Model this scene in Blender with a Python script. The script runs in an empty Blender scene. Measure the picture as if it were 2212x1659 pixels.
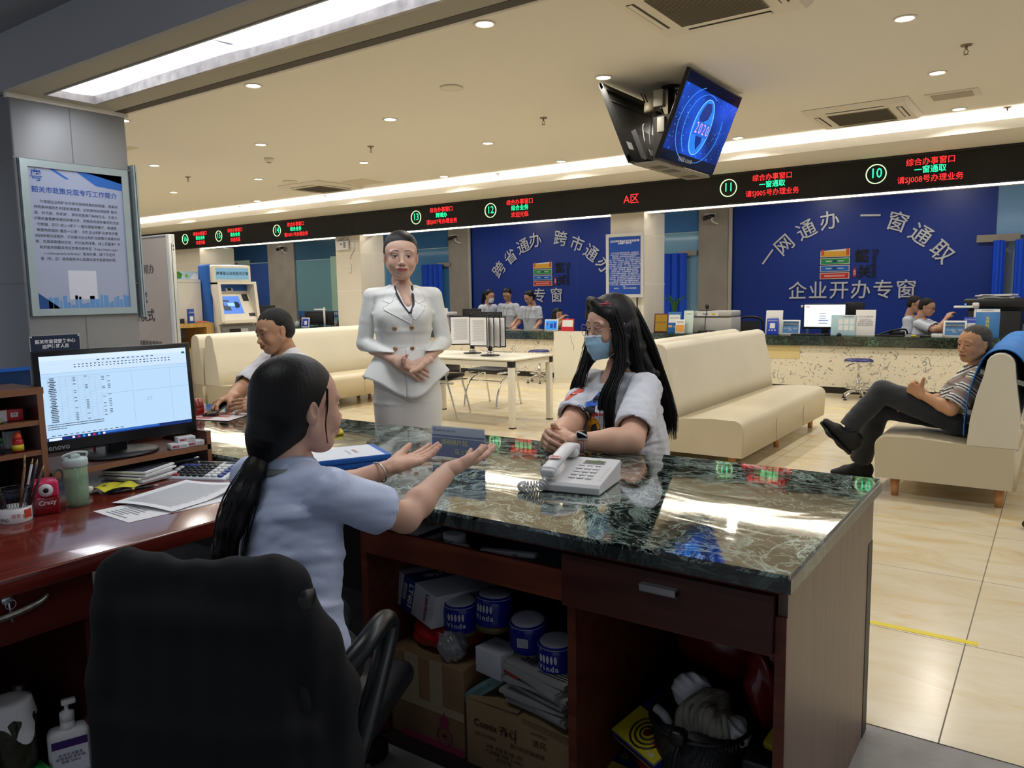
import bpy,bmesh,math,random
import numpy as np
from mathutils import Matrix,Vector,Euler
PI=math.pi
R=math.radians
SC=bpy.context.scene
C=SC.collection
random.seed(7)
F_PX,YAW,PIT,ROL,EYE=1683.0,R(-35.2),R(-6.57),R(-0.99),1.37
_fw=Vector((math.sin(YAW)*math.cos(PIT),math.cos(YAW)*math.cos(PIT),math.sin(PIT)))
_r=Vector((math.cos(YAW),-math.sin(YAW),0));_u=_r.cross(_fw)
_r2=_r*math.cos(ROL)+_u*math.sin(ROL);_u2=-_r*math.sin(ROL)+_u*math.cos(ROL)
cd=bpy.data.cameras.new('camera');cam=bpy.data.objects.new('camera',cd);C.objects.link(cam)
cd.sensor_width=36.0;cd.lens=F_PX/2212*36;cd.clip_start=0.05;cd.clip_end=100
cam.matrix_world=Matrix(((_r2.x,_u2.x,-_fw.x,0),(_r2.y,_u2.y,-_fw.y,0),(_r2.z,_u2.z,-_fw.z,EYE),(0,0,0,1)))
SC.camera=cam
SC.view_settings.view_transform='Standard';SC.view_settings.look='None'
SC.view_settings.exposure=0.42;SC.view_settings.gamma=1.0;SC.view_settings.use_curve_mapping=False
SC.cycles.use_denoising=True
SC.cycles.max_bounces=7;SC.cycles.diffuse_bounces=4;SC.cycles.glossy_bounces=4;SC.cycles.transmission_bounces=6
SC.cycles.transparent_max_bounces=8;SC.cycles.caustics_reflective=False;SC.cycles.caustics_refractive=False
SC.cycles.sample_clamp_indirect=6.0
W=bpy.data.worlds.new('world');SC.world=W;W.use_nodes=True
W.node_tree.nodes['Background'].inputs[0].default_value=(0.74,0.83,1.0,1)
W.node_tree.nodes['Background'].inputs[1].default_value=0.32
def lamp(name,kind,loc,energy,color=(1,1,1),size=0.1,size_y=None,rot=(0,0,0),spread=None,parent=None):
 L=bpy.data.lights.new(name,kind);L.energy=energy;L.color=color
 if kind=='AREA':
  L.shape='RECTANGLE'if size_y else'DISK';L.size=size
  if size_y:L.size_y=size_y
  if spread:L.spread=spread
 o=bpy.data.objects.new(name,L);o.location=loc;o.rotation_euler=rot;C.objects.link(o)
 if parent is not None:o.parent=parent
 return o
WARM=(1.0,0.96,0.895)
COOL=(0.93,0.965,1.0)
def lin(c):
 if isinstance(c,str):
  c=c.lstrip('#');c=[int(c[i:i+2],16)/255 for i in(0,2,4)]
 return tuple((x/12.92 if x<=0.04045 else((x+0.055)/1.055)**2.4)for x in c[:3])
_M={}
def mat(name,color='#888888',rough=0.5,metal=0.0,spec=0.5,emit=None,es=1.0,alpha=1.0,trans=0.0,ior=1.45,bump=None,vcol=False,coat=0.0,sheen=0.0,sss=0.0,noise=None):
 """bump = (scale, strength[, (sx,sy,sz)]); noise = (scale, amount) gives a slight mottle of the colour"""
 if name in _M:return _M[name]
 m=bpy.data.materials.new(name);m.use_nodes=True;nt=m.node_tree
 b=nt.nodes['Principled BSDF'];col=lin(color)
 b.inputs['Base Color'].default_value=(*col,1);b.inputs['Roughness'].default_value=rough
 b.inputs['Metallic'].default_value=metal;b.inputs['Specular IOR Level'].default_value=spec
 b.inputs['IOR'].default_value=ior;b.inputs['Transmission Weight'].default_value=trans
 b.inputs['Alpha'].default_value=alpha;b.inputs['Coat Weight'].default_value=coat
 b.inputs['Sheen Weight'].default_value=sheen
 if sss:b.inputs['Subsurface Weight'].default_value=sss;b.inputs['Subsurface Radius'].default_value=(0.012,0.005,0.003);b.inputs['Subsurface Scale'].default_value=1.0
 if emit:b.inputs['Emission Color'].default_value=(*lin(emit),1);b.inputs['Emission Strength'].default_value=es
 if vcol:
  a=nt.nodes.new('ShaderNodeVertexColor');a.layer_name='Col';nt.links.new(a.outputs[0],b.inputs['Base Color'])
 if noise:
  tc=nt.nodes.new('ShaderNodeTexCoord');n=nt.nodes.new('ShaderNodeTexNoise');n.inputs['Scale'].default_value=noise[0];n.inputs['Detail'].default_value=5
  nt.links.new(tc.outputs['Object'],n.inputs['Vector'])
  mx=nt.nodes.new('ShaderNodeMixRGB');mx.blend_type='MULTIPLY';mx.inputs[0].default_value=1;mx.inputs[1].default_value=(*col,1)
  rp=nt.nodes.new('ShaderNodeValToRGB');rp.color_ramp.elements[0].position=0.3;rp.color_ramp.elements[1].position=0.7
  a=1-noise[1];rp.color_ramp.elements[0].color=(a,a,a,1);rp.color_ramp.elements[1].color=(1,1,1,1)
  nt.links.new(n.outputs['Fac'],rp.inputs[0]);nt.links.new(rp.outputs[0],mx.inputs[2]);nt.links.new(mx.outputs[0],b.inputs['Base Color'])
 if bump:
  tc=nt.nodes.new('ShaderNodeTexCoord');n=nt.nodes.new('ShaderNodeTexNoise');n.inputs['Scale'].default_value=bump[0];n.inputs['Detail'].default_value=4
  v=tc.outputs['Object']
  if len(bump)>2:
   mp=nt.nodes.new('ShaderNodeMapping');mp.inputs['Scale'].default_value=bump[2];nt.links.new(v,mp.inputs[0]);v=mp.outputs[0]
  nt.links.new(v,n.inputs['Vector']);bp=nt.nodes.new('ShaderNodeBump');bp.inputs['Strength'].default_value=bump[1];bp.inputs['Distance'].default_value=0.01
  nt.links.new(n.outputs['Fac'],bp.inputs['Height']);nt.links.new(bp.outputs[0],b.inputs['Normal'])
 _M[name]=m
 return m
def nodes(m):return m.node_tree.nodes,m.node_tree.links,m.node_tree.nodes['Principled BSDF']
class MB:
 def __init__(s):s.v=[];s.f=[];s.mi=[];s.mats=[];s.sm=[];s.T=None;s.cur=0;s.smooth=False
 def use(s,m):
  if m not in s.mats:s.mats.append(m)
  s.cur=s.mats.index(m);return s
 def add(s,vs,fs,smooth=None):
  o=len(s.v);T=s.T
  for p in vs:
   p=Vector(p);s.v.append(tuple(T@p)if T is not None else tuple(p))
  for f in fs:s.f.append([i+o for i in f]);s.mi.append(s.cur);s.sm.append(s.smooth if smooth is None else smooth)
  return s
 def box(s,x0,x1,y0,y1,z0,z1):
  v=[(x,y,z)for z in(z0,z1)for y in(y0,y1)for x in(x0,x1)]
  return s.add(v,[(0,2,3,1),(4,5,7,6),(0,1,5,4),(2,6,7,3),(0,4,6,2),(1,3,7,5)],False)
 def rbox(s,x0,x1,y0,y1,z0,z1,r=0.01,n=2):
  """box with rounded edges"""
  bm=bmesh.new();bmesh.ops.create_cube(bm,size=1)
  for v in bm.verts:v.co=Vector((x0 if v.co.x<0 else x1,y0 if v.co.y<0 else y1,z0 if v.co.z<0 else z1))
  r=min(r,(x1-x0)*.49,(y1-y0)*.49,(z1-z0)*.49)
  bmesh.ops.bevel(bm,geom=bm.edges[:],offset=r,segments=n,profile=0.5,affect='EDGES')
  bm.verts.ensure_lookup_table();bm.verts.index_update()
  s.add([v.co.copy()for v in bm.verts],[[v.index for v in f.verts]for f in bm.faces],True);bm.free();return s
 def prism(s,poly,d0,d1,axis=1,smooth=False):
  """extrude a 2D outline along axis; outline coords are the other two axes in order"""
  n=len(poly);vs=[]
  for d in(d0,d1):
   for a,b in poly:vs.append((d,a,b)if axis==0 else(a,d,b)if axis==1 else(a,b,d))
  fs=[tuple(range(n-1,-1,-1)),tuple(range(n,2*n))]
  s.add(vs,fs,False)
  s.f+=[];o=len(s.v)-2*n
  for i in range(n):
   j=(i+1)%n;s.f.append([o+i,o+j,o+n+j,o+n+i]);s.mi.append(s.cur);s.sm.append(smooth)
  return s
 def cyl(s,a,b,r0,r1=None,n=16,caps=True,smooth=True):
  r1=r0 if r1 is None else r1;a=Vector(a);b=Vector(b);d=(b-a).normalized()
  x=d.orthogonal().normalized();y=d.cross(x);vs=[]
  for p,r in((a,r0),(b,r1)):
   for i in range(n):t=2*PI*i/n;vs.append(p+x*math.cos(t)*r+y*math.sin(t)*r)
  s.add(vs,[(i,(i+1)%n,n+(i+1)%n,n+i)for i in range(n)],smooth)
  if caps:
   o=len(s.v)-2*n;s.f+=[[o+i for i in range(n-1,-1,-1)],[o+n+i for i in range(n)]];s.mi+=[s.cur]*2;s.sm+=[False]*2
  return s
 def lathe(s,prof,c=(0,0,0),n=24,smooth=True,sx=1,sy=1):
  vs=[];c=Vector(c);m=len(prof)
  for r,z in prof:
   for i in range(n):t=2*PI*i/n;vs.append(c+Vector((math.cos(t)*r*sx,math.sin(t)*r*sy,z)))
  fs=[(k*n+i,k*n+(i+1)%n,(k+1)*n+(i+1)%n,(k+1)*n+i)for k in range(m-1)for i in range(n)]
  if prof[0][0]>1e-5:fs.append(tuple(range(n-1,-1,-1)))
  if prof[-1][0]>1e-5:fs.append(tuple((m-1)*n+i for i in range(n)))
  return s.add(vs,fs,smooth)
 def tube(s,pts,r,n=8,closed=False):
  pts=[Vector(p)for p in pts];m=len(pts);rs=r if hasattr(r,'__len__')else[r]*m;vs=[];pre=None
  for i,p in enumerate(pts):
   a=pts[i-1]if(i>0 or closed)else p;b=pts[(i+1)%m]if(i<m-1 or closed)else p
   d=(b-a).normalized()
   x=d.orthogonal().normalized()if pre is None else(pre-d*pre.dot(d)).normalized()
   pre=x;y=d.cross(x)
   for k in range(n):t=2*PI*k/n;vs.append(p+(x*math.cos(t)+y*math.sin(t))*rs[i])
  q=m if closed else m-1
  fs=[(i*n+k,i*n+(k+1)%n,((i+1)%m)*n+(k+1)%n,((i+1)%m)*n+k)for i in range(q)for k in range(n)]
  if not closed:fs+=[tuple(range(n-1,-1,-1)),tuple((m-1)*n+k for k in range(n))]
  return s.add(vs,fs,True)
 def quad(s,a,b,c,d):return s.add([a,b,c,d],[(0,1,2,3)],False)
 def grid(s,fn,nu,nv,smooth=True):
  vs=[fn(i/nu,j/nv)for j in range(nv+1)for i in range(nu+1)]
  return s.add(vs,[(j*(nu+1)+i,j*(nu+1)+i+1,(j+1)*(nu+1)+i+1,(j+1)*(nu+1)+i)for j in range(nv)for i in range(nu)],smooth)
 def text(s,body,size,M,align='CENTER',bold=0.0,ext=0.0004,sx=1.0,space=1.0,line=1.0):
  """lettering in the XY plane of matrix M"""
  vs,fs=text_geo(body,align,bold,space,line)
  old=s.T;s.T=(old@M)if old is not None else M
  k=size
  s.add([(x*k*sx,y*k,ext)for x,y in vs],fs,False);s.T=old;return s
 def build(s,name,parent=None,material=None,world=True,bevel=0.0,seg=2,sub=0,kind=None,label=None):
  if material is not None and not s.mats:s.mats=[material]
  me=bpy.data.meshes.new(name)
  vs=s.v
  if parent is not None and world:
   inv=mw(parent).inverted();vs=[tuple(inv@Vector(p))for p in vs]
  me.from_pydata(vs,[],s.f)
  for m in s.mats:me.materials.append(m)
  me.polygons.foreach_set('material_index',s.mi);me.polygons.foreach_set('use_smooth',s.sm);me.update()
  o=bpy.data.objects.new(name,me);C.objects.link(o)
  if parent is not None:o.parent=parent
  if bevel:
   b=o.modifiers.new('bevel','BEVEL');b.width=bevel;b.segments=seg;b.limit_method='ANGLE';b.angle_limit=R(40)
  if sub:q=o.modifiers.new('sub','SUBSURF');q.levels=sub;q.render_levels=sub
  if kind:o['kind']=kind
  if label:o['label']=label
  return o
def mw(o):
 m=Matrix.LocRotScale(o.location,o.rotation_euler,o.scale)
 return mw(o.parent)@m if o.parent else m
_TG={}
def text_geo(body,align,bold,space,line):
 key=(body,align,bold,space,line)
 if key in _TG:return _TG[key]
 cu=bpy.data.curves.new('t','FONT');cu.body=body;cu.size=1;cu.align_x=align;cu.align_y='CENTER'
 cu.resolution_u=1 if len(body)>30 else 2;cu.offset=bold;cu.space_character=space;cu.space_line=line
 o=bpy.data.objects.new('t',cu);C.objects.link(o)
 dg=bpy.context.evaluated_depsgraph_get();oe=o.evaluated_get(dg);me=oe.to_mesh()
 vs=[(v.co.x,v.co.y)for v in me.vertices];fs=[tuple(p.vertices)for p in me.polygons]
 oe.to_mesh_clear();bpy.data.objects.remove(o);bpy.data.curves.remove(cu)
 _TG[key]=(vs,fs);return vs,fs
def frame(o,x,y):
 """matrix with origin o, X axis x and Y axis y"""
 x=Vector(x).normalized();y=Vector(y);z=x.cross(y).normalized();y=z.cross(x);o=Vector(o)
 return Matrix(((x.x,y.x,z.x,o.x),(x.y,y.y,z.y,o.y),(x.z,y.z,z.z,o.z),(0,0,0,1)))
def TR(loc=(0,0,0),rz=0,rx=0,ry=0):return Matrix.Translation(loc)@Euler((rx,ry,rz)).to_matrix().to_4x4()
def tag(o,label,cat,group=None,kind=None):
 o['label']=label;o['category']=cat
 if group:o['group']=group
 if kind:o['kind']=kind
 return o
def thing(name,label,cat,loc=(0,0,0),rz=0,group=None):
 o=bpy.data.objects.new(name,None);C.objects.link(o);o.empty_display_size=0.05
 o.location=loc;o.rotation_euler=(0,0,rz);return tag(o,label,cat,group)
def struct(name,mb,material=None,parent=None,label=None,cat=None,**k):
 o=mb.build(name,parent,material,**k)
 if parent is None:
  o['kind']='structure';o['category']=cat or name.split('_')[0];o['label']=label or name.replace('_',' ')
 return o
def kids(o):return[c for c in bpy.data.objects if c.parent==o]
def dup(root,loc=None,rz=None,label=None,group=None):
 def rec(o,par):
  c=o.copy();C.objects.link(c)
  if par is not None:c.parent=par
  for ch in kids(o):
   rec(ch,c)
  return c
 r=rec(root,None)
 if loc is not None:r.location=loc
 if rz is not None:r.rotation_euler=(0,0,rz)
 if label:r['label']=label
 if group:r['group']=group
 return r
def smooth_path(pts,n=8):
 """Catmull-Rom through the points"""
 P=[Vector(p)for p in pts];out=[]
 for i in range(len(P)-1):
  a=P[max(i-1,0)];b=P[i];c=P[i+1];d=P[min(i+2,len(P)-1)]
  for k in range(n):
   t=k/n;out.append(0.5*((2*b)+(c-a)*t+(2*a-5*b+4*c-d)*t*t+(3*b-a-3*c+d)*t**3))
 out.append(P[-1]);return out
# ================================================================ ROOM
ZC=3.17
m=mat('floor_tile','#e9dcc0',rough=0.16,spec=0.5);ns,lk,pb=nodes(m)
tc=ns.new('ShaderNodeTexCoord');sep=ns.new('ShaderNodeSeparateXYZ');lk.new(tc.outputs['Object'],sep.inputs[0])
def mth(op,a,b=None,c=None,_n=None):
 n=ns.new('ShaderNodeMath');n.operation=op
 for i,v in enumerate((a,b,c)):
  if v is None:continue
  if isinstance(v,(int,float)):n.inputs[i].default_value=v
  else:lk.new(v,n.inputs[i])
 return n.outputs[0]
def grout(src,off,pitch,w):
 t=mth('FRACT',mth('DIVIDE',mth('SUBTRACT',src,off),pitch));d=mth('MINIMUM',t,mth('SUBTRACT',1.0,t))
 return mth('LESS_THAN',d,w/pitch)
g=mth('MAXIMUM',grout(sep.outputs[0],-0.238,0.8,0.0022),grout(sep.outputs[1],2.54,0.79,0.0022))
nz=ns.new('ShaderNodeTexNoise');nz.inputs['Scale'].default_value=2.4;nz.inputs['Detail'].default_value=9;nz.inputs['Distortion'].default_value=1.2;nz.inputs['Roughness'].default_value=0.62
mp=ns.new('ShaderNodeMapping');mp.inputs['Scale'].default_value=(0.8,1.7,1);mp.inputs['Rotation'].default_value=(0,0,0.5);lk.new(tc.outputs['Object'],mp.inputs[0]);lk.new(mp.outputs[0],nz.inputs['Vector'])
rp=ns.new('ShaderNodeValToRGB');e=rp.color_ramp.elements
e[0].position=0.32;e[0].color=(*lin('#c8b186'),1);e[1].position=0.62;e[1].color=(*lin('#d3c8ae'),1)
q=e.new(0.47);q.color=(*lin('#cdbf9f'),1)
lk.new(nz.outputs['Fac'],rp.inputs[0])
mx=ns.new('ShaderNodeMixRGB');lk.new(g,mx.inputs[0]);lk.new(rp.outputs[0],mx.inputs[1]);mx.inputs[2].default_value=(*lin('#6b6152'),1);lk.new(mx.outputs[0],pb.inputs['Base Color'])
rr=mth('ADD',mth('MULTIPLY',g,0.5),0.2);lk.new(rr,pb.inputs['Roughness'])
struct('floor',MB().box(-26,8,2.54,17,-0.1,0),m,label='cream polished stone tile floor of the hall with thin dark joints')
m=mat('concrete','#9c9994',rough=0.6,noise=(6,0.35),bump=(30,0.15))
struct('floor',MB().box(-9,5,-4,2.54,-0.1,-0.002),m,label='bare grey concrete floor behind the near counter')
CEIL=mat('ceiling_paint','#ddd9d0',rough=0.9)
GREYP=mat('beam_paint','#a9a9ab',rough=0.85)
BLACKG=mat('black_gloss','#0d0c0b',rough=0.25)
LIPP=mat('white_paint','#e8e4dc',rough=0.8)
struct('ceiling',MB().box(-26,8,2.80,10.62,ZC,ZC+0.1).box(-26,8,10.62,17,ZC,ZC+0.1),CEIL,label='flat cream plaster ceiling of the hall')
struct('trim_1',MB().box(-26,8,9.77,9.80,2.985,3.085).box(-26,8,9.80,10.80,2.985,3.0),CEIL,label='lowered cream soffit with a lip that hides the cove light',cat='soffit')
struct('trim_2',MB().box(-26,8,10.60,10.64,3.0,ZC),LIPP,label='white back board of the lit cove',cat='soffit')
EM_COVE=mat('cove_glow','#ffffff',emit='#fff6e2',es=20)
o=struct('trim_3',MB().box(-26,8,10.05,10.09,3.001,3.02),EM_COVE,label='warm white strip light lying in the ceiling cove',cat='cove light')
BY0,BY1,BZ=2.17,2.80,2.59
bm_=MB()
bm_.use(mat('beam_soffit','#b3ac9c',rough=0.85))
OX0,OX1,OY0,OY1=-4.98,3.2,2.325,2.625
bm_.box(-9,8,BY0,OY0,BZ,BZ+0.02).box(-9,8,OY1,BY1,BZ,BZ+0.02).box(-9,OX0,OY0,OY1,BZ,BZ+0.02).box(OX1,8,OY0,OY1,BZ,BZ+0.02)
bm_.use(GREYP).box(-9,8,BY0-0.03,BY0,BZ,3.0)
bm_.use(CEIL).box(-9,8,BY1+0.07,BY1+0.10,BZ+0.001,ZC)
bm_.use(mat('light_well','#e4e2e0',rough=0.6)).box(OX0-0.01,OX0,OY0,OY1,BZ+0.02,BZ+0.09).box(OX1,OX1+0.01,OY0,OY1,BZ+0.02,BZ+0.09).box(OX0,OX1,OY0-0.01,OY0,BZ+0.02,BZ+0.09).box(OX0,OX1,OY1,OY1+0.01,BZ+0.02,BZ+0.09)
struct('trim_4',bm_,label='boxed beam above the near counter with a long light opening in its underside',cat='beam')
struct('trim_5',MB().box(-26,8,BY1,BY1+0.07,BZ-0.002,BZ+0.03),mat('dark_trim','#3b3429',rough=0.6),label='dark strip along the far lower edge of the near beam',cat='trim')
struct('trim_6',MB().box(-9,8,1.98,BY0-0.03,2.90,2.96).box(-9,8,1.83,1.98,2.96,3.02).box(-9,8,1.2,1.83,3.0,3.05),mat('cornice_grey','#8f8f92',rough=0.8),label='stepped grey cornice beside the near beam',cat='cornice')
struct('ceiling',MB().box(-9,6,-4.0,1.3,3.02,3.1),GREYP,label='grey ceiling above the staff side')
m=mat('beam_light_sheet','#f4f4ff',rough=0.4,emit='#e8ecff',es=1.9)
bl=thing('ceiling_light','long recessed light with curling ribbed plastic sheets under the near beam','ceiling light',(-0.9,2.47,BZ+0.08))
def sheet(x0,x1,sag,y0=OY0,y1=OY1,bend=0.0):
 def fn(u,v):
  x=x0+(x1-x0)*u;y=y0+(y1-y0)*v
  return(x+bend*math.sin(PI*v),y,BZ+0.055-sag*math.sin(PI*v)**0.7*1-0.012*math.sin(u*PI*2.1+0.6))
 return MB().grid(fn,24,10)
sheet(OX0+0.01,-3.45,0.012).build('light_sheet',bl,m)
sheet(-3.50,-0.6,0.030,bend=0.12).build('light_sheet',bl,m)
sheet(-0.65,OX1-0.01,0.02).build('light_sheet',bl,m)
MB().box(-4.62,-4.28,2.44,2.47,BZ+0.035,BZ+0.040).build('lamp_tube',bl,mat('tube_glow','#ffffff',emit='#ffffff',es=7))
MB().box(OX0-0.002,OX0+0.012,OY0,OY1,BZ-0.006,BZ+0.05).box(OX0,OX1,OY0-0.004,OY0+0.008,BZ-0.006,BZ+0.03).box(OX0,OX1,OY1-0.012,OY1+0.012,BZ-0.006,BZ+0.05).build('frame',bl,mat('dirty_alu','#b8b2a8',rough=0.5,metal=0.3,noise=(15,0.4)))
lamp('staff_ceiling_lamp','AREA',(-1.7,0.5,3.0),9,COOL,1.2,0.3)
lamp('beam_lamp','AREA',(-0.9,2.475,BZ-0.01),36,COOL,8.0,0.26)
TILE=mat('column_panel','#dcd6c8',rough=0.35)
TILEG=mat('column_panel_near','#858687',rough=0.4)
JOINT=mat('panel_joint','#efe9dc',rough=0.5)
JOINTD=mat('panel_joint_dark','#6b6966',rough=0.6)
def column(n,x0,x1,y0,y1,ztop,label,mt=TILE,joint=JOINT,zs=(0.75,1.49,2.235),vx=(),vy=()):
 b=MB();b.use(mt)
 b.rbox(x0,x1,y0,y1,0,ztop,r=0.012,n=2);b.use(joint)
 e=0.0015;w=0.006
 for z in zs:b.box(x0-e,x1+e,y0-e,y1+e,z-w,z+w)
 for x in vx:b.box(x-w*.6,x+w*.6,y0-e,y0+0.01,0,ztop)
 for y in vy:b.box(x1-0.01,x1+e,y-w*.6,y+w*.6,0,ztop)
 return struct('column',b,label=label,cat='column')
column(1,-5.81,-5.24,10.96,11.72,2.6,'square cream panelled column carrying the blue notice board',vy=(11.35,))
column(2,-12.02,-11.32,10.96,11.62,2.6,'cream panelled column with an emergency light behind the woman in white',vy=(11.3,))
column(3,-17.75,-16.65,10.96,11.9,2.6,'cream panelled column beside the self-service kiosk',vx=(-17.1,))
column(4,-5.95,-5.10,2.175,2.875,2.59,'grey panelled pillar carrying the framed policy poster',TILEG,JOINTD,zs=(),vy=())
b=MB();b.use(mat('joint_light','#777777',rough=0.5))
for z in(0.75,1.487,2.225):b.box(-5.952,-5.098,2.172,2.878,z-0.004,z+0.004)
b.use(JOINTD).box(-5.1,-5.0985,2.516,2.522,0,1.44).box(-5.1,-5.0985,2.516,2.522,2.23,2.59)
b.use(LIPP).box(-5.12,-5.085,2.16,2.89,2.565,2.59)
struct('trim_7',b,label='panel joints and caulked top edge of the near pillar',cat='trim')
BLUEW=mat('blue_wall','#0e2f86',rough=0.35)
GLB=mat('blue_glass','#31649f',rough=0.08,spec=0.7,noise=(0.6,0.25))
GLB2=mat('pale_glass','#7fb0cf',rough=0.08,spec=0.7)
GREYW=mat('grey_marble','#a39c93',rough=0.5,noise=(2.5,0.22))
struct('wall_back',MB().box(-26,8,14.10,14.2,0,ZC),mat('back_paint','#8fa2b4',rough=0.8),label='pale wall far behind the counters',cat='wall')
def slab(nm,x0,x1,mt,label,cat,y=14.0,z0=0,z1=ZC,t=0.06):return struct(nm,MB().box(x0,x1,y,y+t,z0,z1),mt,label=label,cat=cat)
slab('wall_blue_right',-4.93,-0.88,BLUEW,'deep blue feature wall behind windows 10 and 11','wall')
slab('wall_blue_left',-10.92,-6.30,BLUEW,'deep blue feature wall behind windows 12 and 13','wall')
b=MB();b.use(mat('wall_seam','#22438f',rough=0.5))
for x in(-10.05,-9.0,-8.2,-7.45):b.box(x-0.004,x+0.004,13.998,14.0,0,ZC)
struct('trim_8',b,label='vertical seams of the left blue wall',cat='trim')
slab('wall_grey_right',-5.57,-4.93,GREYW,'grey marble pier beside the right blue wall','wall',y=13.97)
slab('wall_grey_left',-11.57,-10.92,GREYW,'grey marble pier beside the left blue wall','wall',y=13.97)
slab('wall_grey_far',-18.05,-16.95,GREYW,'grey pier behind the kiosk area','wall',y=13.97)
struct('trim_9',MB().box(-4.99,-4.93,13.94,14.0,0,ZC).box(-10.98,-10.92,13.94,14.0,0,ZC),mat('alu_trim','#b9b6b0',rough=0.4,metal=0.4),label='metal edge strips of the blue walls',cat='trim')
def glass_bay(n,x0,x1,zt=2.08,upper=GLB,lower=GLB,label=''):
 b=MB();b.use(upper).box(x0,x1,14.02,14.04,zt+0.02,ZC);b.use(lower).box(x0,x1,14.02,14.04,0,zt)
 b.use(mat('glass_edge','#9fc0cf',rough=0.2)).box(x0,x1,14.01,14.03,zt,zt+0.02)
 return struct('window_%d'%n,b,label=label,cat='window')
glass_bay(1,-13.60,-11.57,2.45,mat('glass_up1','#3f73a8',rough=0.1),mat('glass_lo1','#4a86b8',rough=0.1),'blue glass partition left of the blue wall')
glass_bay(2,-6.30,-5.57,2.45,mat('glass_up2','#4678b4',rough=0.1),GLB2,'blue glass partition beside the notice column')
glass_bay(3,-22.5,-18.05,2.35,mat('glass_up3','#2f5079',rough=0.1),mat('glass_lo3','#2b56a8',rough=0.1),'dark blue glass doors behind the self-service kiosk')
glass_bay(4,-16.95,-13.60,2.35,mat('glass_up4','#40647f',rough=0.1),mat('glass_lo4','#6f9aa8',rough=0.12),'greenish glass partition with a directory board')
struct('wall_left',MB().box(-26,-25.9,2.54,17,0,ZC),mat('wall_cream','#d2c9b5',rough=0.8),label='cream wall at the far left end of the hall')
b=MB();b.use(mat('strip_glow','#ffffff',emit='#fff8e8',es=5.0))
for x0,x1 in((-16.6,-12.1),(-11.25,-5.85),(-5.2,8)):b.box(x0,x1,10.99,11.06,2.555,2.575)
struct('trim_10',b,label='bright strip light under the number board',cat='strip light')
struct('trim_11',MB().box(-26,8,10.90,11.35,2.575,2.62),mat('trough','#cfc8bb',rough=0.7),label='cream trough behind the number board',cat='soffit')
DAY=mat('daylight','#ffffff',emit='#dcebff',es=1.7)
b=MB();b.use(mat('window_frame_blue','#6f95c8',rough=0.4))
b.box(-0.88,3.0,15.9,15.96,0,0.95).box(-0.88,3.0,15.9,15.96,2.35,ZC)
for x in(-0.88,-0.42,0.02,0.5,1.2,2.0,2.9):b.box(x,x+0.11,15.9,15.96,0.95,2.35)
b.box(-0.88,3.0,15.9,15.96,1.95,2.05)
b.use(DAY).box(-0.88,3.0,15.98,16.0,0.9,2.4)
struct('window_5',b,label='bright window with blue-grey frames at the far right',cat='window')
struct('window_6',MB().box(-0.88,3.0,14.02,14.04,2.12,ZC),mat('glass_up6','#7ea6cf',rough=0.15,noise=(0.8,0.15)),label='pale blue glass panel above the office opening',cat='window')
struct('trim_12',MB().box(-1.12,-0.56,13.93,13.99,2.03,2.14).box(-5.95,-5.60,13.95,13.99,2.03,2.12).box(-11.9,-11.52,13.95,13.99,2.03,2.12),mat('patch_fitting','#9a9286',rough=0.35,metal=0.8),label='metal patch fittings of the glass doors',cat='door fitting')
def curtain(x0,x1,z0,z1,y,label,n=26):
 def fn(u,v):
  x=x0+(x1-x0)*u;return(x,y+0.028*math.sin(u*n)+0.012*math.sin(u*n*2.3+1),z0+(z1-z0)*v)
 o=MB().grid(fn,90,4).build('curtain',None,mat('curtain_blue','#1d56d8',rough=0.8));tag(o,label,'curtain','blue curtains behind the counters')
curtain(-12.35,-11.72,0.5,2.09,13.9,'bright blue curtain behind the woman in the white suit')
curtain(-6.30,-5.78,0.4,2.08,13.9,'blue curtain beside the notice column',20)
curtain(-0.90,-0.74,0.8,2.05,13.9,'narrow blue curtain left of the daylight gap',9)
curtain(-0.62,-0.38,0.8,2.05,13.9,'blue curtain right of the daylight gap',12)
lb=thing('number_board','long black band above the counters with red and green glowing window numbers','sign',(-8,10.85,2.56))
MB().use(BLACKG).box(-26,8,10.80,10.88,2.56,2.985).build('board',lb)
MB().use(mat('board_rim','#23201d',rough=0.4)).box(-26,8,10.785,10.80,2.955,2.975).box(-26,8,10.785,10.80,2.565,2.575).build('rim',lb)
RED=mat('led_red','#200000',emit='#ff2a2a',es=1.9);GRN=mat('led_green','#002000',emit='#2cffa0',es=1.5);RING=mat('led_ring','#102000',emit='#c8ffae',es=1.4)
def face_y(x,y,z):return frame((x,y,z),(1,0,0),(0,0,1))
for num,xr,l2,l3 in(('16',-16.94,'综合业务','欢迎光临'),('15',-15.63,'综合业务','欢迎光临'),('14',-13.60,'综合业务','请10011号办理业务'),('13',-9.685,'跨域办','请SJ007号办理业务'),('12',-8.0,'综合业务','欢迎光临'),('11',-3.88,'一窗通取','请SJ005号办理业务'),('10',-1.99,'一窗通取','请SJ008号办理业务')):
 b=MB();b.use(RING)
 b.tube([(xr+0.115*math.cos(t*PI/16),10.797,2.785+0.115*math.sin(t*PI/16))for t in range(32)],0.0075,4,True)
 b.use(GRN).text(num,0.17,face_y(xr,10.797,2.79),sx=0.85,bold=0.004)
 b.text(l2,0.094,face_y(xr+0.6,10.797,2.782),bold=0.008,sx=0.93)
 b.use(RED).text('综合办事窗口',0.094,face_y(xr+0.6,10.797,2.877),bold=0.0,sx=0.95)
 b.text(l3,0.094,face_y(xr+0.6,10.797,2.672),bold=0.0,sx=0.93)
 b.build('lettering',lb)
MB().use(RED).text('A区',0.155,face_y(-5.37,10.797,2.752),bold=0.002).build('lettering',lb)
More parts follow.
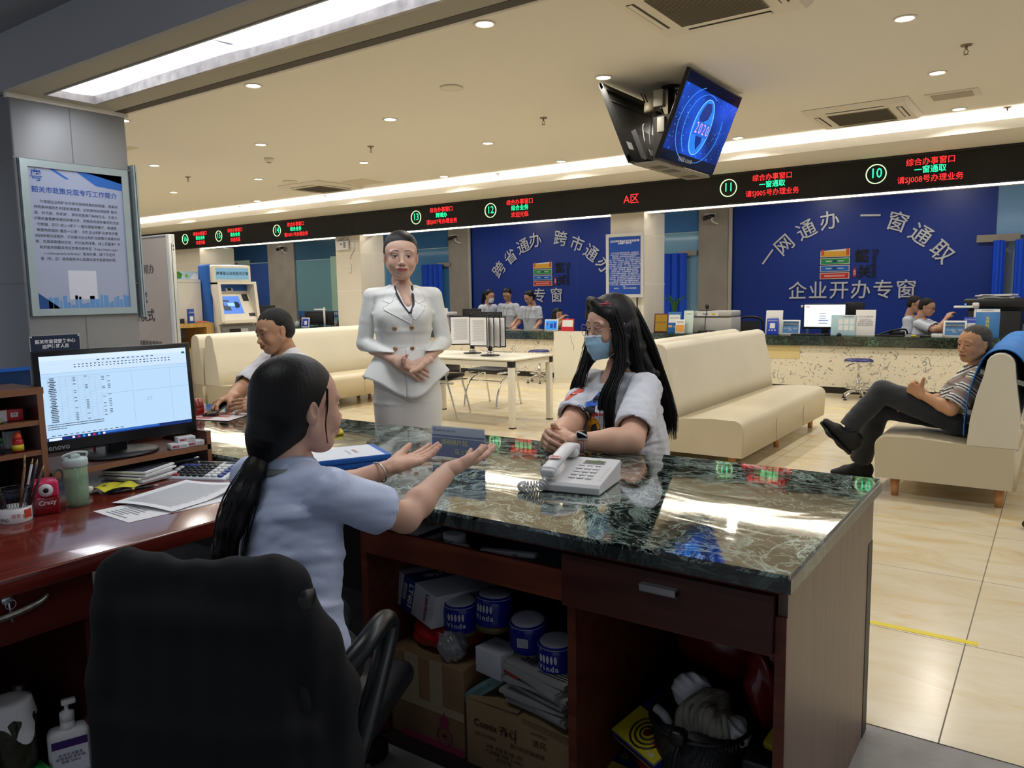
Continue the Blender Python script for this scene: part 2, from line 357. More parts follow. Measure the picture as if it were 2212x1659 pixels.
for x in(-14.6,-11.35,-6.6,-4.6,-2.7,-0.4):MB().use(mat('panel_gap','#050505',rough=0.6)).box(x,x+0.006,10.798,10.80,2.58,2.95).build('seam',lb)
SILV=mat('silver_letter','#c4c6ca',rough=0.35,metal=0.25)
def arc_text(chars,pts,size,y,lab,cat='sign',grp=None):
 o=thing('wall_lettering',lab,cat,(pts[0][0],y,pts[0][1]))
 for ch,(x,z,a)in zip(chars,pts):
  MB().use(SILV).text(ch,size,frame((x,y,z),(math.cos(a),0,math.sin(a)),(-math.sin(a),0,math.cos(a))),bold=0.007,ext=0.012).build('character',o)
 return o
def arc_pts(xs,cx,zc,r):return[(x,zc+math.sqrt(max(r*r-(x-cx)**2,0)),-math.asin((x-cx)/r))for x in xs]
WY=13.985
arc_text('一网通办一窗通取',[(-4.27,1.93,0.95),(-4.0,2.13,0.72),(-3.64,2.36,0.45),(-3.27,2.49,0.14),(-2.64,2.52,-0.06),(-2.24,2.40,-0.32),(-1.90,2.18,-0.6),(-1.60,1.90,-0.78)],0.33,WY,'arched silver characters on the right blue wall')
arc_text('企业开办专窗',[(-3.77+0.34*i,1.325,0)for i in range(6)],0.32,WY,'straight row of six silver characters under the right emblem')
arc_text('跨省通办跨市通办',[(-10.14,1.90,0.85),(-9.83,2.16,0.62),(-9.50,2.37,0.36),(-9.19,2.475,0.10),(-8.57,2.48,-0.14),(-8.18,2.35,-0.38),(-7.86,2.16,-0.62),(-7.57,1.90,-0.9)],0.33,WY,'arched silver characters on the left blue wall')
arc_text('专窗',[(-9.10,1.315,0),(-8.68,1.315,0)],0.32,WY,'pair of silver characters under the left emblem')
def emblem(x,z,lab):
 g=thing('emblem',lab,'emblem',(x,WY,z));y=WY
 wr=mat('emblem_white','#d8d4c8',rough=0.4)
 cols=['#d9a02c','#1d8a4c','#1c62b8','#c22a2a']
 w=0.235
 for i,c in enumerate(cols):
  z1=z+0.235-i*0.122;z0=z1-0.105
  b=MB().use(wr).prism([(x-w,z0),(x+w,z0),(x+w,z1+(0.03 if i==0 else 0)),(x-w,z1-(0.0 if i else 0.0))],y-0.006,y,1)
  b.use(mat('emblem_%d'%i,c,rough=0.4)).box(x-w+0.012,x+w-0.012,y-0.010,y-0.005,z0+0.010,z1-0.010)
  if i==0:b.use(mat('emblem_r','#c2532a')).box(x-w+0.012,x-w+0.06,y-0.011,y-0.005,z0+0.03,z1+0.02).box(x+w-0.06,x+w-0.012,y-0.011,y-0.005,z0+0.02,z1+0.03)
  if i in(1,2):b.use(wr).box(x-0.14,x-0.05,y-0.012,y-0.005,z0+0.045,z0+0.06).box(x+0.05,x+0.14,y-0.012,y-0.005,z0+0.045,z0+0.06);b.use(mat('emblem_dk','#123a70')).box(x-0.03,x+0.03,y-0.012,y-0.005,z0+0.035,z0+0.075)
  if i==3:b.use(wr).box(x-0.16,x+0.16,y-0.012,y-0.005,z0+0.04,z0+0.065);b.use(mat('emblem_%d'%i,c)).box(x-0.15,x+0.15,y-0.013,y-0.005,z0+0.047,z0+0.058)
  b.build('band',g)
 blk=mat('ink_black','#0b0b10',rough=0.5)
 MB().use(blk).text('韶',0.22,face_y(x+0.42,y,z+0.12),bold=0.02,ext=0.004).text('关',0.22,face_y(x+0.46,y,z-0.14),bold=0.02,ext=0.004).text('Shaoguan',0.125,frame((x+0.62,y,z),(0,0,-1),(1,0,0)),bold=0.012,ext=0.004).build('lettering',g)
 MB().use(mat('seal_red','#b01f2c',rough=0.5)).box(x+0.29,x+0.34,y-0.006,y,z-0.21,z-0.07).use(wr).text('善\n美',0.04,face_y(x+0.315,y-0.007,z-0.14)).build('seal',g)
emblem(-3.17,1.77,'four-coloured pavilion emblem with black characters on the right blue wall')
emblem(-9.02,1.77,'four-coloured pavilion emblem with black characters on the left blue wall')
# ================================================================ CEILING FITTINGS
s_=(ZC-1.37)/1.63
GLOW=mat('downlight_glow','#ffffff',emit='#fff4e0',es=22)
XS=[(-11.15,'far left'),(-9.11,''),(-7.07,''),(-5.18,''),(-2.95,''),(-0.875,'')]
YS=[(3.96,'nearest'),(5.46,'second'),(6.965,'third'),(8.48,'farthest')]
first=None
rowname=['nearest row','second row','third row','farthest row by the cove']
colname=['sixth from the right','fifth from the right','fourth from the right','third from the right','second from the right','rightmost']
for j,(y,_)in enumerate(YS):
 for i,(x,_)in enumerate(XS):
  X,Y=x*s_,y*s_
  if(i,j)==(5,0):continue
  if first is None:
   t=thing('downlight','','downlight',(X,Y,ZC))
   MB().lathe([(0.075,0),(0.078,-0.006),(0.060,-0.008),(0.056,-0.002)],n=28).build('trim_ring',t,LIPP,world=False)
   MB().lathe([(0.001,-0.003),(0.056,-0.0031)],n=28).build('lens',t,GLOW,world=False)
   first=t;o=t
  else:o=dup(first,(X,Y,ZC))
  o['label']='round recessed ceiling downlight in the %s, %s'%(rowname[j],colname[i]);o['group']='downlights in the hall ceiling'
  lamp('downlight_lamp','AREA',(X,Y,ZC-0.012),13.0,WARM,0.11,spread=R(150))
for X in(2.2,-15.2,-18.0):
 for y,_ in YS:lamp('downlight_lamp','AREA',(X,y*s_,ZC-0.012),13.0,WARM,0.11,spread=R(150))
for X in(-17.5,-14.5,-10.0,-7.8,-3.6,-1.6,1.5):lamp('counter_lamp','AREA',(X,12.4,ZC-0.02),17,WARM,0.3,0.3)
lamp('cove_lamp','AREA',(-9,9.98,3.03),640,(1.0,0.96,0.88),34,0.06,rot=(PI,0,0))
ACW=mat('ac_white','#d8d2c4',rough=0.5);ACD=mat('ac_dark','#3b362e',rough=0.6)
def cassette(label,x,y,L=0.95,grille='#8d8371',W2=None,rz=0):
 t=thing('air_conditioner',label,'air conditioner',(x,y,ZC),rz);W2=W2 or L;a,b2=L/2,W2/2
 m=MB().use(ACW)
 m.add([(-a,-b2,-0.004),(a,-b2,-0.004),(a,b2,-0.004),(-a,b2,-0.004),(-a*.93,-b2*.93,-0.045),(a*.93,-b2*.93,-0.045),(a*.93,b2*.93,-0.045),(-a*.93,b2*.93,-0.045)],[(0,1,5,4),(1,2,6,5),(2,3,7,6),(3,0,4,7),(4,5,6,7)],False)
 m.build('panel',t,world=False)
 g=MB().use(mat('ac_grille_'+grille,grille,rough=0.7)).box(-a*.58,a*.58,-b2*.58,b2*.58,-0.052,-0.046);g.use(mat('ac_grille_line','#5a5346',rough=0.7))
 for i in range(27):yy=-b2*.56+b2*1.12*i/26;g.box(-a*.57,a*.57,yy-0.004,yy+0.004,-0.055,-0.051)
 g.build('grille',t,world=False)
 for k in range(4):
  M=Matrix.Rotation(k*PI/2,4,'Z');half=(a if k%2==0 else b2)*.55;d=(b2 if k%2==0 else a)*.78
  q=MB();q.T=M;q.use(ACD).box(-half,half,d-0.025,d+0.03,-0.047,-0.0455).use(ACW).box(-half,half,d-0.012,d+0.02,-0.052,-0.049)
  q.build('louver',t,world=False)
 return t
cassette('large ceiling air conditioner with a lined grille cut by the top edge of the photo',-1.88,4.82,1.0)
cassette('ceiling air conditioner with open curved flaps beside the hanging screens',-1.79,8.9,0.98)
cassette('far ceiling air conditioner above windows 13 and 14',-9.98,8.85,0.98)
def fit(name,label,cat,x,y,mb,group=None):
 o=mb.build(name,None);o.location=(x,y,ZC);tag(o,label,cat,group);return o
o=MB().use(ACW).box(-0.22,0.22,-0.17,0.17,-0.012,0).use(mat('vent_in','#a59c8a',rough=0.6)).box(-0.17,0.17,-0.12,0.12,-0.016,-0.011)
fit('ceiling_vent','rectangular air vent in the ceiling at the far right','vent',-0.95,8.63,o)
fit('access_hatch','square access hatch in the ceiling beside the far air conditioner','hatch',-9.13,8.95,MB().use(mat('hatch','#c9c0ae',rough=0.8)).box(-0.25,0.25,-0.25,0.25,-0.006,0))
fit('access_hatch','pale access hatch in the ceiling right beside the near pillar','hatch',-9.35,4.95,MB().use(mat('hatch2','#c9bfa9',rough=0.8)).box(-0.3,0.3,-0.3,0.3,-0.004,0))
sp=lambda r:MB().use(ACW).lathe([(r,0),(r,-0.012),(r*.9,-0.016),(0.001,-0.016)],n=32)
fit('ceiling_speaker','round flat ceiling speaker near the middle of the ceiling','speaker',-4.45,5.47,sp(0.1))
fit('ceiling_speaker','round flat ceiling speaker beside the far air conditioner','speaker',-9.9,8.15,sp(0.11))
b=MB().use(ACW).lathe([(0.06,0),(0.06,-0.02),(0.045,-0.05),(0.02,-0.055),(0.001,-0.055)],n=20).use(ACD).lathe([(0.03,-0.0555),(0.001,-0.056)],n=16)
fit('smoke_detector','small domed smoke detector left of the far air conditioner','smoke detector',-8.49,6.67,b)
spr=None
for k,(x,y,l)in enumerate(((-4.47,6.98,'left of the hanging screens'),(-6.92,6.94,'above the masked woman, in the middle of the ceiling'),(-10.64,6.89,'in the left part of the ceiling'),(-0.69,6.97,'at the upper right'),(-0.56,9.62,'by the cove at the far right'),(-7.03,9.7,'by the cove, straight above the number 12'),(-10.84,9.7,'by the cove between the numbers 13 and 14'),(-13.3,9.7,'by the cove above the number 14, farthest left'))):
 if spr is None:
  CU=mat('sprinkler_metal','#8d7a66',rough=0.35,metal=0.9)
  o=thing('sprinkler','','sprinkler',(x,y,ZC));spr=o
  MB().use(CU).lathe([(0.04,0),(0.038,-0.008),(0.012,-0.012)],n=20).build('escutcheon',o,world=False)
  MB().use(CU).cyl((0,0,0),(0,0,-0.035),0.009).tube([(-0.004,0,-0.03),(-0.016,0,-0.05),(-0.004,0,-0.068)],0.003,6).tube([(0.004,0,-0.03),(0.016,0,-0.05),(0.004,0,-0.068)],0.003,6).lathe([(0.001,-0.068),(0.02,-0.07),(0.001,-0.073)],n=12).build('head',o,world=False)
 else:o=dup(spr,(x,y,ZC))
 o['label']='small metal fire sprinkler '+l;o['group']='fire sprinklers in the ceiling'
# ================================================================ NEAR COUNTER AND DESK
def marble_mat(name,base='#0b110e',v1='#8aa396',scale=1.0,rough=0.06,coat=0.0,bump=0.0,spec=0.9):
 m=mat(name,base,rough=rough,spec=spec,coat=coat);ns,lk,pb=nodes(m);pb.inputs['IOR'].default_value=1.6
 tc=ns.new('ShaderNodeTexCoord')
 def ridge(sc,dist,w,det=8):
  n=ns.new('ShaderNodeTexNoise');n.inputs['Scale'].default_value=sc*scale;n.inputs['Detail'].default_value=det;n.inputs['Distortion'].default_value=dist;n.inputs['Roughness'].default_value=0.62
  lk.new(tc.outputs['Object'],n.inputs['Vector'])
  a=ns.new('ShaderNodeMath');a.operation='SUBTRACT';a.inputs[1].default_value=0.5;lk.new(n.outputs['Fac'],a.inputs[0])
  b=ns.new('ShaderNodeMath');b.operation='ABSOLUTE';lk.new(a.outputs[0],b.inputs[0])
  r=ns.new('ShaderNodeMapRange');r.inputs['From Min'].default_value=0;r.inputs['From Max'].default_value=w;r.inputs['To Min'].default_value=1;r.inputs['To Max'].default_value=0
  lk.new(b.outputs[0],r.inputs[0]);return r.outputs[0]
 def mul(a,b):
  n=ns.new('ShaderNodeMath');n.operation='MULTIPLY'
  for i,v in enumerate((a,b)):
   if isinstance(v,float):n.inputs[i].default_value=v
   else:lk.new(v,n.inputs[i])
  return n.outputs[0]
 n2=ns.new('ShaderNodeTexNoise');n2.inputs['Scale'].default_value=2.2*scale;n2.inputs['Detail'].default_value=3;lk.new(tc.outputs['Object'],n2.inputs['Vector'])
 rm=ns.new('ShaderNodeMapRange');rm.inputs['From Min'].default_value=0.38;rm.inputs['From Max'].default_value=0.62;lk.new(n2.outputs['Fac'],rm.inputs[0])
 a=mul(ridge(3.6,2.0,0.036),rm.outputs[0]);b=mul(ridge(7.5,2.6,0.024),0.50);c=mul(ridge(1.9,1.6,0.009),0.8)
 m1=ns.new('ShaderNodeMath');m1.operation='MAXIMUM';lk.new(a,m1.inputs[0]);lk.new(b,m1.inputs[1])
 m2=ns.new('ShaderNodeMath');m2.operation='MAXIMUM';lk.new(m1.outputs[0],m2.inputs[0]);lk.new(c,m2.inputs[1])
 mx=ns.new('ShaderNodeMixRGB');lk.new(m2.outputs[0],mx.inputs[0]);mx.inputs[1].default_value=(*lin(base),1);mx.inputs[2].default_value=(*lin(v1),1)
 lk.new(mx.outputs[0],pb.inputs['Base Color'])
 if bump:
  n=ns.new('ShaderNodeTexNoise');n.inputs['Scale'].default_value=3.2;n.inputs['Detail'].default_value=2.5;n.inputs['Distortion'].default_value=0.8
  mp=ns.new('ShaderNodeMapping');mp.inputs['Scale'].default_value=(0.8,1.6,1);lk.new(tc.outputs['Object'],mp.inputs[0]);lk.new(mp.outputs[0],n.inputs['Vector'])
  bp=ns.new('ShaderNodeBump');bp.inputs['Strength'].default_value=bump;bp.inputs['Distance'].default_value=0.01;lk.new(n.outputs['Fac'],bp.inputs['Height']);lk.new(bp.outputs[0],pb.inputs['Normal'])
 return m
MARB=marble_mat('green_marble_top',base='#121a17',v1='#b9d0c2',coat=0.75,bump=0.13,spec=0.8,rough=0.05)
MARBE=marble_mat('green_marble_edge',base='#050807',v1='#4a5e54',rough=0.3)
def wood_mat(name,c1,c2,rough=0.3,scale=(1,14,14),coat=0.0):
 m=mat(name,c1,rough=rough,coat=coat);ns,lk,pb=nodes(m)
 tc=ns.new('ShaderNodeTexCoord');mp=ns.new('ShaderNodeMapping');mp.inputs['Scale'].default_value=scale;lk.new(tc.outputs['Object'],mp.inputs[0])
 n=ns.new('ShaderNodeTexNoise');n.inputs['Scale'].default_value=2;n.inputs['Detail'].default_value=6;n.inputs['Distortion'].default_value=0.6;lk.new(mp.outputs[0],n.inputs['Vector'])
 r=ns.new('ShaderNodeValToRGB');r.color_ramp.elements[0].position=0.35;r.color_ramp.elements[0].color=(*lin(c1),1);r.color_ramp.elements[1].position=0.68;r.color_ramp.elements[1].color=(*lin(c2),1)
 lk.new(n.outputs['Fac'],r.inputs[0]);lk.new(r.outputs[0],pb.inputs['Base Color']);return m
WOODX=wood_mat('counter_wood','#4b2114','#65301f',0.38)
WOODZ=wood_mat('counter_end_wood','#5f4a3e','#6f584a',0.4,(14,14,1))
WOODD=wood_mat('drawer_wood','#35160f','#43201a',0.4)
REDW=wood_mat('desk_wood','#5e1c14','#6f2a1f',0.17,(14,1,14),0.3)
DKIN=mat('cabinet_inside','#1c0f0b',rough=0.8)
ALU=mat('aluminium','#c9ccd2',rough=0.3,metal=0.9)
CHROME=mat('chrome','#d4d4d4',rough=0.12,metal=1.0)
ct=thing('service_counter','near service counter with a polished dark green marble top and brown wooden body','counter',(-1.2,2.04,0))
poly=[(-4.55,1.70),(-1.95,1.70),(-1.95,1.56),(-0.425,1.56),(-0.425,2.53),(-4.55,2.53)]
MB().use(MARB).prism(poly,0.757,0.795,2).build('worktop',ct)
MB().use(MARBE).prism([(a+(0.006 if a>-1 else 0),b-(0.001 if b<2 else-0.001))for a,b in poly],0.7555,0.785,2).build('worktop_edge',ct)
b=MB().use(WOODX).box(-1.90,-0.445,1.595,1.615,0.738,0.757).box(-4.5,-1.95,1.74,1.76,0.60,0.757)
b.build('apron',ct)
MB().use(WOODZ).box(-0.455,-0.435,1.60,2.50,0,0.757).use(WOODX).box(-0.458,-0.4345,1.592,1.601,0,0.69).use(mat('kick_dark','#151210',rough=0.5)).box(-0.4349,-0.4335,2.44,2.501,0,0.61).build('end_panel',ct)
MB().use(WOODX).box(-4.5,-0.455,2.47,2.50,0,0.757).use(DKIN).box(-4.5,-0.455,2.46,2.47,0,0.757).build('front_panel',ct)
MB().use(WOODX).box(-0.972,-0.948,1.60,2.46,0,0.70).build('divider',ct)
MB().use(WOODX).box(-1.70,-1.675,1.60,2.46,0,0.70).build('divider',ct)
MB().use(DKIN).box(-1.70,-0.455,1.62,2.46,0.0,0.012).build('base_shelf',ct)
d=MB().use(WOODD).box(-0.972,-0.46,1.575,1.597,0.61,0.738).use(WOODX).box(-0.974,-0.458,1.58,1.60,0.605,0.612).build('drawer',ct)
h=MB().use(ALU)
h.prism([(1.574,0.690),(1.566,0.690),(1.558,0.696),(1.556,0.712),(1.574,0.712),(1.574,0.708),(1.560,0.707),(1.561,0.697),(1.567,0.694),(1.574,0.694)],-0.755,-0.668,0)
h.build('handle',d)
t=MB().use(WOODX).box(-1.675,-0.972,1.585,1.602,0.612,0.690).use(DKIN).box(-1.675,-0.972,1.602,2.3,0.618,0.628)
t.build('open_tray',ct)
dk=thing('staff_desk','dark red wooden staff desk with a locked drawer at the lower left','desk',(-2.4,1.0,0))
MB().use(REDW).rbox(-3.25,-1.925,-0.1,1.695,0.705,0.75,r=0.004,n=2).build('desktop',dk)
MB().use(mat('desk_edge_line','#a8735a',rough=0.4)).box(-1.9255,-1.924,-0.1,1.695,0.746,0.7485).build('edge_band',dk)
b=MB().use(wood_mat('desk_side','#3a120d','#471a14',0.35,(14,14,1))).box(-2.9,-1.97,0.91,0.935,0,0.705).box(-2.9,-1.97,0.0,0.025,0,0.705).box(-2.9,-2.88,0.025,0.91,0,0.705)
b.build('side_panel',dk)
dw=MB().use(wood_mat('desk_drawer','#4a150f','#591d16',0.3,(14,1,14))).box(-1.97,-1.952,0.03,0.93,0.585,0.704).build('drawer',dk)
b=MB().use(mat('old_chrome','#8f8d85',rough=0.35,metal=0.8,noise=(60,0.5)))
b.tube(smooth_path([(-1.952,0.60,0.668),(-1.932,0.63,0.664),(-1.925,0.71,0.660),(-1.932,0.79,0.668),(-1.950,0.82,0.676)],6),0.0075,8)
b.build('handle',dw)
b=MB().use(ALU).lathe([(0.012,0),(0.012,0.006),(0.001,0.007)],n=16)
o=b.build('lock',dw,world=False);o.location=dw.matrix_world.inverted()@Vector((0,0,0));o.matrix_world=Matrix.Identity(4)
o.parent=None;o.parent=dw;o.location=Vector((-1.952,0.735,0.692))-mw(dw).translation;o.rotation_euler=(0,PI/2,0)
MB().use(ALU).tube([(-1.944+0.0*math.cos(a),0.74+0.011*math.cos(a),0.680+0.011*math.sin(a))for a in[2*PI*i/14 for i in range(14)]],0.0012,5,True).tube([(-1.944,0.735,0.692),(-1.942,0.737,0.668),(-1.941,0.739,0.640)],0.0022,5).build('key_ring',dw)
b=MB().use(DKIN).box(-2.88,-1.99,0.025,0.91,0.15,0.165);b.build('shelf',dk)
def lathe_thing(name,label,cat,loc,parts,group=None,n=24):
 t=thing(name,label,cat,loc,0,group)
 for pn,m,prof,kw in parts:MB().use(m).lathe(prof,n=n,**kw).build(pn,t,world=False)
 return t
WHITE=mat('white_plastic','#dedede',rough=0.35);BLK=mat('black_plastic','#0c0c0e',rough=0.4);DGREY=mat('dark_grey_plastic','#1b1c1f',rough=0.45)
PAPER=mat('paper','#e9e9ea',rough=0.85);INK=mat('print_ink','#26262a',rough=0.8);BLUEP=mat('print_blue','#1c4fa8',rough=0.5)
t=thing('glass_jar','glass jar with a white paper cover tied over its mouth, under the desk','jar',(-2.07,0.765,0.225))
MB().use(mat('jar_glass','#3e3d2e',rough=0.15,noise=(40,0.6))).lathe([(0.05,0),(0.052,0.01),(0.052,0.13),(0.045,0.155),(0.044,0.17)],n=24).build('jar',t,world=False)
def fn(u,v):
 a=2*PI*u;r=0.046*(v/0.3)if v<0.3 else 0.047+0.006*(v-0.3)*math.sin(a*5)+0.012*(v-0.3)
 z=0.178 if v<0.3 else 0.178-(v-0.3)*(0.11+0.04*math.sin(a*3+1))
 return(math.cos(a)*r,math.sin(a)*r,z)
MB().use(PAPER).grid(fn,48,12).build('paper_cover',t,world=False)
MB().use(mat('green_box','#178a35',rough=0.5)).box(-2.16,-2.0,0.68,0.80,0.166,0.225)
o=MB().use(mat('green_box','#178a35',rough=0.5)).rbox(-2.16,-2.0,0.70,0.815,0.166,0.224,r=0.003).build('green_box',None);tag(o,'bright green carton under the covered glass jar','box')
t=thing('spray_bottle','grey bottle with a silver spray top behind the sanitizer, under the desk','bottle',(-2.22,0.845,0.166))
MB().use(mat('grey_blue','#5d6070',rough=0.4)).lathe([(0.035,0),(0.036,0.12),(0.03,0.145),(0.014,0.155)],n=20).build('bottle',t,world=False)
MB().use(ALU).lathe([(0.03,0.146),(0.022,0.158),(0.014,0.16),(0.014,0.195),(0.006,0.198)],n=20).build('spray_top',t,world=False)
t=thing('sanitizer_bottle','white pump bottle with a purple and grey label under the desk','bottle',(-2.02,0.872,0.166),R(68))
MB().use(WHITE).rbox(-0.048,0.048,-0.028,0.028,0,0.13,r=0.018,n=4).lathe([(0.02,0.125),(0.017,0.135),(0.016,0.15)],n=20).build('bottle',t,world=False)
MB().use(WHITE).lathe([(0.017,0.148),(0.017,0.168),(0.012,0.172),(0.005,0.174),(0.005,0.19)],n=18).rbox(-0.011,0.022,-0.009,0.009,0.188,0.202,r=0.004).build('pump',t,world=False)
MB().use(mat('label_purple','#3b1366',rough=0.5)).box(-0.040,0.040,-0.0295,-0.0282,0.088,0.108).use(mat('label_pale','#d8d6e0',rough=0.5)).box(-0.040,0.040,-0.0293,-0.0282,0.02,0.088).use(INK).text('免洗手消毒液\n使用说明 医护级\n规格 500ml',0.009,frame((0,-0.0295,0.06),(1,0,0),(0,0,1))).build('label',t,world=False)
SHW=wood_mat('shelf_wood','#4a261a','#5c3325',0.35,(1,14,14));SHE=mat('shelf_edge','#8a5d40',rough=0.5)
su=thing('desk_shelf','small brown wooden desk shelf unit packed with bottles and boxes at the far left','shelf',(-2.65,0.95,0.75))
XF,XB=-2.58,-2.80
MB().use(SHW).box(XB,XF-0.002,0.55,1.128,1.088,1.108).use(SHE).box(XF-0.002,XF,0.55,1.128,1.088,1.1085).build('top_board',su)
MB().use(SHW).box(XB,XF-0.002,1.108,1.125,0.75,1.088).use(SHE).box(XF-0.002,XF,1.108,1.1255,0.75,1.088).build('side_panel',su)
MB().use(SHW).box(XB,XF-0.002,0.55,0.567,0.75,1.088).build('side_panel',su)
for z in(0.992,0.898):MB().use(SHW).box(XB,XF-0.004,0.567,1.108,z,z+0.015).use(SHE).box(XF-0.004,XF-0.002,0.567,1.108,z,z+0.0155).build('shelf_board',su)
MB().use(mat('shelf_back','#1d110d',rough=0.7)).box(XB,XB+0.006,1.0,1.108,0.76,1.086).build('back_panel',su)
rs=thing('monitor_riser','brown wooden monitor riser on the desk with a small side compartment','riser',(-2.7,1.4,0.75))
RX=-2.565
MB().use(SHW).box(-2.84,RX-0.002,1.127,1.685,0.818,0.836).use(SHE).box(RX-0.002,RX,1.127,1.685,0.818,0.8365).build('top_board',rs)
MB().use(SHW).box(-2.84,RX-0.002,1.672,1.688,0.75,0.886).use(SHE).box(RX-0.002,RX,1.672,1.6885,0.75,0.886).build('side_panel',rs)
MB().use(SHW).box(-2.84,RX-0.002,1.127,1.143,0.75,0.818).build('side_panel',rs)
MB().use(SHW).box(-2.84,-2.825,1.52,1.688,0.75,0.886).build('back_panel',rs)
mo=thing('computer_monitor','black widescreen monitor on the near desk showing a spreadsheet','monitor',(-2.70,1.40,0.836))
mc=frame((-2.655,1.16,0.921),(math.cos(1.489),math.sin(1.489),0),(-0.061*math.sin(1.489),0.061*math.cos(1.489),1))
MW_,MH=0.490,0.2756
q=MB();q.T=mc;q.use(mat('bezel_black','#08080a',rough=0.35)).rbox(-0.018,MW_+0.018,-0.038,MH+0.018,-0.035,-0.002,r=0.004)
q.rbox(0.08,MW_-0.08,0.02,MH-0.03,-0.06,-0.03,r=0.01)
q.build('housing',mo)
SCR=mat('screen_white','#0a0a0a',rough=0.3,emit='#b9d9f8',es=0.78)
def em(name,c,s):return mat(name,'#050505',rough=0.3,emit=c,es=s)
q=MB();q.T=mc
def srect(b,m,x0,x1,y0,y1,z):b.use(m);b.add([(x0*MW_,(1-y1)*MH,z),(x1*MW_,(1-y1)*MH,z),(x1*MW_,(1-y0)*MH,z),(x0*MW_,(1-y0)*MH,z)],[(0,1,2,3)],False)
srect(q,SCR,0,1,0,1,-0.0015)
scr=q.build('screen',mo)
q=MB();q.T=mc
srect(q,em('ui_bar','#cfe3f4',0.85),0,1,0,0.055,-0.0012);srect(q,em('ui_ribbon','#c3daf6',0.85),0,1,0.055,0.20,-0.0012)
srect(q,em('ui_green','#0f7a50',0.6),0.965,0.99,0.05,0.075,-0.001)
srect(q,em('ui_task','#0d2f78',0.6),0,1,0.958,1.0,-0.001);srect(q,em('ui_task2','#2a6bd0',0.7),0.35,0.75,0.962,0.985,-0.0009);srect(q,em('ui_search','#dfeaf6',0.8),0.01,0.09,0.965,0.995,-0.0008)
ln=em('ui_line','#7d92ad',0.5)
for i in range(10):srect(q,ln,0.037+0.0373*i+(0.037 if i else 0),0.0376+0.0373*i+(0.037 if i else 0),0.255,0.79,-0.001)
for j in range(27):srect(q,ln,0.037,0.375,0.255+0.0205*j,0.2562+0.0205*j,-0.001)
for x in(0.585,0.862):srect(q,ln,x,x+0.0008,0.26,0.93,-0.001)
srect(q,ln,0.375,1,0.50,0.5018,-0.001);srect(q,ln,0,1,0.205,0.2065,-0.001);srect(q,ln,0,1,0.245,0.2465,-0.001)
for a in((0.68,0.715,0.60,0.602),(0.68,0.715,0.630,0.632),(0.68,0.681,0.60,0.632),(0.714,0.715,0.60,0.632)):srect(q,INK,*a,-0.001)
tk=em('ui_text','#34465c',0.25)
rnd=random.Random(3)
for j in range(26):
 w=rnd.uniform(0.035,0.06);srect(q,tk,0.058-w/2+0.01,0.058+w/2,0.260+0.0205*j,0.270+0.0205*j,-0.0009)
 for i in(3,5,8,9):
  if rnd.random()<0.55:c=0.055+0.0373*(i+1);srect(q,tk,c-0.012,c+0.006,0.262+0.0205*j,0.269+0.0205*j,-0.0009)
for j in range(3):
 for i in range(42 if j<2 else 14):srect(q,tk,0.01+i*0.0086,0.0165+i*0.0086,0.805+0.025*j,0.815+0.025*j,-0.0009)
for i in range(26):x=0.21+0.026*i;srect(q,tk,x,x+rnd.uniform(0.008,0.017),0.11,0.12,-0.0009);srect(q,tk,x,x+rnd.uniform(0.008,0.017),0.14,0.150,-0.0009)
for i in range(12):x=0.36+0.034*i;srect(q,tk,x,x+0.018,0.07,0.080,-0.0009)
for i in range(7):srect(q,em('ui_dot%d'%(i%3),('#ffffff','#d03038','#35b0e8')[i%3],0.7),0.155+0.033*i,0.170+0.033*i,0.968,0.992,-0.0008)
for i in range(13):x=0.03+0.037*i;srect(q,tk,x,x+0.022,0.935,0.943,-0.0009)
q.build('spreadsheet',scr)
q=MB();q.T=mc;q.use(mat('logo_grey','#9a9aa0',rough=0.5)).text('lenovo',0.026,Matrix.Translation((0.03,-0.021,-0.0015)),align='CENTER',bold=0.01).build('logo',mo)
q=MB().use(DGREY)
q.T=Matrix.Translation((-2.70,1.405,0));q.rbox(-0.02,0.015,-0.032,0.032,0.842,0.97,r=0.005);q.build('stand_neck',mo)
MB().use(DGREY).lathe([(0.001,0.838),(0.12,0.838),(0.122,0.841),(0.118,0.846),(0.02,0.850),(0.001,0.850)],c=(-2.70,1.405,0),n=40,sy=1.15).build('stand_base',mo)
MB().use(BLK).tube(smooth_path([(-2.72,1.47,0.92),(-2.76,1.53,0.90),(-2.78,1.50,0.855),(-2.80,1.44,0.845)]),0.0035,6).use(mat('red_cable','#b21f1f',rough=0.4)).tube(smooth_path([(-2.735,1.345,0.85),(-2.74,1.35,0.88),(-2.75,1.37,0.90)]),0.005,6).build('cable',mo)
def box_thing(name,label,cat,x,y,z,w,d,h,m,rz=0,extra=None,group=None,r=0.002):
 t=MB();t.use(m).rbox(-w/2,w/2,-d/2,d/2,0,h,r=r)
 if extra:extra(t)
 o=t.build(name,None,world=False);o.location=(x,y,z);o.rotation_euler=(0,0,rz);return tag(o,label,cat,group)
def front_text(t,s,size,x,z,y,m,sx=1):t.use(m).text(s,size,frame((x,y,z),(1,0,0),(0,0,1)),sx=sx)
REDP=mat('red_print','#b3202c',rough=0.5)
A=R(82)
CARD=mat('card_white','#d6d6d4',rough=0.7)
box_thing('small_box','small red and white carton on the upper board of the desk shelf','box',-2.66,1.055,1.0075,0.07,0.05,0.036,REDP,A,lambda t:(t.use(CARD).box(-0.0355,-0.01,-0.0252,0.025,0.0005,0.0355),t.box(0.0,0.02,-0.0256,-0.025,0.012,0.026),t.use(REDP).text('M',0.012,frame((0.01,-0.0258,0.019),(1,0,0),(0,0,1)))))
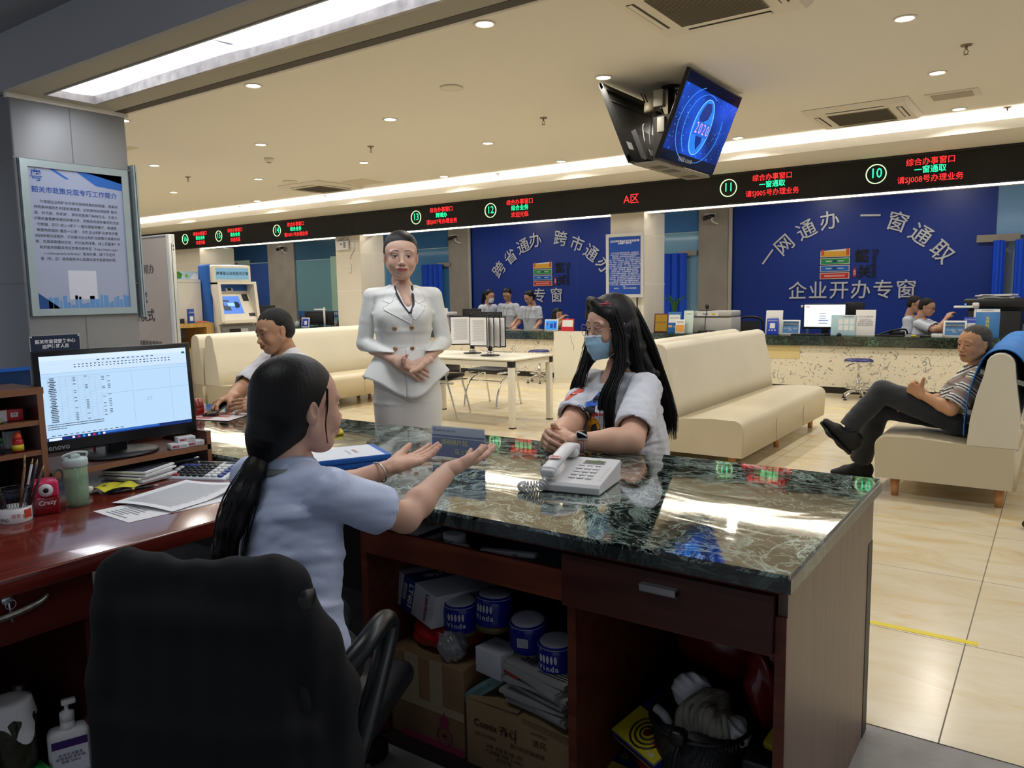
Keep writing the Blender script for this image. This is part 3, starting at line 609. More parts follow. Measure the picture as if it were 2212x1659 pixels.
o=MB().use(mat('tape_green','#8f957a',rough=0.3)).lathe([(0.022,0),(0.032,0),(0.034,0.004),(0.034,0.010),(0.022,0.012)],n=28).build('tape_roll',None);o.location=(-2.635,0.995,1.0075);tag(o,'greenish roll of clear tape on the desk shelf beside the red box','tape roll')
t=thing('medicine_bottle','white labelled bottle at the left edge on the top board level of the desk shelf','bottle',(-2.63,0.945,1.0075))
MB().use(WHITE).lathe([(0.018,0),(0.018,0.05),(0.012,0.058),(0.012,0.062)],n=20).build('bottle',t,world=False)
MB().use(mat('cap_grey','#7a7c80',rough=0.4)).lathe([(0.0135,0.058),(0.0135,0.074),(0.001,0.075)],n=20).build('cap',t,world=False)
t=thing('glue_bottle','translucent bottle with a lime green cap on the desk shelf','bottle',(-2.61,0.965,0.9135))
MB().use(mat('clear_grey','#9a9fa0',rough=0.2,trans=0.3)).lathe([(0.034,0),(0.036,0.004),(0.035,0.03),(0.024,0.05),(0.02,0.053)],n=28).build('bottle',t,world=False)
MB().use(mat('lime','#6db33a',rough=0.4)).lathe([(0.024,0.051),(0.024,0.066),(0.021,0.069),(0.001,0.069)],n=28).build('cap',t,world=False)
t=thing('ink_bottle','tiny dark bottle with a green cap on the desk shelf','bottle',(-2.62,1.01,0.9135))
MB().use(mat('clear_dark','#30383a',rough=0.15)).lathe([(0.009,0),(0.009,0.03),(0.006,0.034)],n=16).build('bottle',t,world=False)
MB().use(mat('bottle_green','#0d5c33',rough=0.4)).lathe([(0.008,0.033),(0.0075,0.050),(0.001,0.051)],n=16).build('cap',t,world=False)
t=thing('ink_bottle','small red-orange capped stamp ink bottle with a yellow label','bottle',(-2.605,1.052,0.9135))
MB().use(mat('ink_red','#a8241d',rough=0.3)).lathe([(0.016,0),(0.016,0.036),(0.011,0.042)],n=18).build('bottle',t,world=False)
MB().use(mat('cap_orange','#e0532f',rough=0.4)).lathe([(0.0125,0.040),(0.0115,0.052),(0.005,0.062),(0.001,0.064)],n=18).build('cap',t,world=False)
MB().use(mat('label_yellow','#d9c02a',rough=0.5)).lathe([(0.0164,0.006),(0.0164,0.024)],n=18).build('label',t,world=False)
box_thing('small_box','grey-white carton standing behind the orange ink bottle','box',-2.70,1.075,0.9135,0.045,0.03,0.055,CARD,A)
t=thing('pen_holder','black wire mesh pen cup with a white printed base, full of pencils','pen holder',(-2.42,0.955,0.75))
q=MB().use(BLK)
for k in range(36):
 a=2*PI*k/36
 for s in(1,-1):q.tube([(0.040*math.cos(a+s*0.35*j/4),0.040*math.sin(a+s*0.35*j/4),0.04+0.052*j/4)for j in range(5)],0.0006,3)
q.tube([(0.0405*math.cos(2*PI*i/32),0.0405*math.sin(2*PI*i/32),0.094)for i in range(32)],0.002,6,True);q.lathe([(0.038,0.0),(0.039,0.04)],n=32)
q.build('mesh_body',t,world=False)
def lf(t_):return None
q=MB().use(WHITE).lathe([(0.0405,0.0),(0.0415,0.002),(0.0412,0.042),(0.039,0.043)],n=40)
for a0,s,m,z in((-0.35,'国誉',REDP,0.022),(0.15,'2B',REDP,0.02),(-1.1,'MIND',INK,0.012)):
 q.use(m).text(s,0.012,frame((0.0418*math.cos(a0),0.0418*math.sin(a0),z),(-math.sin(a0),math.cos(a0),0),(0,0,1)))
q.use(mat('orange_red','#c8452e',rough=0.5));a=0.45;M=frame((0.0395*math.cos(a),0.0395*math.sin(a),0.024),(-math.sin(a),math.cos(a),0),(0,0,1));q.T=M;q.box(-0.012,0.012,-0.012,0.012,0,0.0022);q.T=None
q.build('printed_base',t,world=False)
pn=0
for(a,b2,c,d2,m,L,r)in((-.02,-.02,-.05,-.03,'#2a2320',.165,.010),(0.0,-.02,.0,-.04,'#4a3a33',.15,.010),(.01,0.02,.03,.03,'#24222b',.17,.004),(-.01,.02,-.01,.045,'#a9a9b4',.165,.0035),(.02,.0,.04,.01,'#7a5a3c',.17,.0035),(0,.01,.01,.02,'#101018',.18,.0035),(.015,.02,.03,.05,'#3b2018',.155,.004)):
 q=MB().use(mat('pen_'+m,m,rough=0.35));A0=Vector((-2.42+a,0.955+b2,0.76));dr=Vector((c,d2,0.15)).normalized()
 B0=A0+dr*(L-0.018);q.cyl(A0,B0,r*1.0,r,10);q.use(mat('pen_tip','#c9a876',rough=0.5)).cyl(B0,B0+dr*0.018,r,0.0006,10)
 o=q.build('pencil'if r<.006 else'lead_case',None);pn+=1
 tag(o,['wide dark pencil packet leaning left in the pen cup','brown lettered pencil packet in the middle of the pen cup','dark blue pencil in the pen cup','silver grey pencil leaning right in the pen cup','natural wood pencil at the front of the pen cup','tallest black pen in the pen cup','dark brown pencil leaning far right in the pen cup'][pn-1],'pencil','pencils in the pen cup')
t=thing('pencil_sharpener','red and pink desk pencil sharpener with a crank hole','pencil sharpener',(-2.435,1.045,0.75),R(70))
MB().use(mat('sharp_dark_red','#7d0f16',rough=0.15,coat=0.5)).rbox(-0.034,0.034,-0.030,0.030,0,0.052,r=0.005).build('shavings_drawer',t,world=False)
MB().use(mat('sharp_pink','#c92f58',rough=0.3)).rbox(-0.034,0.034,-0.030,0.045,0.050,0.098,r=0.008,n=3).use(mat('sharp_side','#b9a6ab',rough=0.4)).box(-0.0345,-0.0335,-0.024,0.04,0.004,0.09).build('body',t,world=False)
q=MB().use(WHITE);q.T=TR((0.0,-0.030,0.073),0,PI/2);q.lathe([(0.008,0),(0.019,0),(0.019,0.002),(0.008,0.004)],n=28);q.use(BLK).lathe([(0.001,0.0035),(0.008,0.0035),(0.004,0.007),(0.001,0.007)],n=20)
q.build('pencil_hole',t,world=False)
MB().use(mat('pale_print','#d9b5b9',rough=0.5)).text('Crazy',0.019,frame((0.002,-0.0304,0.036),(1,0,0.05),(0,0,1)),bold=0.03).build('lettering',t,world=False)
t=thing('water_bottle','transparent green drinking bottle with a pale lid and loop handle','bottle',(-2.437,1.137,0.75))
GG=mat('green_clear','#9fc4a0',rough=0.05,alpha=0.35)
MB().use(GG).lathe([(0.001,0.0),(0.030,0.0),(0.033,0.004),(0.0325,0.03),(0.0335,0.09),(0.0325,0.128)],n=40).lathe([(0.0305,0.126),(0.0310,0.09),(0.030,0.03),(0.030,0.008),(0.001,0.006)],n=40).build('bottle',t,world=False)
MB().use(mat('water_green','#7d9b76',rough=0.1,alpha=0.3)).lathe([(0.001,0.009),(0.0295,0.009),(0.0298,0.08),(0.001,0.08)],n=32).build('water',t,world=False)
LID=mat('lid_pale','#b9c6c0',rough=0.35)
MB().use(LID).lathe([(0.0335,0.124),(0.0355,0.127),(0.0355,0.143),(0.033,0.148),(0.015,0.150),(0.001,0.150)],n=36).rbox(-0.012,0.012,-0.016,0.012,0.149,0.160,r=0.003).build('lid',t,world=False)
MB().use(LID).tube(smooth_path([(0.0,-0.034,0.150),(0.004,-0.034,0.160),(0.004,0.0,0.166),(0.004,0.034,0.160),(0.0,0.034,0.148)]),0.0035,8).build('handle',t,world=False)
MB().use(mat('straw','#cfd6c8',rough=0.3)).cyl((0,0.0,0.012),(-0.002,0.004,0.148),0.0045,n=12).build('straw',t,world=False)
MB().use(mat('silicone_green','#4d6b5c',rough=0.5)).tube([(-0.02+0.0*i,-0.042+0.012*math.cos(2*PI*i/16),0.10+0.018*math.sin(2*PI*i/16))for i in range(16)],0.003,6,True).build('loop',t,world=False)
def curl_sheet(name,label,corners,z,m,lift,cat='paper',lines=None,n=16):
 """sheet of paper with thickness; corners on the table a,b,c,d; lift(u,v) height"""
 a,b_,c_,d_=[Vector((*p,0))for p in corners]
 def f(o):
  def g(u,v):
   p=(a*(1-u)+b_*u)*(1-v)+(d_*(1-u)+c_*u)*v;return(p.x,p.y,z+lift(u,v)+o)
  return g
 q=MB().use(m).grid(f(0.0004),n,n);q.grid(f(0),n,n)
 if lines:lines(q,f(0.0009))
 o=q.build(name,None);return tag(o,label,cat)
def ruled(rows,x0=0.1,x1=0.9,y0=0.15,y1=0.9,mt=None,rag=0.0,seed=1,h=0.4):
 rr=random.Random(seed)
 def go(q,f):
  q.use(mt or INK)
  for j in range(rows):
   y=y0+(y1-y0)*j/rows;e=x1-rag*rr.random();hh=(y1-y0)/rows*h
   K=6
   for k in range(K):
    ua,ub=x0+(e-x0)*k/K,x0+(e-x0)*(k+1)/K
    q.add([f(ua,y),f(ub,y),f(ub,y+hh),f(ua,y+hh)],[(0,1,2,3)],False)
 return go
GRL=mat('form_grey','#8d8f96',rough=0.8)
curl_sheet('paper_sheet','flat white sheet under the curled form on the desk',[(-2.325,1.125),(-2.115,1.118),(-2.08,1.46),(-2.29,1.47)],0.7505,PAPER,lambda u,v:0.0,lines=ruled(7,.2,.8,.05,.3,GRL,.3))
curl_sheet('printed_form','printed form with a curling edge on the desk in front of the calculator',[(-2.36,1.20),(-2.10,1.24),(-2.15,1.52),(-2.44,1.50)],0.7525,PAPER,lambda u,v:0.0015+0.022*max(0,v-0.45)**1.5*3*u**2+0.010*max(0,0.35-v)*math.sin(u*3)*2,lines=ruled(34,.12,.88,.1,.93,GRL,0.05,h=.25))
t=thing('calculator','large silver desk calculator with black, white and blue keys','calculator',(-2.475,1.60,0.752),R(24))
q=MB().use(mat('calc_silver','#b9bcc2',rough=0.35));q.T=TR((0,0,0),0,R(9));q.rbox(-0.125,0.125,-0.085,0.085,-0.006,0.016,r=0.008,n=3);q.build('body',t,world=False)
q=MB().use(mat('calc_lcd','#2e3331',rough=0.2));q.T=TR((0,0,0),0,R(9));q.box(-0.10,0.03,0.048,0.072,0.016,0.0175).use(DGREY).box(0.045,0.1,0.055,0.072,0.016,0.0170);q.build('display',t,world=False)
k=MB().use(BLK).rbox(-0.010,0.010,-0.007,0.007,0.0,0.007,r=0.002)
q=MB();q.T=None
for i in range(9):
 for j in range(5):
  x=-0.10+0.0245*i;y=0.030-0.0225*j
  mt=(mat('key_blue','#39468f',rough=0.4)if(i==8 or j==0 and i<3)else mat('key_white','#d4d4d2',rough=0.4)if i in(6,7)or i<1 else mat('key_red','#a03038',rough=0.4)if(i==1 and j==4)else mat('key_black','#15161a',rough=0.35))
  q=MB().use(mt);q.T=TR((0,0,0),0,R(9));q.rbox(x-0.009,x+0.009,y-0.008,y+0.008,0.014,0.022,r=0.002,n=1);q.build('key',t,world=False)
t=thing('ballpoint_pen','dark pen with a gold band lying on the desk','pen',(-2.46,1.34,0.756))
p0,p1=Vector((-2.478,1.255,0.7555)),Vector((-2.445,1.405,0.7555));dd=p1-p0
MB().use(BLK).cyl(p0,p0+dd*0.42,0.0045,0.005,12).cyl(p0+dd*0.5,p0+dd*0.88,0.005,0.004,12).build('barrel',t)
MB().use(mat('gold_band','#a58448',rough=0.25,metal=0.9)).cyl(p0+dd*0.42,p0+dd*0.5,0.0053,n=12).use(CHROME).cyl(p0+dd*0.88,p1,0.004,0.0008,12).build('band_and_tip',t)
YEL=mat('note_yellow','#c9c22a',rough=0.7)
curl_sheet('sticky_note','crumpled bright yellow note beneath the riser edge',[(-2.56,1.23),(-2.47,1.25),(-2.47,1.36),(-2.575,1.35)],0.752,YEL,lambda u,v:0.006+0.012*abs(math.sin(u*4+v*3)))
curl_sheet('sticky_note','dull yellow folded note behind the bright yellow one',[(-2.60,1.20),(-2.53,1.20),(-2.53,1.28),(-2.60,1.28)],0.752,mat('note_dull','#8f8a3a',rough=0.7),lambda u,v:0.004+0.02*u*v)
for i,(m,lab,dx)in enumerate((('#5a6472','grey-blue notebook at the bottom of the notebook pile under the riser',0),('#d8dade','white notebook second from the bottom of the notebook pile under the riser',.008),('#3a4652','dark slate notebook in the middle of the notebook pile under the riser',-.004),('#dfe3e8','white booklet second from the top of the notebook pile under the riser',.006),('#22262c','black curling notebook on top of the notebook pile under the riser',.002))):
 o=box_thing('notebook',lab,'notebook',-2.60+dx,1.42+dx,0.7515+0.0095*i,0.15,0.15,0.009,mat('nb_'+m,m,rough=0.6),R(12+3*i),lambda t:t.use(PAPER).box(-0.083,0.0845,-0.0795,0.0795,0.002,0.008),'notebooks under the monitor riser')
t=thing('correction_tape','small white plastic dispenser beside the yellow note','dispenser',(-2.56,1.215,0.7515),R(30))
MB().use(WHITE).rbox(-0.03,0.03,-0.012,0.012,0,0.026,r=0.009,n=3).use(DGREY).lathe([(0.001,0.026),(0.006,0.027)],n=10).build('body',t,world=False)
SB=lambda x,y,z,lab:box_thing('staple_box',lab,'box',x,y,z,0.062,0.042,0.019,WHITE,R(78),lambda t:(t.use(REDP).text('M&G',0.011,frame((-0.014,-0.0214,0.009),(1,0,0),(0,0,1)),bold=0.04),t.use(GRL).text('订书针',0.008,frame((0.015,-0.0214,0.009),(1,0,0),(0,0,1))),t.use(REDP).text('M&G',0.010,Matrix.Translation((0,0,0.0192)))),'small white cartons on the riser',r=0.001)
SB(-2.60,1.575,0.8365,'small white carton at the left of the bottom layer on the riser');SB(-2.60,1.640,0.8365,'small white carton at the right of the bottom layer on the riser');SB(-2.605,1.608,0.8557,'small white carton on top of the stack of three on the riser')
t=thing('stapler','black and chrome stapler in the riser compartment','stapler',(-2.60,1.60,0.7515),R(80))
MB().use(BLK).rbox(-0.06,0.05,-0.014,0.014,0,0.012,r=0.004).rbox(-0.058,0.05,-0.011,0.011,0.024,0.042,r=0.006).build('arm',t,world=False)
MB().use(CHROME).rbox(0.03,0.052,-0.010,0.010,0.010,0.046,r=0.004).build('head',t,world=False)
t=thing('document_camera','pale grey document camera standing behind the desk shelf unit','document camera',(-2.93,1.02,0.75),R(-10))
CG=mat('camera_grey','#b3b1ac',rough=0.4)
MB().use(CG).rbox(-0.05,0.05,-0.05,0.05,0.0,0.02,r=0.006).build('base',t,world=False)
MB().use(CG).rbox(-0.014,0.014,-0.02,0.02,0.015,0.43,r=0.004).build('column',t,world=False)
MB().use(CG).rbox(-0.03,0.07,-0.028,0.028,0.425,0.455,r=0.012,n=3).build('arm',t,world=False)
MB().use(CG).cyl((-0.0,0,0.455),(-0.0,-0.01,0.475),0.006).cyl((0.0,-0.012,0.47),(0.0,-0.02,0.53),0.016,0.014,18).build('camera_head',t,world=False)
t=thing('desk_divider','blue glass panel behind the monitor at the foot of the grey pillar','panel',(-4.85,1.95,0.75))
MB().use(mat('blue_panel','#14345c',rough=0.12)).box(-4.86,-4.84,1.35,2.3,0.70,0.985).build('pane',t)
MB().use(mat('blue_rim','#1f5fc0',rough=0.3)).box(-4.862,-4.836,1.35,2.3,0.985,1.003).build('rim',t)
t=thing('telephone','white desk telephone with handset and small display on the marble','telephone',(-1.155,1.99,0.795),R(10))
PH=mat('phone_white','#c9c7c6',rough=0.35);q=MB().use(PH)
q.prism([(-0.105,0.002),(-0.105,0.022),(-0.095,0.030),(0.10,0.066),(0.108,0.060),(0.095,0.002)],-0.092,0.092,0)
q.build('body',t,world=False,bevel=0.004)
sl=math.atan2(0.036,0.195)
def onp(x,y,dz=0):return(x,y,0.030+(y+0.095)*math.tan(sl)+dz)
SLM=lambda x,y:TR(onp(x,y),0,sl)
q=MB();q.T=SLM(0.022,0.062);q.use(mat('phone_bez','#9d9c9a',rough=0.4)).box(-0.034,0.034,-0.012,0.012,0,0.002).use(mat('phone_lcd','#5f6b52',rough=0.2)).box(-0.031,0.031,-0.009,0.009,0.0015,0.0028);q.build('display',t,world=False)
KW=mat('phone_key','#d8d6d4',rough=0.4)
keys='123456789*0#'
for j in range(4):
 for i in range(3):
  q=MB();q.T=SLM(-0.010+0.026*i,0.014-0.023*j);q.use(KW).rbox(-0.010,0.010,-0.0065,0.0065,0,0.004,r=0.0015,n=1).use(INK).text(keys[j*3+i],0.008,Matrix.Translation((0,0,0.0044)));q.build('key',t,world=False)
for i in range(3):q=MB();q.T=SLM(-0.010+0.026*i,0.036);q.use(KW).rbox(-0.009,0.009,-0.003,0.003,0,0.003,r=0.001,n=1);q.build('key',t,world=False)
q=MB();q.use(GRL)
for j in range(6):q.T=SLM(0.078,0.030-0.018*j);q.text('重拨'if j%2 else'闪断',0.006,Matrix.Identity(4))
q.T=SLM(0.03,0.082);q.text('deli',0.010,Matrix.Identity(4),bold=0.03);q.T=SLM(0.03,0.044);q.text('录音来电显示',0.005,Matrix.Identity(4));q.build('lettering',t,world=False)
q=MB().use(PH);pts=smooth_path([(-0.068,-0.100,0.058),(-0.066,-0.070,0.070),(-0.066,0.0,0.088),(-0.066,0.070,0.100),(-0.066,0.104,0.094)],5)
for a_,b_ in zip(pts[:-1],pts[1:]):pass
def hs(u,v):
 i=u*(len(pts)-1);k=min(int(i),len(pts)-2);p=pts[k].lerp(pts[k+1],i-k);a=2*PI*v;e=abs(u-0.5)*2;w=0.021+0.006*e**3;h=0.011+0.004*e**3
 c,s_2=math.cos(a),math.sin(a);sq=lambda x:math.copysign(abs(x)**0.55,x);f=1 if 0.02<u<0.98 else 0.6
 return(p.x+sq(c)*w*f,p.y,p.z+sq(s_2)*h*f)
q.grid(hs,26,20);q.rbox(-0.091,-0.043,-0.108,-0.062,0.040,0.068,r=0.010,n=3).rbox(-0.091,-0.043,0.066,0.112,0.066,0.100,r=0.010,n=3)
hd=q.build('handset',t,world=False)
q=MB();q.T=TR((-0.066,-0.045,0.0915),0,R(12));q.use(mat('sticker','#d5a9a0',rough=0.6)).box(-0.018,0.018,-0.010,0.010,0,0.001).use(REDP).text('政务',0.013,Matrix.Translation((0,0,0.0012)));q.build('sticker',hd,world=False)
coil=[]
ctr=smooth_path([(-0.070,-0.10,0.05),(-0.078,-0.125,0.026),(-0.10,-0.145,0.014),(-0.135,-0.135,0.014),(-0.145,-0.105,0.014),(-0.115,-0.090,0.014),(-0.088,-0.085,0.016)],40)
cpts=[]
for i,p in enumerate(ctr):
 a=i*0.62;d=(ctr[min(i+1,len(ctr)-1)]-ctr[max(i-1,0)]).normalized();x=d.cross(Vector((0,0,1))).normalized();y=d.cross(x);rr_=0.010*min(1,i/30,(len(ctr)-i)/12+.2);cpts.append(p+(x*math.cos(a)+y*math.sin(a))*rr_)
MB().use(PH).tube(cpts,0.0022,5).build('coiled_cord',t,world=False)
MB().use(PH).tube(smooth_path([(0.0,0.10,0.01),(-0.04,0.16,0.003),(-0.10,0.18,0.003),(-0.15,0.14,0.003),(-0.13,0.10,0.003),(-0.09,0.09,0.003)]),0.0016,6).build('line_cord',t,world=False)
t=thing('desk_sign','clear acrylic desk sign with a blue insert and yellow characters','sign',(-1.68,2.05,0.795),R(5))
CLR=mat('acrylic','#f4f8fa',rough=0.03,alpha=0.13)
q=MB().use(mat('sign_blue','#16388a',rough=0.35));q.box(-0.108,0.108,0.0005,0.0030,0.016,0.122);q.use(mat('sign_pale','#b9bfd0',rough=0.4)).box(-0.108,0.108,0.0,0.0035,0.094,0.122).box(-0.108,0.108,0.0,0.0035,0.083,0.086)
q.use(mat('sign_yellow','#cfc35a',rough=0.5)).text('请稍候片刻,',0.022,frame((-0.012,-0.0004,0.068),(1,0,0),(0,0,1)),bold=0.01).text('马上回来',0.022,frame((0.03,-0.0004,0.036),(1,0,0),(0,0,1)),bold=0.01)
q.use(mat('sign_navy','#1b2f6e',rough=0.5)).text('韶关市政务服务中心',0.0088,frame((-0.045,-0.0004,0.108),(1,0,0),(0,0,1)),bold=0.02).text('粤',0.018,frame((-0.094,-0.0004,0.108),(1,0,0),(0,0,1)))
q.build('insert',t,world=False)
MB().use(CLR).box(-0.112,0.112,-0.0030,-0.0012,0.012,0.126).box(-0.112,0.112,0.0048,0.0066,0.012,0.126).build('acrylic_sleeve',t,world=False)
MB().use(CLR).prism([(-0.022,0.0),(0.024,0.0),(0.024,0.006),(0.010,0.014),(-0.008,0.014),(-0.022,0.006)],-0.118,0.118,0).use(mat('sign_red_txt','#b85a50',rough=0.6)).text('公正 廉洁 务实 高效',0.012,frame((0.0,-0.0225,0.006),(1,0,0),(0,0,1))).build('base',t,world=False)
BB=mat('box_blue','#1f5fb4',rough=0.5)
for i,(z,dx,lab)in enumerate(((0.795,-0.005,'lower blue and white document box on the marble beside the clerk'),(0.815,0.004,'upper blue and white document box on the marble beside the clerk'))):
 box_thing('document_box',lab,'box',-2.02+dx,1.83+dx,z,0.21,0.28,0.019,BB,R(-28),lambda t:(t.use(mat('box_top','#d4d8de',rough=0.6)).box(-0.102,0.102,-0.137,0.118,0.018,0.0195),t.use(mat('print_o','#b06a4a')).text('普惠金融',0.016,Matrix.Translation((0.0,0.04,0.0197))),t.use(GRL).text('中小企业服务手册',0.010,Matrix.Translation((0.0,0.015,0.0197)))),'document boxes on the counter')
t=thing('pen_stand','yellow oval pen stand near the far edge of the marble behind the clerk','pen stand',(-2.49,2.22,0.795))
MB().use(mat('stand_yellow','#d6bf1c',rough=0.35)).lathe([(0.001,0.0),(0.034,0),(0.036,0.008),(0.030,0.020),(0.001,0.021)],n=28,sx=1.2).build('body',t,world=False)
MB().use(mat('cord_dark','#232a26',rough=0.5)).tube(smooth_path([(0.0,-0.02,0.004),(0.03,-0.1,0.003),(0.09,-0.16,0.003),(0.13,-0.22,0.003)]),0.003,6).tube(smooth_path([(0.02,-0.02,0.004),(0.06,-0.1,0.003),(0.11,-0.16,0.003),(0.16,-0.22,0.003)]),0.003,6).build('cord',t,world=False)
t=thing('ink_pad_cup','dark red stacked plastic container by the seated man','container',(-3.52,2.24,0.795))
RD=mat('dark_red_plastic','#7c1512',rough=0.3)
MB().use(RD).lathe([(0.001,0),(0.040,0),(0.042,0.003),(0.041,0.040),(0.039,0.042)],n=26).build('base',t,world=False)
MB().use(RD).lathe([(0.0415,0.042),(0.0415,0.046),(0.034,0.082),(0.001,0.084)],n=26).build('lid',t,world=False)
curl_sheet('leaflet','red and white printed leaflet under the seated man\'s hands',[(-3.52,2.12),(-3.20,2.20),(-3.30,2.42),(-3.60,2.33)],0.7955,mat('leaflet','#cfc4c4',rough=0.6),lambda u,v:0.002,lines=lambda q,f:(q.use(mat('leaf_red','#a84a48',rough=0.6)),[q.add([f(a,b),f(a+w,b),f(a+w,b+h_),f(a,b+h_)],[(0,1,2,3)],False)for a,b,w,h_ in((.1,.1,.5,.2),(.3,.4,.5,.12),(.15,.6,.6,.15),(.1,.82,.5,.08))]))
# ================================================================ UNDER THE COUNTER
KRAFT=mat('kraft','#7a5f40',rough=0.8,noise=(9,0.25));KRAFT2=mat('kraft_light','#8a7150',rough=0.8,noise=(7,0.2));TAPE=mat('clear_tape','#93836a',rough=0.12)
def fy(x,y,z):return frame((x,y,z),(1,0,0),(0,0,1))
t=thing('cardboard_carton','large taped brown carton with a pink drop symbol, left under the counter','carton',(-1.52,1.85,0.012))
q=MB().use(KRAFT).rbox(-1.665,-1.37,1.67,1.99,0.012,0.285,r=0.004);q.use(TAPE).box(-1.60,-1.545,1.6685,1.67,0.13,0.286).box(-1.50,-1.45,1.6685,1.67,0.13,0.286).box(-1.665,-1.37,1.6682,1.67,0.125,0.15)
q.build('carton',t)
PK=mat('pink_print','#7c2440',rough=0.7)
q=MB().use(PK).lathe([(0.001,0),(0.018,0)],n=24);q=MB().use(PK)
q.T=frame((-1.445,1.6675,0.06),(1,0,0),(0,0,1));q.tube([(0.028*math.cos(2*PI*i/24),0.028*math.sin(2*PI*i/24),0)for i in range(24)],0.0025,4,True).box(-0.012,0.012,-0.004,0.004,0,0.001).box(-0.004,0.004,-0.012,0.012,0,0.001);q.prism([(0.018*math.sin(a)*(1 if True else 1),0.045+0.016*math.cos(a)+(0.014 if abs(a)<0.1 else 0))for a in[2*PI*i/18 for i in range(18)]],0,0.001,2)
q.T=None;q.box(-1.62,-1.372,1.668,1.6695,0.013,0.035);q.build('print',t)
q=MB().use(KRAFT2);q.add([(-1.665,1.67,0.285),(-1.37,1.67,0.285),(-1.37,1.64,0.265),(-1.665,1.645,0.262)],[(0,1,2,3)],False);
def crumple(name,label,cat,c,r,m,seed=1,amp=0.25,sc=6,n=40,kind=None):
 rr=random.Random(seed);ph=[(rr.uniform(2,sc),rr.uniform(2,sc),rr.uniform(2,sc),rr.uniform(0,6))for _ in range(7)]
 def f(u,v):
  a=2*PI*u;b=PI*v;d=Vector((math.sin(b)*math.cos(a),math.sin(b)*math.sin(a),math.cos(b)));k=1+amp*sum(abs(math.sin(p[0]*d.x+p[1]*d.y+p[2]*d.z+p[3]))for p in ph)/7*1.6-amp*.6
  return(c[0]+d.x*r[0]*k,c[1]+d.y*r[1]*k,c[2]+d.z*r[2]*k)
 o=MB().use(m).grid(f,n,n//2,True).build(name,None);return tag(o,label,cat)
REDB=mat('red_bag','#a11410',rough=0.25,trans=0.15);CLB=mat('clear_bag','#8d8d90',rough=0.15,trans=0.4)
crumple('plastic_bag','red plastic bag on the taped carton under the tissue packs','bag',(-1.52,1.80,0.335),(0.115,0.10,0.048),REDB,4)
crumple('plastic_bag','crumpled clear plastic bag between the white box and the red bag','bag',(-1.445,1.715,0.325),(0.042,0.04,0.042),CLB,9,.35)
t=thing('toner_box','white and blue LT401 toner carton tilted on the red bag','box',(-1.60,1.80,0.37),R(-14))
q=MB().use(mat('toner_white','#c4c5c9',rough=0.5));q.T=TR((0.03,0.0,0.062),0,R(-6),R(8));L_,D_,H_=0.105,0.17,0.052
q.rbox(-L_,L_,-D_/2,D_,-H_,H_,r=0.002)
q.use(mat('toner_blue','#1a3778',rough=0.5)).box(-L_*0.62,-L_*0.05,-D_/2-0.001,-D_/2,-H_+.001,H_+0.0006).box(-L_*0.62,-L_*0.05,-D_/2,D_,H_,H_+0.001)
q.use(WHITE).text('LT401',0.030,frame((-L_*0.2,-D_/2-0.0015,0),(0,0,-1),(1,0,0)),bold=0.04).text('LT401',0.028,frame((-L_*0.33,0.0,H_+0.0012),(0,-1,0),(1,0,0)),bold=0.04).box(-L_*.57,-L_*.42,-D_/2-0.0016,-D_/2,-0.02,0.03)
q.use(mat('toner_red','#8f1c20',rough=0.5)).text('Longhorn',0.022,frame((L_*0.62,-D_/2-0.0015,0),(0,0,-1),(1,0,0)),bold=0.03)
q.use(INK)
for i in range(8):q.box(-L_*.56+0.0018*i,-L_*.56+0.0018*i+0.0008,-D_/2-0.0018,-D_/2,-0.018,0.028)
q.use(mat('toner_red','#8f1c20')).text('Longhorn',0.026,frame((L_+0.001,0.0,0.02),(0,1,0),(0,0,1)),bold=0.03)
q.build('carton',t,world=False)
BAGB=mat('tissue_blue','#101f8a',rough=0.22);TGOLD=mat('tissue_gold','#6b5c36',rough=0.3);TW=mat('tissue_white','#c2c4cc',rough=0.3)
def tissue(x,y,z,rz,lean,lab,logo=True):
 t=thing('tissue_pack',lab,'tissue pack',(x,y,z),rz,'blue tissue roll packs under the counter')
 M=TR((0,0,0),0,lean);q=MB().use(BAGB);q.T=M
 q.lathe([(0.040,-0.002),(0.054,0.004),(0.056,0.03),(0.056,0.085),(0.052,0.105),(0.030,0.112)],n=32);q.build('roll',t,world=False)
 q=MB().use(TGOLD);q.T=M;q.lathe([(0.0545,0.002),(0.0566,0.012),(0.0566,0.022)],n=32);q.use(TW).lathe([(0.054,0.1),(0.045,0.109),(0.03,0.1125)],n=32);q.build('trim_band',t,world=False)
 if logo:
  q=MB().use(TW);
  for k in range(5):a=-PI/2+(k-2)*0.16;q.T=M@frame((0.0575*math.cos(a),0.0575*math.sin(a),0.068),(-math.sin(a),math.cos(a),0),(0,0,1));q.prism([(0.004*math.sin(c)+(k-2)*0.002,0.012*math.cos(c)+0.008)for c in[2*PI*i/12 for i in range(12)]],0,0.001,2)
  for k,ch in enumerate('Vinda'):a=-PI/2+(k-2)*0.22;q.T=M@frame((0.0575*math.cos(a),0.0575*math.sin(a),0.049),(-math.sin(a),math.cos(a),0),(0,0,1));q.text(ch,0.022,Matrix.Identity(4),bold=0.03)
  q.build('logo',t,world=False)
 else:
  q=MB().use(TW);a=-PI/2;q.T=M@frame((0.0572*math.cos(a),0.0572*math.sin(a),0.062),(-math.sin(a),math.cos(a),0),(0,0,1));q.box(-0.016,0.016,-0.014,0.014,0,0.001);q.use(GRL)
  for i in range(7):q.box(-0.013,0.013,-0.011+0.0035*i,-0.0098+0.0035*i,0.001,0.0015)
  q.build('barcode_label',t,world=False)
tissue(-1.455,1.775,0.345,R(22),R(6),'leftmost blue tissue pack, leaning against the toner carton')
tissue(-1.345,1.79,0.375,R(4),R(-4),'second blue tissue pack from the left, behind the small white box')
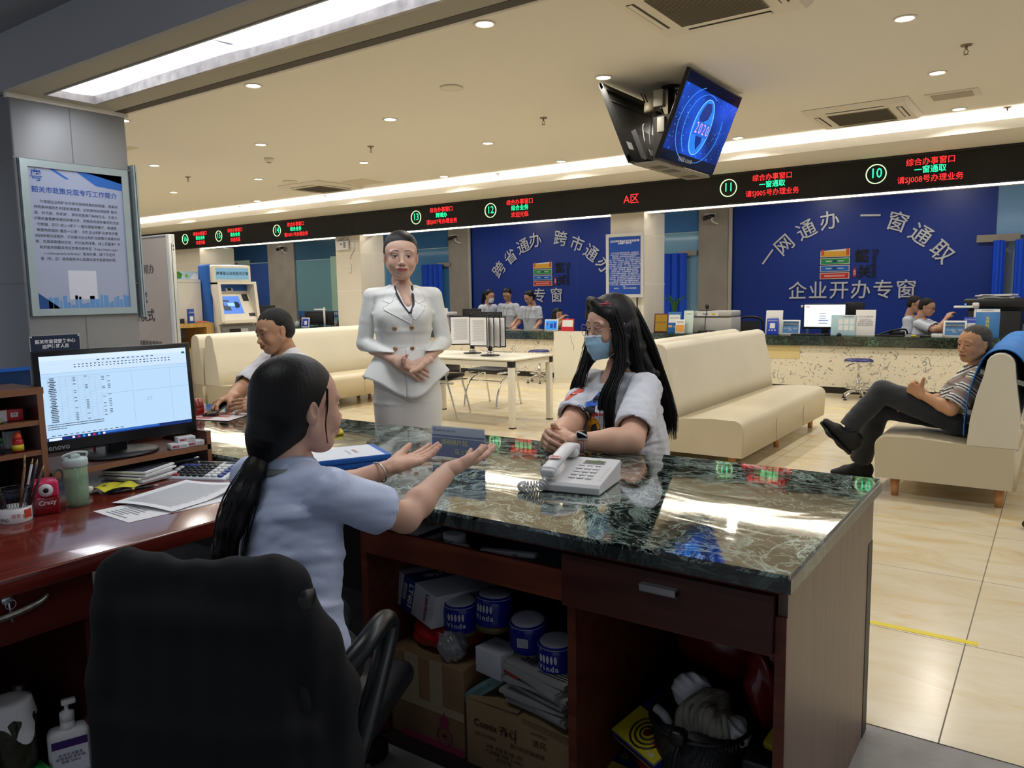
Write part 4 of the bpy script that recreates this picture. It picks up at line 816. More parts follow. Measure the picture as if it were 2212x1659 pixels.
tissue(-1.205,1.775,0.345,R(16),R(8),'third blue tissue pack, showing its barcode label',False)
tissue(-1.09,1.745,0.318,R(4),R(4),'rightmost blue tissue pack, resting on the newspapers')
box_thing('white_box','small plain white carton in front of the tissue packs','box',-1.275,1.715,0.292,0.10,0.085,0.075,mat('plain_white','#a9acb2',rough=0.6),R(-8),lambda t:t.use(INK).text('金号 毛巾',0.010,Matrix.Translation((0,0.01,0.0755))))
o=MB().use(mat('teal_box','#5f8084',rough=0.5));o.rbox(-0.115,0.115,-0.012,0.012,-0.016,0.016,r=0.002);o.use(YEL).lathe([(0.001,0.0),(0.01,0.0)],n=4)
o.use(mat('teal_lbl','#41585a')).text('一次性使用口罩',0.014,frame((-0.05,-0.0125,0),(1,0,0),(0,0,1))).use(mat('yellow_dot','#b0a03a')).box(0.04,0.052,-0.0128,-0.012,-0.006,0.006)
o=o.build('slim_box',None);o.location=(-1.285,1.70,0.262);o.rotation_euler=(0,R(-38),R(8));tag(o,'long slim teal carton leaning diagonally on the brown carton','box')
t=thing('cardboard_carton','brown carton printed with Comix lettering under the newspapers','carton',(-1.18,1.85,0.012))
MB().use(KRAFT2).rbox(-1.355,-0.985,1.66,1.98,0.012,0.215,r=0.004).build('carton',t)
q=MB().use(mat('flap','#86704d',rough=0.8));q.add([(-1.35,1.66,0.216),(-1.17,1.655,0.222),(-1.17,1.76,0.226),(-1.35,1.80,0.218)],[(0,1,2,3)],False).add([(-1.16,1.65,0.220),(-0.985,1.645,0.212),(-0.985,1.80,0.222),(-1.16,1.80,0.226)],[(0,1,2,3)],False);q.build('flap',t)
q=MB().use(mat('carton_ink','#2b2116',rough=0.8)).text('Comix 齐心',0.030,fy(-1.25,1.6585,0.150),bold=0.02).text('清风',0.024,fy(-1.10,1.6585,0.150)).text('AR43SQX',0.013,fy(-1.10,1.6585,0.178)).text('QX-RC0002',0.015,fy(-1.285,1.6585,0.118)).text('面巾纸(软抽)整箱',0.015,fy(-1.14,1.6585,0.118)).text('规格  数量 提 3层  6包\n产品等级 合格  1.446kg\n执行标准',0.013,fy(-1.22,1.6585,0.075),line=1.2).box(-1.18,-1.178,1.658,1.66,0.13,0.17)
q.build('print',t)
NEWS=mat('newsprint','#8b8a88',rough=0.8);rnd=random.Random(11)
news_lab=['at the bottom of','second from the bottom of','third from the bottom of','fourth from the bottom of','fifth from the bottom of','sixth, in the middle of','seventh from the bottom of','third from the top of','second from the top of','lying on top of']
for i in range(10):
 z=0.230+0.0125*i;rz=rnd.uniform(-0.16,0.12);dx=rnd.uniform(-0.014,0.014)
 def fn(o):
  def g(u,v):return(-0.110+0.22*u,-0.10+0.2*v,o+0.004*math.sin(u*3.0+i)+0.003*math.sin(v*5+i*2))
  return g
 q=MB().use(NEWS).grid(fn(0.010),12,10).grid(fn(0.0),12,10)
 for(a,b2,c,d2)in((0,0,1,0),(1,0,1,1),(0,1,0,0)):
  N=10;vs=[]
  for k in range(N+1):u=a+(c-a)*k/N;v=b2+(d2-b2)*k/N;vs+=[fn(0.0)(u,v),fn(0.010)(u,v)]
  q.add(vs,[(2*k,2*k+2,2*k+3,2*k+1)for k in range(N)],True)
 if i==9:
  q.use(INK);f=fn(0.0108)
  M=frame((-0.05,0.0,0.0145),(0,-1,0),(1,0,0));q.text('领导人和国\n总中正合作',0.030,M,bold=0.02)
  for k in range(16):q.add([f(.5+.0,.1+.05*k),f(.95,.1+.05*k),f(.95,.12+.05*k),f(.5,.12+.05*k)],[(0,1,2,3)],False)
 if i==7:q.use(REDP).box(-0.10,-0.04,-0.1005,-0.1,0.001,0.009)
 o=q.build('newspaper',None,world=False);o.location=(-1.105+dx,1.755+rnd.uniform(-.01,.01),z);o.rotation_euler=(0,0,rz-0.12)
 tag(o,'folded newspaper %s the pile on the Comix carton'%news_lab[i],'newspaper','newspapers on the carton')
TZ=0.629
for i,(m,w,d,h,lab,off)in enumerate((('#b3b3b6',.17,.20,.008,'wide grey folder at the bottom of the tray pile',(0,0)),('#c9c9c8',.13,.18,.010,'white notebook in the middle of the tray pile',(.01,.02)),('#1c2434',.12,.17,.012,'dark notebook with white pages in the tray',(0,.01)),('#dcdcd6',.12,.165,.010,'white-paged notebook on top of the tray pile',(-.006,0)))):
 box_thing('notebook',lab,'notebook',-1.585+off[0],1.72+off[1],TZ+0.0105*i,w,d,h,mat('tn'+m,m,rough=0.7),R(-9+3*i),lambda t:t.use(PAPER).box(-0.055,0.058,-0.078,0.078,0.002,0.008),'notebooks in the open tray')
t=thing('tape_roll','white labelled roll of tape standing in the open tray','tape roll',(-1.43,1.72,TZ))
MB().use(WHITE).lathe([(0.03,0),(0.034,0),(0.034,0.045),(0.02,0.046)],n=30).use(INK).text('DEEP OLIZA',0.010,fy(0,-0.0345,0.03),bold=0.03).build('roll',t,world=False)
for k in range(9):pass
t=thing('earphone_case','small glossy white rounded case in the open tray','case',(-1.375,1.675,TZ),R(12))
MB().use(WHITE).rbox(-0.034,0.034,-0.018,0.018,0,0.036,r=0.015,n=4).build('case',t,world=False)
o=MB().use(WHITE).rbox(-0.09,0.09,-0.012,0.012,0,0.014,r=0.004).use(GRL).box(0.02,0.035,-0.0125,-0.012,0.004,0.010).build('thermometer',None);o.location=(-1.22,1.70,TZ+0.022);o.rotation_euler=(0,R(-4),R(4));tag(o,'long white plastic stick lying on the folders in the tray','thermometer')
for i,(m,lab)in enumerate((('#16325e','navy folder at the bottom of the right tray pile'),('#1c56a4','blue folder in the right tray pile'),('#2f4f74','slate blue plastic sleeve in the right tray pile'),('#6e7a86','grey clear sleeve on top of the right tray pile'))):
 box_thing('file_folder',lab,'folder',-1.13-0.008*i,1.75,TZ+0.005*i,0.25-.01*i,0.21,0.0045,mat('ff'+m,m,rough=0.3),R(-3+2*i),None,'folders in the open tray')
curl_sheet('photo_card','small blue portrait card at the front of the tray',[(-1.50,1.625),(-1.45,1.625),(-1.45,1.66),(-1.50,1.66)],TZ+0.002,mat('card_blue','#2a5f8f',rough=0.4),lambda u,v:0.01*v)
def coilbox(x,y,z,rz,rx,ry,lab):
 t=thing('mosquito_coil_box',lab,'box',(x,y,z),0,'mosquito coil boxes');t.rotation_euler=(rx,ry,rz)
 q=MB().use(mat('coil_blue','#14206e',rough=0.4)).rbox(-0.085,0.085,-0.085,0.085,0,0.032,r=0.001)
 q.use(mat('coil_yellow','#b7a81e',rough=0.4)).box(-0.084,0.084,-0.084,0.02,0.0322,0.0328).box(-0.0853,0.0853,-0.0853,0.0853,0.001,0.004).box(-0.0853,0.0853,-0.0853,0.0853,0.028,0.031)
 q.use(BLK)
 pts=[((0.012+0.0068*a/(2*PI)*1.0*2)*math.cos(a),-0.028+(0.012+0.0136*a/(2*PI))*math.sin(a),0.0335)for a in[2*PI*i/20 for i in range(60)]]
 q.tube(pts,0.0028,4);q.use(REDP).lathe([(0.001,0.0332),(0.012,0.0332)],c=(0,-0.028,0),n=20).box(0.03,0.075,-0.045,-0.03,0.033,0.0336)
 q.use(mat('coil_yellow','#b7a81e')).text('蚊香',0.032,Matrix.Translation((0.02,0.055,0.0335)),bold=0.03).lathe([(0.001,0.0332),(0.014,0.0332)],c=(-0.045,0.055,0),n=20).use(WHITE).text('10盘',0.014,Matrix.Translation((0.055,-0.07,0.034)))
 q.build('carton',t,world=False);return t
coilbox(-0.815,1.80,0.205,R(-24),R(22),R(4),'upper blue and yellow mosquito coil box with a black spiral')
coilbox(-0.885,1.77,0.055,R(-6),R(8),0,'lower blue and yellow mosquito coil box at the bottom of the photo')
crumple('plastic_bag','orange-red plastic bag between the two coil boxes','bag',(-0.80,1.84,0.13),(0.075,0.07,0.06),mat('red_bag2','#8a2013',rough=0.3,trans=0.1),5,.35)
crumple('plastic_bag','big dark red plastic bag hanging at the back of the right compartment','bag',(-0.70,2.05,0.42),(0.15,0.09,0.12),mat('red_bag3','#5a0c10',rough=0.22,trans=0.1),8,.3)
crumple('plastic_bag','thin red plastic bag draped beside the yellow soap','bag',(-0.575,1.93,0.36),(0.045,0.06,0.11),mat('red_bag4','#76161c',rough=0.22,trans=0.1),12,.4)
t=thing('mesh_basket','round black wire mesh waste basket stuffed with cloths','basket',(-0.70,1.80,0.0))
q=MB().use(BLK);q.tube([(0.125*math.cos(2*PI*i/40),0.125*math.sin(2*PI*i/40),0.29)for i in range(40)],0.006,8,True);q.build('rim',t,world=False)
mm=mat('mesh_black','#101013',rough=0.5);ns,lk,pb=nodes(mm)
tc=ns.new('ShaderNodeTexCoord');w1=ns.new('ShaderNodeTexVoronoi');w1.inputs['Scale'].default_value=190;lk.new(tc.outputs['Object'],w1.inputs['Vector']);w1.inputs['Randomness'].default_value=0.15
cmp_=ns.new('ShaderNodeMath');cmp_.operation='GREATER_THAN';cmp_.inputs[1].default_value=0.36;lk.new(w1.outputs['Distance'],cmp_.inputs[0]);lk.new(cmp_.outputs[0],pb.inputs['Alpha'])
MB().use(mm).lathe([(0.085,0.006),(0.125,0.288)],n=48).build('mesh_wall',t,world=False)
MB().use(BLK).lathe([(0.001,0.002),(0.088,0.002),(0.088,0.012)],n=32).build('base',t,world=False)
MB().use(BLK).tube(smooth_path([(0.0,-0.13,0.29),(-0.01,-0.145,0.22),(0.0,-0.12,0.05)]),0.006,8).rbox(-0.022,0.018,-0.155,-0.115,0.285,0.325,r=0.012,n=3).build('handle',t,world=False)
CLOTH=mat('cloth_cream','#8c8678',rough=0.9,bump=(60,0.5))
q=MB().use(CLOTH)
for k in range(9):
 pts=smooth_path([(-0.72+0.012*k+0.01*math.sin(k),1.735+0.004*k,0.25),(-0.73+0.014*k,1.745,0.325+0.012*math.sin(k*1.7)),(-0.70+0.008*k,1.80,0.355-0.004*k),(-0.66,1.87,0.33)],6);q.tube(pts,[0.011+0.004*math.sin(k+i*.5)for i in range(len(pts))],8)
o=q.build('rolled_cloth',None);tag(o,'bundle of folded cream cloth sticking out of the mesh basket','cloth')
crumple('tissue_paper','crumpled white paper behind the rolled cloth in the basket','paper',(-0.745,1.86,0.32),(0.05,0.04,0.045),PAPER,21,.25)
crumple('plastic_bag','crumpled white plastic at the right in the mesh basket','bag',(-0.625,1.80,0.275),(0.045,0.05,0.038),WHITE,22,.35)
o=MB().use(mat('rag_white','#9f9f9f',rough=0.6)).tube(smooth_path([(-0.80,1.75,0.31),(-0.77,1.74,0.30),(-0.75,1.745,0.26),(-0.745,1.75,0.2)]),[0.012]*25,8).build('spray_nozzle',None);tag(o,'white bent plastic tube at the left in the mesh basket','tube')
o=MB().use(mat('soap_yellow','#b5a02a',rough=0.5)).rbox(-0.016,0.016,-0.05,0.05,-0.018,0.018,r=0.008,n=3).build('sponge',None);o.location=(-0.515,1.84,0.285);o.rotation_euler=(R(24),0,R(-14));tag(o,'yellow soap bar on the dark box at the right','soap')
o=MB().use(mat('dark_bin','#0c1216',rough=0.5)).rbox(-0.57,-0.462,1.72,2.0,0.012,0.265,r=0.01).build('dark_box',None);tag(o,'dark plastic box in the right corner of the compartment','box')
# ================================================================ HALL FURNITURE
LEATH=mat('cream_leather','#d6cfbb',rough=0.42,bump=(9,0.12),noise=(1.6,0.08));LEATS=mat('beige_leather','#c6ba9e',rough=0.38,bump=(9,0.12),noise=(1.6,0.08));BEECH=mat('beech','#c08a5a',rough=0.5)
SEAM=mat('seam','#a89a78',rough=0.7)
def sofa_mesh(t,L,seams=2,depth=0.80,ht=0.97,hs=0.41):
 """local: seat front at x=depth, back rear at x=0, runs along +y from 0 to L"""
 def rnd_prism(prof,y0,y1,r,m,nm,n=6):
  q=MB().use(m);K=len(prof);cx=sum(p[0]for p in prof)/K;cz=sum(p[1]for p in prof)/K;rings=[]
  ys=[(y0,.965),(y0+r*.12,.982),(y0+r*.45,.996),(y0+r,1.0),(y1-r,1.0),(y1-r*.45,.996),(y1-r*.12,.982),(y1,.965)]
  vs=[]
  for y,s in ys:
   for x,z in prof:vs.append((cx+(x-cx)*s,y,cz+(z-cz)*s if z>0.14 else z))
  fs=[(a*K+i,a*K+(i+1)%K,(a+1)*K+(i+1)%K,(a+1)*K+i)for a in range(len(ys)-1)for i in range(K)]
  q.add(vs,fs,True);o=len(q.v)-len(vs);q.f+=[[o+i for i in range(K-1,-1,-1)],[o+(len(ys)-1)*K+i for i in range(K)]];q.mi+=[q.cur]*2;q.sm+=[False]*2
  return q
 def arc(cx,cz,r,a0,a1,n=7):return[(cx+r*math.cos(R(a0+(a1-a0)*i/n)),cz+r*math.sin(R(a0+(a1-a0)*i/n)))for i in range(n+1)]
 seat=[(0.0,0.13),(depth-0.01,0.13)]+arc(depth-0.075,hs-0.075,0.075,0,80)+[(depth-0.25,hs+0.004),(0.2,hs-0.02),(0.0,hs-0.02)]
 q=rnd_prism(seat,0,L,0.05,LEATS,'seat');q.use(SEAM)
 for k in range(seams):
  y=L*(k+1)/(seams+1);q.box(depth-0.002,depth+0.001,y-0.002,y+0.002,0.14,hs-0.08)
 q.build('seat',t,world=False)
 back=[(0.0,hs-0.03),(0.275,hs-0.03),(0.262,0.55),(0.235,0.70),(0.20,0.83)]+arc(0.115,ht-0.075,0.075,20,170)+[(0.03,0.80),(0.0,0.6)]
 q=rnd_prism(back,0.0,L,0.05,LEATH,'back');q.build('backrest',t,world=False)
 for x in(0.09,depth-0.12):
  for y in((0.10,L*.5,L-0.10)if L>1.6 else(0.1,L-0.1)):
   MB().use(BEECH).cyl((x,y,0.131),(x,y,0),0.031,0.022,16).build('leg',t,world=False)
t=thing('waiting_sofa','long cream leather sofa with its back to the masked woman, right of her','sofa',(-2.67,5.60,0));sofa_mesh(t,2.45)
t=thing('waiting_sofa','cream sofa half hidden behind the long one it stands back to back with','sofa',(-2.69,8.05,0),PI);sofa_mesh(t,2.45)
t=thing('waiting_sofa','cream sofa on which the man in the striped shirt sits','sofa',(-0.17,7.95,0),PI);sofa_mesh(t,2.45)
t=thing('waiting_sofa','long cream sofa behind the smiling man and the woman in the white suit','sofa',(-8.02,5.25,0));sofa_mesh(t,2.6)
t=thing('waiting_sofa','cream sofa facing away on the left, back to back with the long one','sofa',(-8.06,7.85,0),PI);sofa_mesh(t,2.6)
BLUC=mat('blue_cloth','#2b6fb8',rough=0.85,bump=(40,0.2));
t=thing('sofa_cover','blue cloth cover with pale straps draped over the back of the right sofa','sofa cover',(-0.3,6.6,0.97))
pr_=[(-0.462,0.435),(-0.448,0.55),(-0.423,0.70),(-0.385,0.84),(-0.35,0.935),(-0.29,0.978),(-0.235,0.975),(-0.185,0.94),(-0.155,0.88),(-0.148,0.72),(-0.150,0.56)]
pr_=[(p.x,p.z)for p in smooth_path([(a,0,b)for a,b in pr_],3)]
def fn(u,v):
 i=u*(len(pr_)-1);k=min(int(i),len(pr_)-2);f=i-k;x=pr_[k][0]*(1-f)+pr_[k+1][0]*f;z=pr_[k][1]*(1-f)+pr_[k+1][1]*f
 w=0.004*math.sin(v*40+u*6)+0.003*math.sin(v*17)
 return(x+(-w-.022*math.sin(PI*min(u*1.6,1))if x<-.28 else w),5.53+2.38*v,z+0.008+w)
def fn2(u,v):p=fn(u,v);return(p[0]+(0.004 if p[0]<-.28 else-0.004),p[1]+(0.0),p[2]-0.004)
q=MB().use(BLUC).grid(fn,30,40);o=q.build('cloth',t);m_=o.modifiers.new('s','SOLIDIFY');m_.thickness=0.006;m_.offset=0
q=MB().use(mat('strap_cream','#cfcabb',rough=0.8))
for x0,z0,x1,z1 in((-0.395,0.83,-0.15,0.76),(-0.455,0.575,-0.15,0.50)):
 q.add([(x0,5.592,z0),(x1,5.592,z1),(x1,5.592,z1+0.03),(x0,5.592,z0+0.03),(x0,5.60,z0),(x1,5.60,z1),(x1,5.60,z1+0.03),(x0,5.60,z0+0.03)],[(0,1,2,3),(4,7,6,5),(0,4,5,1),(3,2,6,7)],False)
 q.build('strap',t);q=MB().use(mat('strap_cream','#cfcabb'))
TW_=mat('table_white','#d9d4c4',rough=0.4)
t=thing('writing_table','white square-legged writing table with black corner joints in the hall','table',(-5.3,6.8,0))
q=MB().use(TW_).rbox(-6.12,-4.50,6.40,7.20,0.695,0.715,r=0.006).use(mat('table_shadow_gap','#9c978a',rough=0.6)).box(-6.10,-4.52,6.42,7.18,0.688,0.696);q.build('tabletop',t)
MB().use(TW_).box(-6.1,-4.52,6.415,6.445,0.635,0.688).box(-6.1,-4.52,7.155,7.185,0.635,0.688).box(-4.55,-4.52,6.415,7.185,0.635,0.688).box(-6.10,-6.07,6.415,7.185,0.635,0.688).build('frame',t)
for x in(-6.08,-4.56):
 for y in(6.43,7.14):
  l=MB().use(TW_).rbox(x-0.012,x+0.045,y-0.022,y+0.035,0.012,0.64,r=0.004).build('leg',t)
  MB().use(BLK).box(x-0.014,x+0.047,y-0.024,y+0.037,0.632,0.692).box(x-0.012,x+0.045,y-0.022,y+0.035,0,0.013).build('corner_joint',l)
def binder(x,y,lab,rz,nleft,nright):
 t=thing('flip_binder',lab,'document stand',(x,y,0.715),rz)
 MB().use(BLK).lathe([(0.001,0),(0.10,0),(0.105,0.004),(0.10,0.011),(0.02,0.013),(0.001,0.013)],n=36).build('base',t,world=False)
 MB().use(CHROME).cyl((0,0,0.012),(0,0,0.03),0.04).cyl((0,0,0.03),(0,0,0.055),0.03).use(BLK).cyl((0,0,0.05),(0,0,0.12),0.028,0.02).rbox(-0.02,0.02,-0.02,0.02,0.1,0.45,r=0.005).build('post',t,world=False)
 for k in range(nleft+nright):
  a=(R(182-14*k)if k<nleft else R(-8-17*(k-nleft)))
  q=MB();q.T=TR((0,-0.025-0.0*k,0.10),a);
  q.use(mat('binder_frame','#0c0e1c',rough=0.4)).box(0.015,0.245,-0.004,0.004,0.0,0.325).use(PAPER).box(0.025,0.235,-0.0055,0.0055,0.012,0.312)
  q.use(GRL)
  s_=1 if math.cos(a)<0 else-1
  if k in(0,nleft):
   for j in range(22):q.box(0.05,0.21-0.03*((j*7)%5)/5,-0.0062,0.0062,0.06+0.0105*j,0.063+0.0105*j)
  p=q.build('page',t,world=False)
 return t
binder(-5.02,6.72,'nearer black flip-frame document stand on the white table',R(2),1,4)
binder(-5.42,6.92,'farther black flip-frame document stand on the white table',R(30),2,2)
MB_SEAT=mat('seat_black','#15171b',rough=0.5)
def chrome_chair(name,lab,x,y,rz):
 t=thing(name,lab,'chair',(x,y,0),rz,'chrome chairs at the table')
 MB().use(MB_SEAT).rbox(-0.23,0.23,-0.21,0.22,0.43,0.47,r=0.02,n=3).build('seat',t,world=False)
 for sx in(-1,1):
  X=sx*0.245
  MB().use(CHROME).tube(smooth_path([(X,-0.26,0.0),(X,-0.22,0.18),(X,-0.12,0.32),(X,0.05,0.38),(X,0.24,0.40)],5),0.012,8).build('leg',t,world=False)
  MB().use(CHROME).tube(smooth_path([(X,0.27,0.0),(X,0.21,0.25),(X,0.16,0.44),(X,0.14,0.66)],5),0.012,8).build('leg',t,world=False)
  MB().use(CHROME).tube([(X,-0.22,0.42),(X,0.18,0.42)],0.011,8).build('side_rail',t,world=False)
 MB().use(CHROME).tube([(-0.245,-0.12,0.315),(0.245,-0.12,0.315)],0.009,8).build('stretcher',t,world=False)
 MB().use(MB_SEAT).rbox(-0.2,0.2,0.13,0.16,0.52,0.66,r=0.012).build('backrest',t,world=False)
 return t
chrome_chair('visitor_chair','chrome-legged black chair pushed in behind the white table',-5.76,7.74,R(0))
chrome_chair('visitor_chair','chrome-legged chair half hidden behind the woman in the white suit',-5.78,6.78,R(-70))
def stool(lab,x,y):
 t=thing('round_stool',lab,'stool',(x,y,0))
 MB().use(mat('stool_blue','#232a6c',rough=0.3)).lathe([(0.001,0.505),(0.14,0.504),(0.165,0.492),(0.168,0.48)],n=36).build('cushion',t,world=False)
 MB().use(CHROME).lathe([(0.165,0.482),(0.172,0.478),(0.172,0.462),(0.160,0.458),(0.03,0.455)],n=36).build('seat_rim',t,world=False)
 MB().use(CHROME).cyl((0,0,0.28),(0,0,0.46),0.013).cyl((0,0,0.09),(0,0,0.29),0.024).build('post',t,world=False)
 MB().use(CHROME).tube([(0.14*math.cos(2*PI*i/32),0.14*math.sin(2*PI*i/32),0.145)for i in range(32)],0.008,8,True).build('foot_ring',t,world=False)
 for k in range(5):
  a=2*PI*k/5+0.3;l=MB().use(CHROME).tube(smooth_path([(0.02*math.cos(a),0.02*math.sin(a),0.10),(0.10*math.cos(a),0.10*math.sin(a),0.10),(0.19*math.cos(a),0.19*math.sin(a),0.045)],4),0.011,8).build('leg',t,world=False)
  MB().use(BLK).lathe([(0.022,0),(0.022,0.012),(0.008,0.018),(0.008,0.045)],c=(0.19*math.cos(a),0.19*math.sin(a),0),n=14).build('foot',l,world=False)
 MB().use(BLK).tube([(-0.03,0,0.45),(-0.09,-0.03,0.435),(-0.14,-0.03,0.40)],0.006,6).build('lever',t,world=False)
stool('round dark blue stool on a chrome post before the right counter',-2.02,10.30)
stool('round blue stool mostly hidden behind the white table and papers',-6.6,10.1)
YT=mat('tape_yellow','#d8c425',rough=0.5)
o=MB().use(YT).box(-0.60,-0.198,3.345,3.38,0.0,0.0012).build('floor_tape',None);tag(o,'bright yellow tape strip on the floor beside the near counter','floor tape')
o=MB().use(mat('tape_faded','#d9c36a',rough=0.6)).box(-8.2,-5.0,9.25,9.29,0.0,0.0012).build('floor_tape',None);tag(o,'faded yellow line on the floor before the left counter','floor tape')
o=MB().use(mat('tape_faded','#d9c36a',rough=0.6)).box(-2.4,0.5,9.35,9.39,0.0,0.0012).build('floor_tape',None);tag(o,'faded yellow line on the floor before the right counter','floor tape')
STN=mat('speckled_stone','#dcd4bf',rough=0.35);ns,lk,pb=nodes(STN)
tc=ns.new('ShaderNodeTexCoord');n1=ns.new('ShaderNodeTexNoise');n1.inputs['Scale'].default_value=12;n1.inputs['Detail'].default_value=4;n1.inputs['Distortion'].default_value=2.2;n1.inputs['Roughness'].default_value=0.55;lk.new(tc.outputs['Object'],n1.inputs['Vector'])
mr=ns.new('ShaderNodeMapRange');mr.inputs['From Min'].default_value=0.595;mr.inputs['From Max'].default_value=0.61;lk.new(n1.outputs['Fac'],mr.inputs[0])
mx=ns.new('ShaderNodeMixRGB');lk.new(mr.outputs[0],mx.inputs[0]);mx.inputs[1].default_value=(*lin('#dcd4bf'),1);mx.inputs[2].default_value=(*lin('#8f9086'),1);lk.new(mx.outputs[0],pb.inputs['Base Color'])
FMARB=marble_mat('far_marble',base='#0a100d',v1='#4f7a62',scale=1.0,rough=0.12)
def far_counter(lab,x0,x1):
 t=thing('far_counter',lab,'counter',((x0+x1)/2,11.1,0))
 MB().use(FMARB).box(x0,x1,10.70,11.45,0.725,0.758).box(x0,x1,10.71,10.74,0.625,0.725).build('worktop',t)
 MB().use(STN).box(x0+0.02,x1-0.02,10.76,10.80,0.085,0.625).build('front_panel',t)
 MB().use(mat('plinth_black','#17140f',rough=0.4)).box(x0+0.02,x1-0.02,10.765,10.81,0,0.085).build('plinth',t)
 MB().use(mat('counter_body','#40302a',rough=0.6)).box(x1-0.03,x1-0.018,10.8,11.4,0,0.725).box(x0+0.05,x1-0.05,11.40,11.42,0.1,0.725).build('side_panel',t)
 return t
far_counter('left far counter with speckled cream stone front and green marble edge',-11.3,-6.72)
t=far_counter('right far counter with speckled cream stone front and green marble edge',-5.12,-0.46)
MB().use(mat('kraft_patch','#cdbd86',rough=0.6)).box(-3.45,-2.85,10.756,10.76,0.44,0.62).build('patch',t)
far_counter('farthest left counter below windows 14 to 16',-16.6,-12.05)
o=MB().use(mat('pier_white','#e0dccb',rough=0.35)).box(-6.72,-5.12,10.72,10.955,0,0.757).build('counter_pier',None);tag(o,'plain white stone pier with green stains between the two far counters','pier',kind='structure')
q=MB().use(mat('green_stain','#6f8f78',rough=0.5)).tube(smooth_path([(-6.40,10.7205,0.70),(-6.38,10.7205,0.60),(-6.34,10.7205,0.52),(-6.36,10.7205,0.46)]),[0.004]*25,4).tube(smooth_path([(-6.16,10.7205,0.72),(-6.10,10.7205,0.64),(-6.14,10.7205,0.58),(-6.20,10.7205,0.50)]),[0.004+0.012*math.sin(PI*i/24)for i in range(25)],4)
q.build('stain',o)
t=thing('notice_board','framed blue notice board full of white text before the cream column','notice board',(-5.5,10.86,0))
x0,x1,z0,z1,Y=-5.84,-5.20,1.29,2.265,10.88
MB().use(mat('silver_frame','#c8c9c9',rough=0.4,metal=0.3)).box(x0,x1,Y-0.012,Y+0.012,z1-0.05,z1).box(x0,x1,Y-0.012,Y+0.012,z0,z0+0.05).box(x0,x0+0.05,Y-0.012,Y+0.012,z0+.05,z1-.05).box(x1-0.05,x1,Y-0.012,Y+0.012,z0+.05,z1-.05).build('frame',t)
MB().use(mat('notice_blue','#1b47a2',rough=0.3)).box(x0+0.04,x1-0.04,Y-0.006,Y+0.01,z0+0.04,z1-0.04).build('panel',t)
NW=mat('notice_white','#dfe4ee',rough=0.5)
q=MB().use(NW).text('登记代理涉电信网络新型违法犯罪\n法律责任告知书',0.033,fy((x0+x1)/2,Y-0.007,2.13),bold=0.02)
q.text('为严厉打击电信网络新型违法犯罪，从源头解决非\n法买卖公司注册，营业执照等用于电信网络新型违法\n犯罪的问题，维护良好的市场经济秩序如下：\n一、涉告事业组织罚（一）《刑法》第二百八十条规定\n伪造、变造、买卖或者盗窃、抢夺、毁灭国家机关的公文\n证件、印章的，处三年以下有期徒刑、拘役、管制或者\n剥夺政治权利，并处罚金；情节严重的，处三年以上十年\n以下有期徒刑，并处罚金。（二）《刑法》第二百八十七条\n规定，明知他人利用信息网络实施犯罪，为其犯罪提供\n互联网接入、服务器托管、网络存储等技术支持\n或者提供广告推广、支付结算等帮助，情节严重的\n处三年以下有期徒刑或者拘役，并处或者单处罚金。\n二、未来登记机构，构成犯罪的，依照《刑法》第二百八\n十条之规定，从实质审查机关追究企业登记责任。给予\n行政处罚的，由公安机关依照《治安管理处罚法》规定\n三、明知办理公司注册，营业执照等用于涉及电信\n网络诈骗罪犯活动，或协助办理的，依照《刑法》第二百八\n十七条之二规定，以帮助信息网络犯罪活动罪追究刑事\n责任。\n  特此告知              韶关市市场监督管理局',0.0215,fy((x0+x1)/2,Y-0.007,1.70),bold=0.004,line=1.32)
q.build('lettering',t)
MB().use(BLK).cyl((-5.32,10.90,0),(-5.32,10.90,1.30),0.012).cyl((-5.32,10.90,0),(-5.32,10.90,0.02),0.16).build('stand',t)
fx=lambda x,y,z:frame((x,y,z),(0,1,0),(0,0,1))
t=thing('framed_poster','framed blue and white policy poster on the grey near pillar','poster',(-5.09,2.52,1.75))
y0,y1,z0,z1,X=2.196,2.850,1.288,2.220,-5.098
q=MB().use(mat('poster_alu','#aebdc0',rough=0.3,metal=0.6));w=0.042
for(a,b2,c,d2)in((y0,y1,z1-w,z1),(y0,y1,z0,z0+w),(y0,y0+w,z0+w,z1-w),(y1-w,y1,z0+w,z1-w)):q.box(X,X+0.022,a,b2,c,d2)
q.use(mat('poster_alu_lip','#7f8a8d',rough=0.4,metal=0.6)).box(X,X+0.010,y0-0.004,y1+0.004,z0-0.004,z1+0.004);q.build('frame',t)
MB().use(mat('poster_paper','#9ea6bd',rough=0.25)).box(X,X+0.012,y0+w*.9,y1-w*.9,z0+w*.9,z1-w*.9).build('sheet',t)
q=MB();Xp=X+0.0125;PB=mat('poster_blue','#2a63b4',rough=0.3);iy0,iy1,iz0,iz1=y0+w,y1-w,z0+w,z1-w
def fpoly(q,pts):q.add([(Xp,y,z)for y,z in pts],[tuple(range(len(pts)))],False)
q.use(PB);fpoly(q,[(2.52,iz1),(iy1,iz1),(iy1,2.085),(2.64,2.10)]);fpoly(q,[(2.36,iz1),(2.39,iz1),(2.48,2.125),(2.455,2.125)]);q.use(mat('poster_blue2','#1c4786',rough=0.3));fpoly(q,[(2.58,iz1),(iy1,iz1),(iy1,2.13)]);fpoly(q,[(iy0,iz0),(iy0+0.13,iz0),(iy0,iz0+0.10)])
q.use(mat('poster_city','#5f8ec4',rough=0.4));rnd=random.Random(5);y=iy0+0.06
